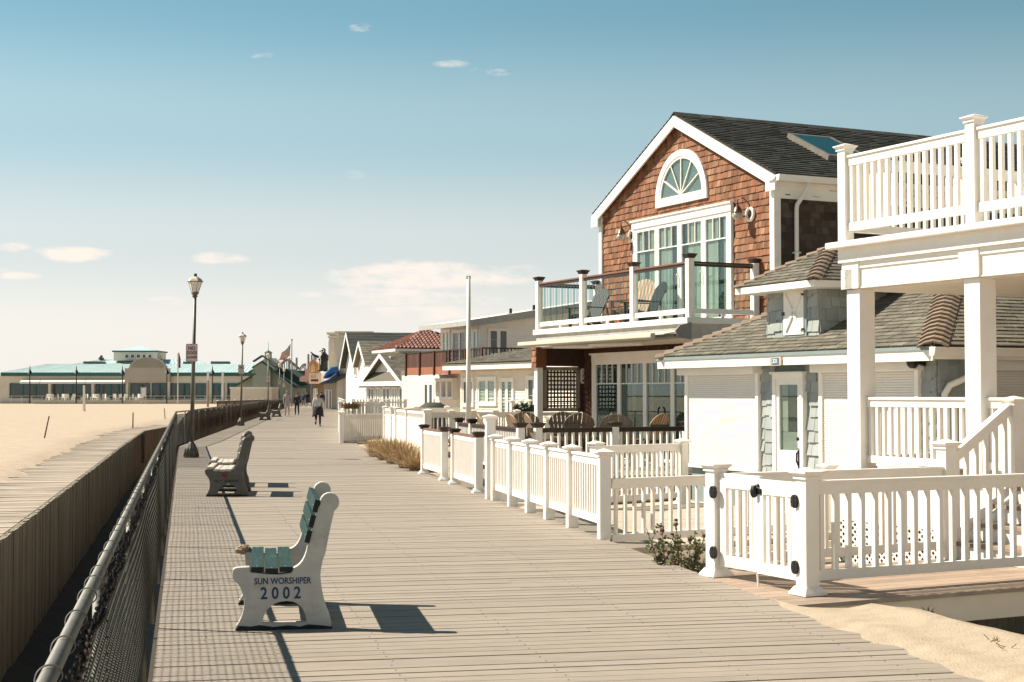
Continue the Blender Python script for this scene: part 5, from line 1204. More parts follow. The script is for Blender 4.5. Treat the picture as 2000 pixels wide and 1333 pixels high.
# near wing with low grey roof
WG = Fr(atd(1052, 700, 50).x, 50, 30)
w_ = thing('porch_wing', 'single storey cream wing with a low grey shingle roof, left of the lattice screen', 'house', (WG.o.x, WG.o.y, 0), WG.a)
yl = WG.fx(900, 720, 0)[0]; zt = WG.fx(1000, 718, 0)[1]; print('wing', yl, zt)
mb = MB(); mb.box(0, 4, -3, yl, -.3, zt); mb.build('house_wall', CREAM, w_)
mb = MB(); siding(mb, 'x', 0, -3, yl, 0, zt-.1, .12, 10); mb.build('siding', CREAM, w_)
mb = MB(); mb.box(-.55, -.50, -3, yl+.4, zt-.05, zt+.16); mb.box(-.5, 0, -3, yl+.4, zt-.05, zt-.03); mb.build('fascia', WPAINT, w_)
mb = MB(); B = Vector((4.5, 0, .85)).normalized(); tiles(mb, (-.58, yl+.45, zt+.17), (0, -1, 0), B, [(0, 0), (yl+3.4, 0), (yl+3.4, 4.5), (1.5, 4.5)], .2, .4, .02, seed=3, base=.02); mb.prism([(-.56, zt+.1), (4, zt+.95), (4, zt+.98), (-.56, zt+.16)], 'y', -3, yl+.4); mb.build('roof', ROOFG, w_)
for (ua, ub, va, vb, nm, cc, cur) in ((906, 926, 742, 792, 'window', 2, None), (936, 970, 740, 790, 'window', 2, CURT), (980, 1004, 742, 795, 'sliding_door', 2, CURTG), (1032, 1046, 738, 795, 'window', 1, None)):
    a1, zz = WG.fx(ua, va, 0); a0, zb = WG.fx(ub, vb, 0); opening(w_, 'x', 0, a0, a1, max(zb, .4) if nm == 'window' else 0, zz, nm, cols=cc, fw=.08, d=.06, trim=.06, curtain=cur, gm=GLASS if cur else None)
# red tiled house ------------------------------------------------------------
tcx = atd(832, 700, 100); TH = Fr(tcx.x-2.6*math.cos(R(20))+2.6*math.sin(R(20)), 100-2.6*math.sin(R(20))-2.6*math.cos(R(20)), 20)
t = thing('tile_roof_house', 'house with a hipped red clay tile roof rising behind the brown balcony', 'house', (TH.o.x, TH.o.y, 0), TH.a)
ez = atd(800, 683, 98).z; pz = atd(830, 645, 100).z; W_ = 5.2; print('tile', ez, pz, W_)
mb = MB(); mb.box(0, 5.2, 0, W_, -.3, ez); mb.build('house_wall', CREAM, t)
E_ = [(-.3, -.3), (5.5, -.3), (5.5, W_+.3), (-.3, W_+.3)]; hh = 2.9; A1_ = (2.6, 2.6); A2_ = (2.6, 2.6)
mb = MB(); cz_ = ez+.02
def tilerows(mb, p, q, ap, ze, zr):
    p = Vector((p[0], p[1], ze)); q = Vector((q[0], q[1], ze)); A = (q-p).normalized(); aps = [Vector((a[0], a[1], zr)) for a in ap]; up = (aps[0]-p)-A*((aps[0]-p).dot(A)); B = up.normalized(); Nn = A.cross(B)
    conv = [(0, 0), ((q-p).length, 0)]+[((a-p).dot(A), (a-p).dot(B)) for a in aps]
    rh, tw = .34, .27; b = 0; bm = max(x[1] for x in conv); am = (q-p).length
    while b < bm:
        a = 0
        while a < am:
            if len(clip([(a+.05, b+.05), (a+tw-.05, b+.05), (a+tw-.05, b+rh-.05), (a+.05, b+rh-.05)], conv)) > 3:
                pr = [(a+tw*k/5, .10*math.sin(math.pi*k/5)) for k in range(6)]
                mb.add([p+A*x+B*b+Nn*(h_+.05) for x, h_ in pr]+[p+A*x+B*(b+rh)+Nn*(h_+.005) for x, h_ in pr]+[p+A*x+B*b+Nn*.0 for x, h_ in (pr[0], pr[-1])], [(k, k+1, 7+k, 6+k) for k in range(5)]+[(12, 13, 5, 4, 3, 2, 1, 0)])
            a += tw
        b += rh
    mb.add([p, q]+aps, [tuple(range(2+len(aps)))])
[tilerows(mb, E_[(k+3) % 4], E_[k], [A1_], cz_, pz) for k in range(4)]
mb.build('roof', TILE, t)
mb = MB(); mb.box(-.36, 5.56, -.36, W_+.36, ez-.16, ez); mb.build('fascia', WPAINT, t)
opening(t, 'x', 0, W_*.2, W_*.4, 1, 2.6, 'window', cols=2, d=.06, trim=.08)
# small white gabled cottage --------------------------------------------------
p = atd(799, 750, 92); GC = Fr(p.x, 92, 24); W_ = GC.fx(716, 752, 0)[0]; ez = GC.fx(799, 748, 0)[1]; rz = GC.fx(752, 692, -.3)[1]; print('gable cottage', W_, ez, rz)
t = gable_house(GC, 'gabled_cottage', 'small white cottage whose steep gable faces the boardwalk, grey shingle roof', W_, 9, ez, rz, CREAMW, ROOFG, ov=.5)
mb = MB(); mb.prism([(-.5, ez-.05), (-.5, ez+.12), (0, ez+.75), (0, ez-.05)], 'y', .1, W_-.1); mb.build('porch_roof', ROOFG, t)
mb = MB(); mb.box(-.56, -.5, -.2, W_+.2, ez-.18, ez+.10); mb.build('fascia', WPAINT, t)
opening(t, 'x', 0, W_*.40, W_*.52, ez+1.0, ez+1.7, 'window', cols=1, d=.06, fw=.06, gm=GREYM)
for k, (a, b) in enumerate(((.05, .2), (.25, .36), (.42, .58), (.64, .75), (.8, .94))): opening(t, 'x', 0, W_*a, W_*b, .3 if k != 2 else 0, ez-.3, 'window' if k != 2 else 'french_door', cols=2, d=.06, fw=.08, trim=.05, curtain=CURT if k % 2 else None, gm=GLASS if k % 2 else None)
# grey gabled house -----------------------------------------------------------
p = atd(700, 708, 118); GH = Fr(p.x, 118, 13); W_ = GH.fx(676, 709, 0)[0]; W_ = min(max(W_, 5), 9); ez = p.z; rz = atd(686, 650, 121).z; print('grey house', W_, ez, rz)
t = gable_house(GH, 'grey_house', 'tall house with a steep charcoal grey roof and white gable edge', W_, 16, ez, rz, CREAMW, mat('blue_grey_roof', (.05, .06, .056), .9, .1, 6, isl=.2), ov=.5, sid=False, rh=.3, tw=.7)
opening(t, 'x', 0, 1, 2.4, 3, 4.3, 'window', d=.06, fw=.1, trim=.08); opening(t, 'y', 0, 1.5, 3, .8, 2.2, 'window', d=.06, fw=.1, trim=.08); opening(t, 'y', 0, 1.5, 3, 3.0, 4.0, 'window', d=.06, fw=.1, trim=.08)

p = atd(722, 708, 108); DH = Fr(p.x, 108, 13)
t = gable_house(DH, 'low_grey_house', 'lower house with a speckled grey roof between the grey gable and the tiled roof', 6.5, 12, atd(740, 708, 108).z, atd(730, 667, 110).z, CREAM, ROOFG, ov=.4, sid=False, rh=.3, tw=.6)
opening(t, 'y', 0, .8, 2.0, 2.0, 3.1, 'window', d=.06, fw=.1, trim=.08); opening(t, 'x', 0, 1, 2.4, 2, 3.1, 'window', d=.06, fw=.1, trim=.08)
# tall beige building ---------------------------------------------------------
for (ua, ub, vt, dd, lb) in ((661, 722, 649, 150, 'tall flat topped beige building with moulded cornice behind the grey gabled house'), (644.5, 660, 651, 166, 'narrow flat topped beige tower left of the larger beige building')):
    a = atd(ua, vt, dd); b = atd(ub, vt, dd); t = thing('beige_building', lb, 'building', (a.x, dd, 0), R(3)); W_ = b.x-a.x
    mb = MB(); mb.box(0, W_, 0, 14, -.3, a.z-.6); mb.box(-.0, W_, 0, 14, a.z-.6, a.z-.1); mb.build('house_wall', BEIGE, t)
    mb = MB()
    for k, (d_, z_) in enumerate(((.12, a.z-.9), (.22, a.z-.55), (.35, a.z-.15))): mb.box(-d_, W_+d_, -d_, 14+d_, z_, z_+.22)
    mb.build('cornice', CREAM, t)
    mb = MB(); mb.box(-.15, .5, -.15, .5, -.3, a.z-.9); mb.build('corner_pilaster', CREAM, t)
    opening(t, 'y', 0, W_*.3, W_*.3+1.4, 1.0, 3.0, 'window', d=.08, fw=.1)
# ================================================================ beach pavilion
PD = 222.0; X = lambda u: atd(u, 760, PD).x; Z = lambda v: atd(500, v, PD).z
t = thing('beach_pavilion', 'long low beach pavilion with pale teal metal roofs and a round topped parapet', 'pavilion', (X(0), PD, 0)); o_ = X(0); x_ = lambda u: X(u)-o_
GZ = Z(788); 
mb = MB(); mb.box(x_(-40), x_(520), 0, 20, GZ, Z(735)); mb.build('pavilion_wall', BEIGE, t)
mb = MB(); mb.box(x_(3), x_(520), -.5, -.3, Z(735), Z(728)); mb.box(x_(3), x_(520), -.3, 1, Z(735), Z(734)); mb.build('fascia', TEALF, t)
mb = MB()
def seam_roof(mb, x0, x1, xt0, xt1, z0, z1, y0, y1, st_):
    n = int((x1-x0)/st_)
    for k in range(n):
        f0, f1 = k/n, (k+.93)/n; a0, a1 = x0+(x1-x0)*f0, x0+(x1-x0)*f1; b0, b1 = xt0+(xt1-xt0)*f0, xt0+(xt1-xt0)*f1
        mb.add([(a0, y0, z0), (a1, y0, z0), (b1, y1, z1), (b0, y1, z1)], [(0, 1, 2, 3)]); 
    mb.add([(x0, y0, z0-.03), (x1, y0, z0-.03), (xt1, y1, z1-.03), (xt0, y1, z1-.03)], [(0, 1, 2, 3)], 1)
    for k in range(n+1):
        f = k/n; mb.bar((x0+(x1-x0)*f, y0, z0+.004), (xt0+(xt1-xt0)*f, y1, z1+.004), .05, .03, 1)
seam_roof(mb, x_(5), x_(520), x_(66), x_(510), Z(728), Z(709.5), -.5, 7, .52); 
mb.add([(x_(5), -.5, Z(728)), (x_(66), 7, Z(709.5)), (x_(66), 14, Z(709.5)), (x_(5), 20, Z(728))], [(0, 3, 2, 1)]); mb.add([(x_(66), 7, Z(709.5)), (x_(510), 7, Z(709.5)), (x_(510), 14, Z(709.5)), (x_(66), 14, Z(709.5))], [(0, 1, 2, 3)])
mb.build('metal_roof', [TEALR, TEALF], t)
mb = MB(); seam_roof(mb, x_(104), x_(380), x_(150), x_(345), Z(710), Z(698.5), 9, 13, .6); mb.add([(x_(104), 9, Z(710)), (x_(150), 13, Z(698.5)), (x_(104), 17, Z(710))], [(0, 1, 2)], 1); mb.build('upper_roof', [TEALR, TEALF], t)
mb = MB(); mb.box(x_(186.5), x_(275), 10, 16, Z(702), Z(683.5)); tw = mb.build('roof_lookout', BEIGE, t)
mb = MB(); a, b, z0_, z1_ = x_(184), x_(277.5), Z(683.5), Z(670.5); cxm, cym = x_(231), 13
for p_, q_ in (((a, 9.7), (b, 9.7)), ((b, 9.7), (b, 16.3)), ((b, 16.3), (a, 16.3)), ((a, 16.3), (a, 9.7))): mb.add([p_+(z0_,), q_+(z0_,), (cxm, cym, z1_)], [(0, 1, 2)])
mb.box(a, b, 9.65, 16.35, Z(684.5), Z(681.5), 1); mb.build('lookout_roof', [TEALR, TEALF], tw)
for k in range(5):
    u = 209+k*11.8; opening(tw, 'y', 10, x_(u), x_(u+9), Z(697.5), Z(688.5), 'window', cols=1, d=.1, fw=.1, gm=DGLASS)
RUM = mat('roof_unit_grey', (.10, .12, .11), .7)
for (ua, ub, va, vb, yy) in ((-2, 27, 711, 722, 22), (30, 50, 707, 714, 22), (55, 100, 706, 712, 22), (132, 170, 704, 710, 8), (211, 237, 704.5, 710, 8), (334, 352, 704.5, 710, 8), (390, 425, 704, 710, 8)): mb = MB(); mb.box(x_(ua), x_(ub), yy, yy+2, Z(vb), Z(va)); mb.build('roof_unit', RUM, t)
mb = MB(); mb.box(x_(148), x_(156), 12, 13, Z(699), Z(695)); mb.ell((x_(152), 12.5, Z(693)), (.25, .25, .25), 8, 6)
mb.build('roof_vent', RUM, t)
mb = MB(); R0 = x_(327)-x_(255.5); cxx = x_(291.5); ptsx = [(x_(247.5), Z(746)), (x_(334.5), Z(746)), (x_(334.5), Z(720)), (x_(327.5), Z(720))]
ptsx += [(cxx+R0/2*math.cos(R(180*k/20)), Z(719)+(Z(698.5)-Z(719))*math.sin(R(180*k/20))) for k in range(1, 20)]+[(x_(255), Z(720)), (x_(247.5), Z(720))]
mb.prism(ptsx, 'y', -1.2, -.6); mb.build('round_parapet', GREYST, t)
mb = MB(); mb.prism([(cxx+(R0/2-.35)*math.cos(R(180*k/20)), Z(719)+(Z(700.5)-Z(719))*math.sin(R(180*k/20))) for k in range(21)], 'y', -1.25, -1.2); mb.build('parapet_panel', mat('parapet_panel_stucco', (.40, .345, .285), .85, .05, .5), t)
for (ua, ub, n) in ((19, 96, 3), (103, 180, 4), (187, 247, 4), (255, 293, 2), (297, 328, 2), (334, 372, 3), (382, 408, 2), (416, 438, 2), (444, 470, 2)):
    opening(t, 'y', -.01, x_(ua), x_(ub), Z(778), Z(749), 'window', cols=n, fw=.12, d=.12, fm=TEALF)
for u in (99, 183, 250, 331): mb = MB(); mb.box(x_(u-2.4), x_(u+2.4), -.6, -.05, GZ, Z(746)); mb.build('pillar', CREAM, t)
for u in (411.5, 440): mb = MB(); mb.box(x_(u-2), x_(u+2), -2.2, -1.8, GZ, Z(727)); mb.build('column', WHITE, t)
for (ua, ub) in ((45, 82.5), (84, 171.5), (172.5, 248)):
    mb = MB(); mb.prism([(-.3, Z(741)), (-1.6, Z(746)), (-1.6, Z(750)), (-.3, Z(745))], 'x', x_(ua), x_(ub)); mb.prism([(-.3, Z(740.9)), (-1.5, Z(745.9)), (-1.5, Z(746.1)), (-.3, Z(741.2))], 'x', x_(ua), x_(ub), 1); mb.build('window_awning', [WPAINT, TEALF], t)
mb = MB(); mb.box(x_(80), x_(520), -4.5, -.05, GZ, Z(782)); mb.build('terrace', mat('pale_terrace', (.62, .56, .47), .8), t)
mb = MB(); mb.box(x_(20), x_(520), -4.45, -4.4, Z(774.2), Z(773.4))
for k in range(26): u = 22+k*19.5; mb.box(x_(u), x_(u)+.06, -4.45, -4.4, GZ, Z(773.6))
mb.build('terrace_railing', CREAM, t)
pav_x, pav_z = X, Z
GCH = 'white chairs on the pavilion terrace'
def tiny_chair(x, y, z):
    mb = MB(); mb.box(-.28, .28, -.28, .28, .36, .42); ch = thing('terrace_chair', 'white plastic chair on the pavilion terrace behind the pale rail', 'chair', (x, y, z), group=GCH); mb.build('seat', WHITE, ch)
    mb = MB(); mb.box(-.28, .28, .2, .28, .42, .92); mb.build('backrest', WHITE, ch)
    mb = MB()
    for a in (-.25, .19):
        for b in (-.25, .19): mb.box(a, a+.06, b, b+.06, 0, .36)
    mb.build('legs', WHITE, ch); return ch
tcp = None
for k, u in enumerate((106, 113, 121, 129, 140, 147, 156, 176, 183, 192, 201, 207, 216, 222, 240, 246, 256, 270, 278, 286)):
    loc = (X(u), PD-3.0-(k % 3)*.5, Z(782))
    if tcp is None: tcp = tiny_chair(*loc)
    else: dup(tcp, loc, R(37*k % 360))
TEALD2 = mat('very_dark_green', (.012, .035, .035), .5)
GP = 'dark green lanterns in front of the pavilion'
pl = None
for u in (83.5, 172, 259.5, 344, 430.5):
    loc = (X(u), PD-6, GZ)
    if pl is None:
        pl = thing('pavilion_lamp', 'dark green lamp post with a hooded lantern in front of the pavilion', 'lamp post', loc, group=GP)
        mb = MB(); mb.tube([(0, 0, 0), (0, 0, Z(731)-GZ)], [.10, .07], 8); mb.build('pole', TEALD2, pl); mb = MB(); zz = Z(731)-GZ; mb.lathe([(.05, zz-.1), (.40, zz), (.2, zz+.35), (.08, zz+.6), (.02, zz+1.2)], n=8); mb.build('lantern', TEALD2, pl)
    else: dup(pl, loc, 0)
for o in bpy.data.objects:
    if o.get('group') == GP:
        k = round((o.location.x-X(83.5))/(X(172)-X(83.5))); o['label'] = ['dark green lamp post at the left end of the striped pavilion awning', 'dark green lamp post between the middle and right pavilion awnings', 'dark green lamp post beside the left shoulder of the round parapet', 'dark green lamp post behind the red banner', 'dark green lamp post between the two white pavilion columns'][max(0, min(4, k))]
t = thing('notice_board', 'white notice board on two posts in front of the round parapet', 'sign', (X(298), PD-5.5, GZ)); mb = MB(); mb.box(-.3, .3, -.05, 0, 1.0, 2.3); mb.build('board', WPAINT, t)
for a in (-.38, .3): mb = MB(); mb.box(a, a+.1, -.05, .05, 0, 2.4); mb.build('post', CREAM, t)
# red banner flag on pale pole
p = atd(347, 788, 190); t = thing('banner_flag', 'narrow red banner on a pale pole in front of the pavilion', 'flag', (p.x, 190, p.z))
mb = MB(); mb.tube([(0, 0, 0), (0, 0, atd(347, 690, 190).z-p.z)], .09, 6); mb.build('pole', CREAM, t)
mb = MB(); zt_ = atd(349, 687, 190).z-p.z; zb_ = atd(349, 719, 190).z-p.z; mb.prism([(-.02, zb_), (.32, zb_), (.34, zb_+1.1), (.10, zt_)], 'y', -.02, .02); mb.build('banner', REDINK, t)
# boarded box building + pale green gabled building
t = thing('shed', 'long low beige panelled shed in front of the pale green gabled building', 'shed', (atd(450, 781, 186).x, 186, 0)); q = atd(529, 781, 186); W_ = q.x-t.location.x; zt = atd(490, 756.5, 186).z
mb = MB(); mb.box(0, W_, 0, 6, -.2, zt); mb.build('shed_wall', CREAM, t)
mb = MB(); k = 0
while k < W_: mb.box(k, k+.2, -.04, 0, -.2, zt-.25); k += .26
mb.build('wall_panels', BEIGE, t)
mb = MB(); mb.box(-.1, W_+.1, -.15, 6, zt-.2, zt); mb.build('roof', WPAINT, t)
gx = lambda u: atd(u, 760, 200).x-atd(460, 760, 200).x; gz_ = lambda v: atd(500, v, 200).z
t = thing('green_building', 'pale green clapboard building with stepped gables and a small cupola with a spike', 'building', (atd(460, 760, 200).x, 200, 0))
def gslab(mb, pts, y0, y1, m=0): mb.prism([(gx(u), gz_(v)) for u, v in pts], 'y', y0, y1, m)
mb = MB(); gslab(mb, [(460, 790), (570, 790), (570, 757), (526, 722), (510.5, 709), (493, 721), (493, 731), (460, 753)], 1, 12); gslab(mb, [(493, 760), (528, 760), (528, 719), (510.5, 707.5), (493, 719)], 0, 12); gslab(mb, [(496, 715), (525, 715), (525, 707), (511, 696.5), (496, 707)], 4, 12); mb.build('building_wall', GREENS, t)
mb = MB()
for (a, b) in (((510.5, 706.6), (492.5, 718.5)), ((510.5, 706.6), (530, 720)), ((511, 695), (493.5, 706.5)), ((511, 695), (527, 705.5)), ((498.5, 730.5), (459, 753.5)), ((526, 721), (576, 753)), ((493.5, 723), (479, 732))):
    mb.bar((gx(a[0]), .5, gz_(a[1])), (gx(b[0]), .5, gz_(b[1])), 1.4, .16)
mb.prism([(gx(526), gz_(722)), (gx(576), gz_(754)), (gx(576), gz_(758)), (gx(526), gz_(727))], 'y', 2, 12); mb.build('roof_edge', GREEND, t)
mb = MB(); mb.prism([(gx(526), gz_(719)), (gx(547), gz_(719)), (gx(590), gz_(751)), (gx(572), gz_(755))], 'y', 6, 14); mb.build('roof', GREEND, t)
mb = MB(); mb.box(gx(504.5), gx(516), 5, 6.2, gz_(700), gz_(687)); cu = mb.build('cupola', GREENS, t)
mb = MB(); mb.lathe([(.62, gz_(687)), (.05, gz_(682.5)), (.03, gz_(681)), (.02, gz_(666))], (gx(510.3), 5.6, 0), 8); mb.build('cupola_spire', GREEND, cu)
opening(t, 'y', 1, gx(529), gx(543), gz_(762), gz_(757.5), 'window', cols=2, d=.1, fw=.1, fm=GREEND); opening(t, 'y', 1, gx(529), gx(543), gz_(777), gz_(764), 'window', cols=2, d=.1, fw=.1, fm=GREEND)
# timber railing beyond the second lamp
a = atd(425, 786, 140); b = atd(524, 781, 175); board_fence('brown timber railing on the sand in front of the beige shed', (a.x, a.y), (b.x, b.y), 1.1, 8, z0=-.2, bwid=.1, gap=.14, name='timber_railing')
for ch in bpy.data.objects:
    if ch.parent and ch.parent.name.startswith('timber_railing'):
        if ch.data: ch.data.materials.clear(); ch.data.materials.append(REDBR)
# ================================================================ amusement pier end
t = thing('pier_building', 'grey green low building with shuttered arcade front at the end of the boardwalk', 'building', (atd(573, 770, 250).x, 250, 0)); Y_ = 250
ax_ = lambda u: atd(u, 770, Y_).x-t.location.x; az_ = lambda v: atd(580, v, Y_).z
mb = MB(); mb.box(ax_(560), ax_(600), 0, 12, -.2, az_(757)); mb.box(ax_(575), ax_(594), 2, 14, az_(757), az_(727)); mb.build('building_wall', mat('grey_green_wall', (.16, .18, .15), .8), t)
mb = MB(); mb.box(ax_(540), ax_(596), 1, 14, az_(728), az_(724)); mb.box(ax_(559), ax_(570), -.5, 1, az_(757), az_(745)); mb.build('dark_canopy', GREEND, t)
mb = MB()
for k in range(9): mb.box(ax_(570+k*3.2), ax_(571.2+k*3.2), -.2, 0, -.1, az_(759))
mb.build('front_posts', CREAM, t)
mb = MB(); mb.prism([(ax_(554), az_(743)), (ax_(556), az_(733)), (ax_(568), az_(733)), (ax_(570), az_(743))], 'y', -3, -2.6); mb.build('round_sign', mat('pale_green_sign', (.45, .52, .36), .6), t)
t = thing('roller_coaster', 'pale lattice track of a roller coaster far beyond the flag', 'roller coaster', (atd(560, 770, 330).x, 330, 0)); rx_ = lambda u: atd(u, 770, 330).x-t.location.x; rz_ = lambda v: atd(560, v, 330).z
mb = MB(); tr = [(500, 735), (512, 716), (524, 712), (538, 722), (552, 706), (560, 702), (572, 712), (584, 722), (594, 710)]
mb.tube([(rx_(u), 0, rz_(v)) for u, v in tr], .22, 6); mb.tube([(rx_(u), 2.5, rz_(v)) for u, v in tr], .22, 6); mb.build('track', GREYM, t)
mb = MB()
for k, (u, v) in enumerate(tr):
    for yy in (0, 2.5): mb.tube([(rx_(u), yy, -.2), (rx_(u), yy, rz_(v))], .12, 5)
    if k: 
        a_ = tr[k-1]; mb.tube([(rx_(a_[0]), 0, rz_(a_[1])-2), (rx_(u), 0, 0)], .09, 4); mb.tube([(rx_(a_[0]), 0, 0), (rx_(u), 0, rz_(v)-2)], .09, 4)
for u, v in ((537.5, 700), (565, 700), (579, 699), (602, 692)): mb.tube([(rx_(u), 0, 0), (rx_(u), 0, rz_(v))], .25, 6)
mb.build('supports', GREYM, t)
# arcade signs
Y_ = 178; ox = atd(640, 770, Y_).x; t = thing('arcade_building', 'bright pink and cream arcade front with stacked signs under the penguin', 'building', (ox, Y_, 0)); ax_ = lambda u: atd(u, 770, Y_).x-ox; az_ = lambda v: atd(620, v, Y_).z
mb = MB(); mb.box(ax_(611), ax_(660), 0, 16, -.2, az_(752)); mb.box(ax_(596), ax_(648), 6, 30, -.2, az_(745)); mb.build('building_wall', mat('shaded_arcade_wall', (.28, .2, .14), .8), t)
PINK = mat('faded_pink', (.62, .36, .30), .6); YEL = mat('faded_yellow', (.62, .52, .30), .6); SKYB = mat('faded_sky_blue', (.20, .42, .52), .6); ORG = mat('faded_orange', (.60, .30, .12), .6)
mb = MB(); mb.prism([(ax_(592), az_(746)), (ax_(610), az_(744)), (ax_(610), az_(733)), (ax_(598), az_(735)), (ax_(592), az_(738))], 'y', -3, 6); mb.build('pink_canopy', PINK, t)
mb = MB(); mb.box(ax_(610), ax_(634), -3, 0, az_(750), az_(730)); mb.build('sign_box', mat('cream_sign', (.72, .62, .5), .6), t)
mb = MB(); mb.box(ax_(614), ax_(628), -3.06, -3, az_(746), az_(741.5)); mb.build('red_sign_panel', REDINK, t)
mb = MB(); mb.box(ax_(613), ax_(624), -3.05, -3, az_(739), az_(733.5)); mb.build('yellow_sign_panel', YEL, t)
mb = MB(); mb.prism([(ax_(609), az_(730)), (ax_(609), az_(714)), (ax_(612), az_(706)), (ax_(616), az_(703)), (ax_(620), az_(708)), (ax_(626), az_(713)), (ax_(626), az_(730))], 'y', -2, 0); mb.build('house_shaped_sign', ORG, t)
mb = MB(); mb.prism([(ax_(612), az_(727)), (ax_(612), az_(716)), (ax_(615.5), az_(710)), (ax_(619), az_(716)), (ax_(619), az_(727))], 'y', -2.1, -2); mb.build('cream_arch_panel', YEL, t)
mb = MB(); mb.prism([(ax_(604), az_(714)), (ax_(610), az_(705)), (ax_(613), az_(707)), (ax_(606), az_(718))], 'y', -1.5, -1); mb.build('pink_roof_panel', PINK, t)
mb = MB(); mb.prism([(ax_(612), az_(706)), (ax_(613), az_(696)), (ax_(618), az_(695.5)), (ax_(619), az_(703))], 'y', -.5, 0); mb.build('blue_top_panel', SKYB, t)
mb = MB(); mb.box(ax_(591), ax_(608), 2, 5, az_(735), az_(720)); mb.build('salmon_block', mat('salmon', (.60, .42, .33), .7), t)
mb = MB(); mb.tube([(ax_(602), 3, 0), (ax_(602), 3, az_(692))], .12, 6); mb.build('mast', GREYM, t)
for k, (u0, u1) in enumerate(((612, 620), (598, 606))): opening(t, 'y', 0 if k == 0 else 6, ax_(u0), ax_(u1), 0, 2.2, 'shopfront', cols=2, d=.1, fw=.1)
# blue dome awnings
Y_ = 150; ox = atd(650, 770, Y_).x; t = thing('awning_shop', 'beige shop front with two blue and green curved awnings', 'shop', (ox, Y_, 0)); ax_ = lambda u: atd(u, 770, Y_).x-ox; az_ = lambda v: atd(650, v, Y_).z
mb = MB(); mb.box(ax_(633), ax_(668), 0, 14, -.2, az_(748)); mb.box(ax_(640), ax_(668), 2, 14, az_(748), az_(722)); mb.build('building_wall', GREYST, t)
def dome(mb, u0, u1, v0, v1, d_, m=0):
    xa, xb, z0_, z1_ = ax_(u0), ax_(u1), az_(v0), az_(v1); n = 8; vs = []
    for i in range(n+1):
        a = math.pi/2*i/n
        for j in range(n+1):
            b = math.pi/2*j/n; vs.append((xb-(xb-xa)*math.cos(a)*1.0, -d_*math.cos(a)*math.sin(b)*1.0, z0_+(z1_-z0_)*math.sin(a)))
    mb.add(vs, [(i*(n+1)+j, i*(n+1)+j+1, (i+1)*(n+1)+j+1, (i+1)*(n+1)+j) for i in range(n) for j in range(n)], m)
BLU = mat('blue_awning', (.035, .16, .42), .45, .1, 2)
mb = MB(); mb.prism([(ax_(634), az_(741)), (ax_(640), az_(729)), (ax_(650), az_(718)), (ax_(663), az_(716)), (ax_(663), az_(729)), (ax_(650), az_(733))], 'y', -2, 1.5); mb.build('blue_awning', BLU, t, bevel=.15)
mb = MB(); mb.prism([(ax_(627), az_(750)), (ax_(648), az_(741)), (ax_(663), az_(728.5)), (ax_(664), az_(738)), (ax_(650), az_(748))], 'y', -2.5, 1); mb.build('navy_awning', mat('navy_awning', (.02, .06, .16), .5), t, bevel=.1)
mb = MB(); mb.prism([(ax_(626), az_(751)), (ax_(648), az_(742.5)), (ax_(676), az_(730)), (ax_(678), az_(737)), (ax_(650), az_(749))], 'y', -1.8, 3); mb.build('green_awning', mat('faded_green_awning', (.09, .10, .085), .7), t, bevel=.05)
opening(t, 'y', 0, ax_(636), ax_(648), 0, 2.0, 'shopfront', cols=2, d=.1, fw=.1)
# penguin statue standing on the arcade signs
def skin(name, V, E, rad, m, par, root=0, sub=2):
    me = bpy.data.meshes.new(name); me.from_pydata(V, E, []); me.materials.append(m); o = bpy.data.objects.new(name, me); C.objects.link(o)
    if par is not None: o.parent = par
    o.modifiers.new('skin', 'SKIN'); sb = o.modifiers.new('sub', 'SUBSURF'); sb.levels = sub; sb.render_levels = sub
    for i, r in enumerate(rad):
        q = me.skin_vertices[0].data[i]; q.radius = (r, r) if isinstance(r, (int, float)) else r; q.use_root = (i == root)
    return o
Y_ = 174; b = atd(632, 726, Y_); sc = (atd(632, 681, Y_).z-b.z)
t = thing('penguin_statue', 'large black penguin figure with one flipper raised, on top of the arcade signs', 'statue', tuple(b))
V = [(0, 0, .28), (0, 0, .48), (.01, 0, .68), (.0, 0, .80), (-.02, 0, .90), (-.10, 0, .90), (-.16, 0, .88), (-.20, 0, .62), (-.42, 0, .70), (-.58, 0, .86), (.22, 0, .62), (.30, 0, .42), (-.12, 0, .06), (-.26, 0, .02), (.12, 0, .06), (.02, -.1, .01), (-.0, 0, .14), (.2, .05, .1)]
E = [(0, 1), (1, 2), (2, 3), (3, 4), (4, 5), (5, 6), (2, 7), (7, 8), (8, 9), (2, 10), (10, 11), (16, 12), (12, 13), (16, 14), (14, 15), (0, 16), (16, 17)]
rd = [.23, .24, .19, .11, .115, .05, .02, .07, .06, .02, .07, .03, .07, .03, .07, .04, .17, .03]
skin('penguin_body', [tuple(c*sc for c in v) for v in V], E, [r*sc*.9 for r in rd], BLACK, t)
mb = MB(); mb.ell((-.02*sc, 0, .90*sc), (.115*sc, .11*sc, .12*sc), 14, 10); mb.prism([(-.11*sc, .93*sc), (-.11*sc, .86*sc), (-.21*sc, .86*sc)], 'y', -.03*sc, .03*sc); mb.build('head', BLACK, t, smooth=False)
mb = MB(); mb.tube([((-.045+.055*math.cos(2*math.pi*k/16))*sc, -.10*sc, (.905+.062*math.sin(2*math.pi*k/16))*sc) for k in range(17)], .017*sc, 6, caps=False); mb.build('face_ring', WPAINT, t, smooth=True)
mb = MB(); mb.tube([(-.1*sc, -.16*sc, .78*sc), (-.13*sc, -.2*sc, .62*sc), (-.10*sc, -.23*sc, .45*sc), (-.12*sc, -.2*sc, .3*sc)], .012*sc, 6); mb.build('belly_outline', WPAINT, t)
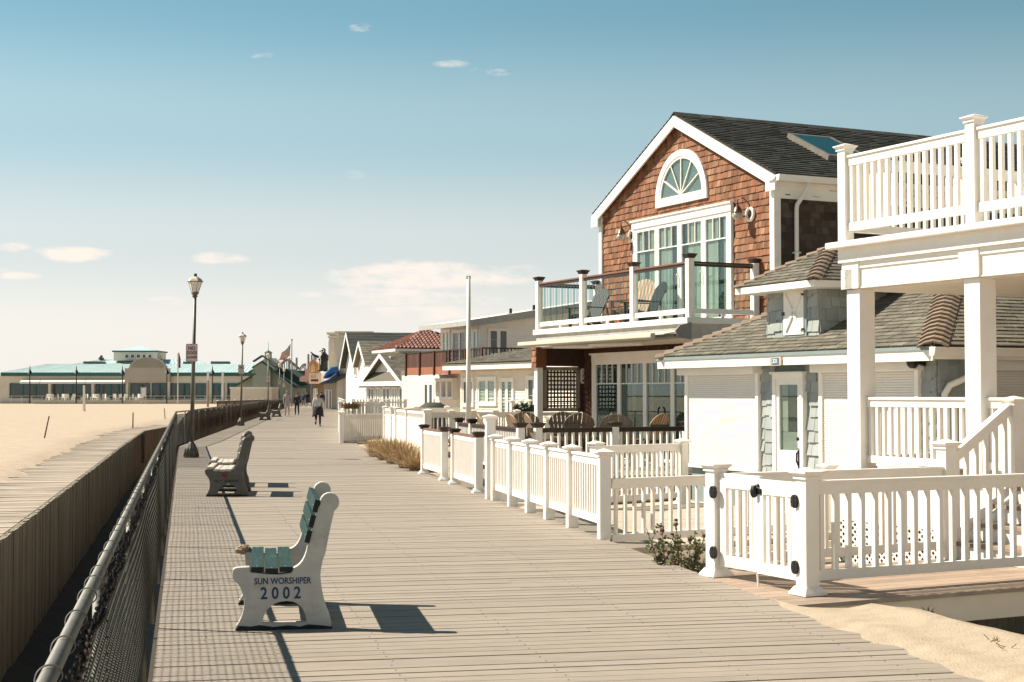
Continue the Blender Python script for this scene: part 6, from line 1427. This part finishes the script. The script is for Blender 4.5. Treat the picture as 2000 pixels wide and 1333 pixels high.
# american flag
Y_ = 180; b = atd(569.5, 770, Y_); zt = atd(569.5, 664, Y_).z
t = thing('flagpole', 'slim pole carrying the flying stars and stripes flag', 'flagpole', (b.x, Y_, 0)); mb = MB(); mb.tube([(0, 0, 0), (0, 0, zt)], [.09, .05], 8); mb.ell((0, 0, zt), (.12, .12, .12), 8, 6); mb.build('pole', GREYM, t)
N0, M0 = 26, 20; c4 = [atd(567.5, 672, Y_), atd(566.5, 695, Y_), atd(550.5, 708, Y_), atd(542.5, 701, Y_)]
mb = MB(); NV = mat('flag_blue', (.03, .045, .14), .8); RDm = mat('flag_red', (.36, .05, .05), .8); WTm = mat('flag_white', (.66, .60, .56), .8)
def fp_(i, j, dy=0):
    s_, r_ = j/M0, i/N0; top = c4[0].lerp(c4[3], s_); bot = c4[1].lerp(c4[2], s_); p_ = top.lerp(bot, r_); k = s_*1.0
    return (p_.x-b.x+.10*k*math.sin(9*s_+2*r_), .35*k*math.sin(8*s_+r_*3)+dy, p_.z+.14*k*math.sin(10*s_+1))
for i in range(N0+1):
    for j in range(M0+1): mb.v.append(fp_(i, j))
for i in range(N0):
    for j in range(M0):
        mb.f.append((i*(M0+1)+j, i*(M0+1)+j+1, (i+1)*(M0+1)+j+1, (i+1)*(M0+1)+j)); mb.m.append(0 if (i < 14 and j < 8) else (1 if (i//2) % 2 == 0 else 2))
fl = mb.build('flag_cloth', [NV, RDm, WTm], t, smooth=True)
mb = MB()
for i in range(9):
    for j in range(5):
        a = fp_(1+i*1.4, .8+j*1.5+(.7 if i % 2 else 0), -.03); mb.box(a[0]-.035, a[0]+.035, a[1]-.02, a[1], a[2]-.035, a[2]+.035)
mb.build('stars', WTm, fl)
# white flagpole among the yards
b = atd(915, 800, 44); zt = atd(915, 541, 44).z
t = thing('flagpole', 'tall bare white flagpole standing among the white fences', 'flagpole', (b.x, 44, -.25)); mb = MB(); mb.tube([(0, 0, 0), (0, 0, zt+.25)], [.085, .055], 12); mb.build('pole', WPAINT, t, smooth=True)
mb = MB(); mb.box(-.06, .06, -.04, .04, zt+.19, zt+.27); mb.build('pulley_cap', GREYM, t)
# grey cover and evergreen
b = atd(846, 790, 58); mb = MB(); mb.ell((0, 0, .0), (.95, .7, 1.35), 16, 10); o = mb.build('covered_grill', mat('charcoal_cover', (.06, .065, .06), .8), smooth=True); o.location = (b.x, 58, 0); tag(o, 'dark domed cover over a grill in front of the cream house bay window', 'grill cover')
# ================================================================ adirondack chairs
def make_chair(label, mslat, marm, group):
    t = thing('adirondack_chair', label, 'chair', group=group); n = 7
    B0 = Vector((-.17, 0, .22)); bd = Vector((-.36, 0, .80)).normalized(); nn = Vector((bd.z, 0, -bd.x))
    mb = MB()
    for k in range(n):
        f0 = (k-n/2)/(n/2); f1 = (k+1-n/2)/(n/2); LL = lambda f: .58+.37*math.sqrt(max(0, 1-(f/1.10)**2)); e = .006
        q = [(f0*.235+e, 0), (f1*.235-e, 0), (f1*.33-e, LL(f1)), ((f0+f1)/2*.33, LL((f0+f1)/2)), (f0*.33+e, LL(f0))]
        top = [B0+bd*s_+Vector((0, yy, 0))+nn*.011 for yy, s_ in q]; bot = [B0+bd*s_+Vector((0, yy, 0))-nn*.011 for yy, s_ in q]
        mb.add(top+bot, [(0, 1, 2, 3, 4), (9, 8, 7, 6, 5)]+[(i, 5+i, 5+(i+1) % 5, (i+1) % 5) for i in range(5)])
    mb.build('backrest', mslat, t)
    mb = MB()
    for k in range(6): x = .40-k*.098; z = .37-(.40-x)*.26; mb.box(x-.09, x, -.27, .27, z, z+.022)
    mb.build('seat', mslat, t)
    for s in (-1, 1):
        mb = MB(); mb.prism([(.44, s*.27), (.44, s*.40), (.30, s*.42), (-.30, s*.36), (-.34, s*.30), (-.30, s*.29), (.2, s*.27)], 'z', .55, .575); mb.build('armrest', marm, t)
        mb = MB(); mb.box(.30, .39, s*.285-.014, s*.285+.014, 0, .55); mb.build('front_leg', marm, t)
        mb = MB(); mb.prism([(.41, .26), (.41, .37), (-.12, .24), (-.50, .05), (-.50, 0), (-.40, 0)], 'y', s*.255-.013, s*.255+.013); mb.build('rear_leg', marm, t)
    mb = MB()
    for (s_, w_) in ((.34, .30), (.68, .33)): 
        c = B0+bd*s_-nn*.025; mb.bar((c.x, -w_, c.z), (c.x, w_, c.z), .022, .06)
    mb.build('back_brace', marm, t)
    return t
GD = 'adirondack chairs on the shingled house deck'
tan = make_chair('', TAN, CHARC, GD); drk = make_chair('', CHARC, CHARC, GD)  # drk: same chairs, shade on their backs put into a darker slat colour
cd = [(tan, 986, 29.8, 8, 'tan slatted chair nearest the tall white gate post, turned toward the right'),
      (drk, 1028, 33.2, 85, 'dark fan backed chair behind the tan chair nearest the gate post'),
      (tan, 1046, 29.4, 20, 'tan chair half hidden behind the two black post caps'),
      (tan, 1079, 29.8, 12, 'tan chair under the lower left corner of the dark lattice screen'),
      (drk, 1106, 33.4, 80, 'dark chair under the middle of the lattice screen'),
      (drk, 1122, 31.6, 100, 'dark fan backed chair left of the sunlit tan one by the lattice'),
      (tan, 1143, 31.2, 170, 'tan chair facing the beach at the right edge of the lattice screen'),
      (drk, 1210, 29.6, 78, 'broad dark chair in front of the sliding doors'),
      (tan, 1250, 30.2, 140, 'tan chair farthest right, beside the broad dark chair by the sliding doors')]
used = set()
for k, (c, u, d_, rz, lb) in enumerate(cd):
    p = atd(u, 800, d_); L_ = ((p.x, d_, DZ+.005), R(rz))
    if c.name not in used: c.location, c.rotation_euler = L_[0], (0, 0, L_[1]); c['label'] = lb; used.add(c.name)
    else: dup(c, L_[0], L_[1], lb, GD)
    for o in (C.objects[-1],): pass
GB2 = 'chairs on the glass railed balcony'
tealc = mat('dark_teal_chair', (.010, .018, .018), .5, .1)
blk = make_chair('dark teal chair behind the middle glass bay of the balcony', tealc, tealc, GB2)
p = SH.w(-.75, bp[2]-1.1); blk.location = (p[0], p[1], BF); blk.rotation_euler.z = R(200); blk.scale = (.88, .88, .88)
dup(blk, SH.w(-.85, bp[3]-.9)+(BF,), R(215), 'dark teal chair at the far left end of the balcony', GB2)
dup(tan, SH.w(-.6, bp[2]-.35)+(BF,), R(230), 'pale tan slatted chair behind the second balcony post from the left', GB2)
# small tables on the deck
tb = thing('side_table', 'small round pale table between the deck chairs', 'table', atd(1062, 800, 31.2).xy.to_tuple()+(DZ,))
mb = MB(); mb.lathe([(.28, .44), (.28, .47)], n=20); mb.build('table_top', TAN, tb)
for k in range(3):
    mb = MB(); a = k*2.1; mb.bar((.2*math.cos(a), .2*math.sin(a), 0), (.14*math.cos(a), .14*math.sin(a), .44), .035, .035); mb.build('leg', CHARC, tb)
# ================================================================ people
SKIN_ = mat('skin', (.48, .27, .18), .6, .05); HAIRD = mat('dark_hair', (.03, .02, .015), .6); HAIRG = mat('grey_hair', (.22, .2, .18), .7); SHOE = mat('dark_shoes', (.02, .02, .02), .6)
def person(label, x, y, yaw, H_, top, legs, hair, stride=.22, cap_=None, shorts=False, waist=None, arm=.2, long_hair=False, lift=0.0, sleeves=True, z=0.0):
    t = thing('person', label, 'person', (x, y, z), R(yaw)); k = H_/1.75
    hip, kn, an = .92, .50, .085; fl, fr = stride, -stride
    J = {'pel': (0, 0, .95), 'sp': (0, .01, 1.12), 'ch': (0, .015, 1.32), 'nk': (0, .01, 1.49), 'hd': (0, .03, 1.60), 'ht': (0, .02, 1.70), 'ns': (0, .115, 1.60)}
    for s, nm, f, l in ((1, 'R', fl, 0), (-1, 'L', fr, lift)):
        J['hp'+nm] = (s*.09, 0, hip); J['kn'+nm] = (s*.10, f*.55+.03, kn+.02*abs(f)); J['an'+nm] = (s*.10, f-.03 if l == 0 else f-.16, an+l); J['to'+nm] = (s*.115, f+.13 if l == 0 else f-.10, .035+l*.35)
        J['sh'+nm] = (s*.19, .01, 1.42); J['el'+nm] = (s*.26, -f*arm*1.2-.03, 1.14); J['wr'+nm] = (s*.26, -f*arm*2+.10, .92); J['pa'+nm] = (s*.255, -f*arm*2+.13, .84)
        for q, (dx, dz) in enumerate(((-.03, -.075), (-.012, -.09), (.008, -.095), (.028, -.08), (-.045, -.03))): J['f%d' % q+nm] = (J['pa'+nm][0]+s*0+.0*dx, J['pa'+nm][1]+dx*1.0+.02, J['pa'+nm][2]+dz)
    nm_ = list(J); ix = {n: i for i, n in enumerate(nm_)}
    E = [('pel', 'sp'), ('sp', 'ch'), ('ch', 'nk'), ('nk', 'hd'), ('hd', 'ht'), ('hd', 'ns')]
    for s in 'RL': E += [('pel', 'hp'+s), ('hp'+s, 'kn'+s), ('kn'+s, 'an'+s), ('an'+s, 'to'+s), ('ch', 'sh'+s), ('sh'+s, 'el'+s), ('el'+s, 'wr'+s), ('wr'+s, 'pa'+s)]+[('pa'+s, 'f%d' % q+s) for q in range(5)]
    rad = {'pel': .125, 'sp': .115, 'ch': .14, 'nk': .055, 'hd': .095, 'ht': .07, 'ns': .018}
    for s in 'RL': rad.update({'hp'+s: .095, 'kn'+s: .060, 'an'+s: .040, 'to'+s: .032, 'sh'+s: .065, 'el'+s: .043, 'wr'+s: .028, 'pa'+s: .034}); rad.update({'f%d' % q+s: .010 for q in range(5)})
    P = [tuple(c*k for c in J[n]) for n in nm_]
    skin('body', P, [(ix[a], ix[b]) for a, b in E], [rad[n]*k for n in nm_], SKIN_, t, ix['pel'], 1)
    def sub_(name, ns, es, r_, m, root, subd=1):
        li = {n: i for i, n in enumerate(ns)}; return skin(name, [tuple(c*k for c in J[n]) for n in ns], [(li[a], li[b]) for a, b in es], [q*k for q in r_], m, t, li[root], subd)
    al = ['shR', 'elR', 'wrR', 'shL', 'elL', 'wrL'] if sleeves else ['shR', 'elR', 'shL', 'elL']
    es = [('pel', 'sp'), ('sp', 'ch'), ('ch', 'shR'), ('ch', 'shL'), ('shR', 'elR'), ('shL', 'elL')]+([('elR', 'wrR'), ('elL', 'wrL')] if sleeves else [])
    sub_('jacket' if sleeves else 'shirt', ['pel', 'sp', 'ch']+al, es, [.15, .145, .17]+([.085, .062, .045]*2 if sleeves else [.085, .06]*2), top, 'ch')
    le = ['pel', 'hpR', 'knR', 'anR', 'hpL', 'knL', 'anL'] if not shorts else ['pel', 'hpR', 'knR', 'hpL', 'knL']
    sub_('trousers' if not shorts else 'shorts', le, [('pel', 'hpR'), ('hpR', 'knR'), ('pel', 'hpL'), ('hpL', 'knL')]+([] if shorts else [('knR', 'anR'), ('knL', 'anL')]), [.14]+([.108, .072, .048]*2 if not shorts else [.12, .09]*2), legs, 'pel')
    for s in 'RL': sub_('shoe', ['an'+s, 'to'+s], [('an'+s, 'to'+s)], [.052, .045], SHOE, 'an'+s)
    mb = MB(); c = J['hd']; mb.ell((0, (c[1]-.025)*k, (c[2]+.045)*k), (.100*k, .105*k, .105*k), 12, 8)
    if long_hair: mb.ell((0, (c[1]-.06)*k, (c[2]-.07)*k), (.09*k, .06*k, .15*k), 10, 8)
    mb.build('hair', hair, t, smooth=True)
    mb = MB()
    for s in (-1, 1): mb.ell((s*.033*k, (c[1]+.088)*k, (c[2]+.02)*k), (.012*k, .008*k, .008*k), 8, 6)
    mb.build('eyes', SHOE, t); mb = MB(); mb.ell((0, (c[1]+.085)*k, (c[2]-.05)*k), (.024*k, .008*k, .006*k), 8, 6); mb.build('mouth', mat('lips', (.3, .1, .08), .6), t)
    mb = MB()
    for s in (-1, 1): mb.ell((s*.098*k, c[1]*k, c[2]*k), (.012*k, .022*k, .032*k), 8, 6)
    mb.build('ears', SKIN_, t)
    if waist:
        mb = MB(); n = 20; rr = random.Random(2); rows = []
        for j, (zz, r0) in enumerate(((1.03, .165), (.95, .20), (.82, .235), (.68, .265), (.60, .275))):
            rows.append([((r0*math.cos(2*math.pi*i/n)*(1.05 if j else 1)), r0*.85*math.sin(2*math.pi*i/n)*(1+.06*(i % 2)*j/2), zz+(-.10*abs(math.cos(2*math.pi*i/n)) if j > 2 else 0)+(.012*(i % 2))) for i in range(n)])
        mb.v = [tuple(q*k for q in p) for r in rows for p in r]
        for j in range(4):
            for i in range(n):
                if not (3 <= i <= 6 and j > 0): mb.f.append((j*n+i, j*n+(i+1) % n, (j+1)*n+(i+1) % n, (j+1)*n+i)); mb.m.append(0)
        o = mb.build('tied_jacket', waist, t, smooth=True); so_ = o.modifiers.new('s', 'SOLIDIFY'); so_.thickness = .02
    return t
CW_ = mat('white_jacket', (.62, .57, .52), .8, .05); CB = mat('black_cloth', (.02, .022, .025), .8); CGR = mat('grey_shirt', (.42, .40, .37), .85, .05); CLG = mat('light_shorts', (.46, .44, .41), .85); CBL = mat('blue_jacket', (.03, .11, .24), .7)
p = gnd(621, 834); person('person walking away in a white top with a dark jacket tied round the waist', p[0], p[1], 6, 1.66, CW_, CB, HAIRG, .16, waist=CB, lift=.22)
p = gnd(561, 812); person('person in a pale grey shirt and light shorts walking toward the viewer', p[0], p[1], 178, 1.83, CGR, CLG, HAIRG, .12, shorts=True, sleeves=False)
p = gnd(580, 811.5); person('person dressed all in black walking beside the one in light shorts', p[0], p[1], 176, 1.68, CB, CB, HAIRD, .14, long_hair=True)
p = gnd(628, 803); person('dark clothed person mostly hidden behind the walker in the white top', p[0], p[1], 0, 1.80, CB, CB, HAIRD, .1)
p = gnd(592.5, 792.5); person('distant person in a bright blue jacket beside a bicycle', p[0], p[1], 170, 1.72, CBL, CB, HAIRD, .1)
p = gnd(600, 790.5); person('distant person in dark clothes right of the blue jacket', p[0], p[1], 180, 1.76, CB, CB, HAIRG, .12)
p = gnd(585.5, 786.5); person('small distant person left of the blue jacket', p[0], p[1], 180, 1.7, CB, CB, HAIRD, .12)
# bicycle
p = gnd(593, 795); t = thing('bicycle', 'dark bicycle standing by the person in the blue jacket', 'bicycle', (p[0], p[1], 0), R(62))
for x in (-.52, .52):
    mb = MB(); mb.tube([(x+.33*math.cos(2*math.pi*k/24), 0, .34+.33*math.sin(2*math.pi*k/24)) for k in range(25)], .022, 6, caps=False)
    for k in range(8): mb.tube([(x, 0, .34), (x+.32*math.cos(math.pi*k/4), 0, .34+.32*math.sin(math.pi*k/4))], .003, 4)
    mb.build('wheel', BLACK, t)
mb = MB(); fr = [((-.52, 0, .34), (-.08, 0, .30)), ((-.08, 0, .30), (-.22, 0, .82)), ((-.08, 0, .30), (.36, 0, .74)), ((-.18, 0, .72), (.36, 0, .80)), ((-.52, 0, .34), (-.2, 0, .74)), ((.52, 0, .34), (.34, 0, .9))]
for a, b in fr: mb.tube([a, b], .018, 6)
mb.build('frame', GREYM, t)
mb = MB(); mb.ell((-.23, 0, .88), (.13, .07, .04), 10, 6); mb.build('saddle', BLACK, t)
mb = MB(); mb.tube([(.30, -.28, .98), (.38, -.1, 1.0), (.34, 0, .95), (.38, .1, 1.0), (.30, .28, .98)], .014, 6); mb.build('handlebar', BLACK, t)
# ================================================================ plants
def grass_clump(x, y, z, r_, hgt, seed, label, n=520, m=None, group=None, name='grass_clump', cat='grass clump', w0=.006):
    rr = random.Random(seed); mb = MB()
    for k in range(n):
        a = rr.uniform(0, 2*math.pi); rad = r_*math.sqrt(rr.random())*.5; bx, by = rad*math.cos(a), rad*math.sin(a); h_ = hgt*rr.uniform(.45, 1.05); a2 = a+rr.uniform(-.9, .9); ben = rr.uniform(.15, 1.05)*r_*1.15; w_ = rr.uniform(.6, 1.2)*w0; pw = Vector((-math.sin(a2), math.cos(a2), 0))*w_
        pts = [Vector((bx+math.cos(a2)*ben*t_**1.7, by+math.sin(a2)*ben*t_**1.7, h_*(t_-.42*t_**2.6*ben/r_))) for t_ in (0, .35, .7, 1)]
        mb.add([pts[0]-pw, pts[0]+pw, pts[1]+pw, pts[1]-pw, pts[2]+pw*.7, pts[2]-pw*.7, pts[3]], [(0, 1, 2, 3), (3, 2, 4, 5), (5, 4, 6)])
    o = mb.build(name, m or GRASSD); o.location = (x, y, z); return tag(o, label, cat, group)
GG = 'dry grass clumps by the boardwalk edge'
for k, (u, v, r_, h_, lb) in enumerate(((741, 892, .46, .62, 'leftmost clump of dry tan grass, nearest the boardwalk narrowing'), (760, 898, .46, .55, 'second clump of dry grass from the left, below the panel fence'), (782, 905, .56, .72, 'largest clump of dry grass, in the middle of the row'),
                                         (803, 914, .46, .58, 'dry grass clump right of the largest one'), (819, 919, .36, .42, 'small dry grass clump against the first black capped post'), (774, 888, .42, .5, 'clump of dry grass at the back, against the white panel fence'))):
    p = gnd(u, v); grass_clump(p[0], p[1], -.03, r_*1.1, h_*1.12, 20+k, lb, 620, group=GG, w0=.009)
p = atd(686, 800, 61.4); grass_clump(p.x, 61.4, 1.0, .6, .42, 41, 'dry flower heads spilling over the white picket yard fence', 300, mat('dry_flower_stalks', (.26, .17, .09), .8, .2, isl=.3), name='dry_flowers', cat='plant', w0=.014)
def bush(label, x, y, z, pts, seed, leaf, ls=.03, n=30, buds=True, name='flower_bush', cat='bush', sp=.06):
    t = thing(name, label, cat, (x, y, z)); rr = random.Random(seed); sm = MB(); lm = MB(); bm_ = MB()
    for (px, py, pz) in pts:
        c = Vector((px*.35, py*.35, 0)); e = Vector((px, py, pz)); m_ = (c+e)*.5+Vector((rr.uniform(-.04, .04), rr.uniform(-.04, .04), .03)); sm.tube([c, m_, e], [.009, .006, .003], 5)
        br = [(m_, e)]
        for _ in range(4):
            s_ = c.lerp(e, rr.uniform(.35, .9)); q = s_+Vector((rr.uniform(-.12, .12), rr.uniform(-.12, .12), rr.uniform(.05, .16))); sm.tube([s_, q], [.004, .002], 4); br.append((s_, q))
            if buds and rr.random() < .4: bm_.ell(tuple(q), (.02, .02, .014), 6, 5)
        if buds and rr.random() < .7: bm_.ell(tuple(e), (.026, .026, .018), 7, 5)
        for (a, b) in br:
            for _ in range(n//4):
                p_ = a.lerp(b, rr.uniform(.1, 1.05)); d = Vector((rr.uniform(-1, 1), rr.uniform(-1, 1), rr.uniform(-.1, 1))).normalized(); s_ = d.orthogonal().normalized(); L_ = ls*rr.uniform(.7, 1.4); s_ = s_*L_*.4; o_ = d*L_; p_ = p_+Vector((rr.uniform(-sp, sp), rr.uniform(-sp, sp), rr.uniform(-sp, sp)))*.3
                lm.add([p_, p_+o_*.5+s_, p_+o_, p_+o_*.5-s_], [(0, 1, 2, 3)])
    sm.build('stems', STEM, t); lm.build('leaves', leaf, t)
    if buds: bm_.build('flower_heads', BUD, t)
    return t
rr = random.Random(8)
p = gnd(1322, 1112)
pts = [(-.24, .1, .62), (-.10, .12, .60), (.02, .1, .66), (.14, .05, .52), (.26, .0, .56), (-.02, .02, .40), (.12, -.05, .34), (.20, -.1, .26), (-.14, .05, .34), (.30, -.08, .36), (.36, -.1, .22), (.05, 0, .5), (-.18, .0, .22), (.2, 0, .4), (.34, -.2, .16)]
bush('scraggly green bush with dried dark flower heads between the boardwalk edge and the gate', p[0]+.02, p[1]+.35, -.28, [(a*1.1, b, c*1.0) for a, b, c in pts], 5, LEAF, .034, 52)
p = gnd(1370, 1122); bush('low green ground plant at the foot of the left gate post', p[0]-.02, p[1]+.28, -.35, [(rr.uniform(-.25, .25), rr.uniform(-.15, .15), rr.uniform(.15, .36)) for _ in range(14)], 6, LEAF, .03, 36, False, 'ground_plant', 'plant')
p = gnd(1812, 1202, -.08); o = grass_clump(p[0], p[1], -.12, .12, .17, 3, 'small spiky weed growing from the sand in front of the walkway board', 16, mat('weed_green', (.10, .10, .05), .7), name='weed', cat='weed', w0=.008)
b = atd(1026, 788, 49.5); bush('round dark evergreen bush behind the white fence by the lattice screen', b.x, 49.4, .75, [(rr.uniform(-.33, .33), rr.uniform(-.2, .2), rr.uniform(.15, .42)) for _ in range(60)], 9, LEAFD, .09, 60, False, 'evergreen_bush', 'bush', .2)
# bits of debris on the sand drift
for k, (u, v) in enumerate(((1940, 1272), (1965, 1283))):
    p = gnd(u, v, .02); mb = MB(); r2 = random.Random(k)
    for _ in range(6): a = Vector((r2.uniform(-.04, .04), r2.uniform(-.04, .04), r2.uniform(0, .02))); mb.tube([a, a+Vector((r2.uniform(-.05, .05), r2.uniform(-.04, .04), r2.uniform(0, .03)))], .003, 4)
    o = mb.build('dry_twigs', STEM); o.location = (p[0], p[1], zyard(p[0], p[1])+.003); tag(o, ['small tangle of dry twigs on the windblown sand', 'second tangle of twigs, closer to the right edge of the view'][k], 'twigs')
# beach litter tufts and footprints are in the sand sheet; planks lost their nails long ago
nl = MB(); r3 = random.Random(77); y = 5.0
while y < 22:
    for f in (.07, .30, .5, .72, .93):
        x = xl(y)+(xr(y)-xl(y))*f+r3.uniform(-.02, .02); nl.lathe([(.006, .0), (.006, .0015)], (x, y, .0018), 6)
    y += .152
tag(nl.build('nail_heads', mat('nail_steel', (.16, .14, .12), .6)), kind='structure')
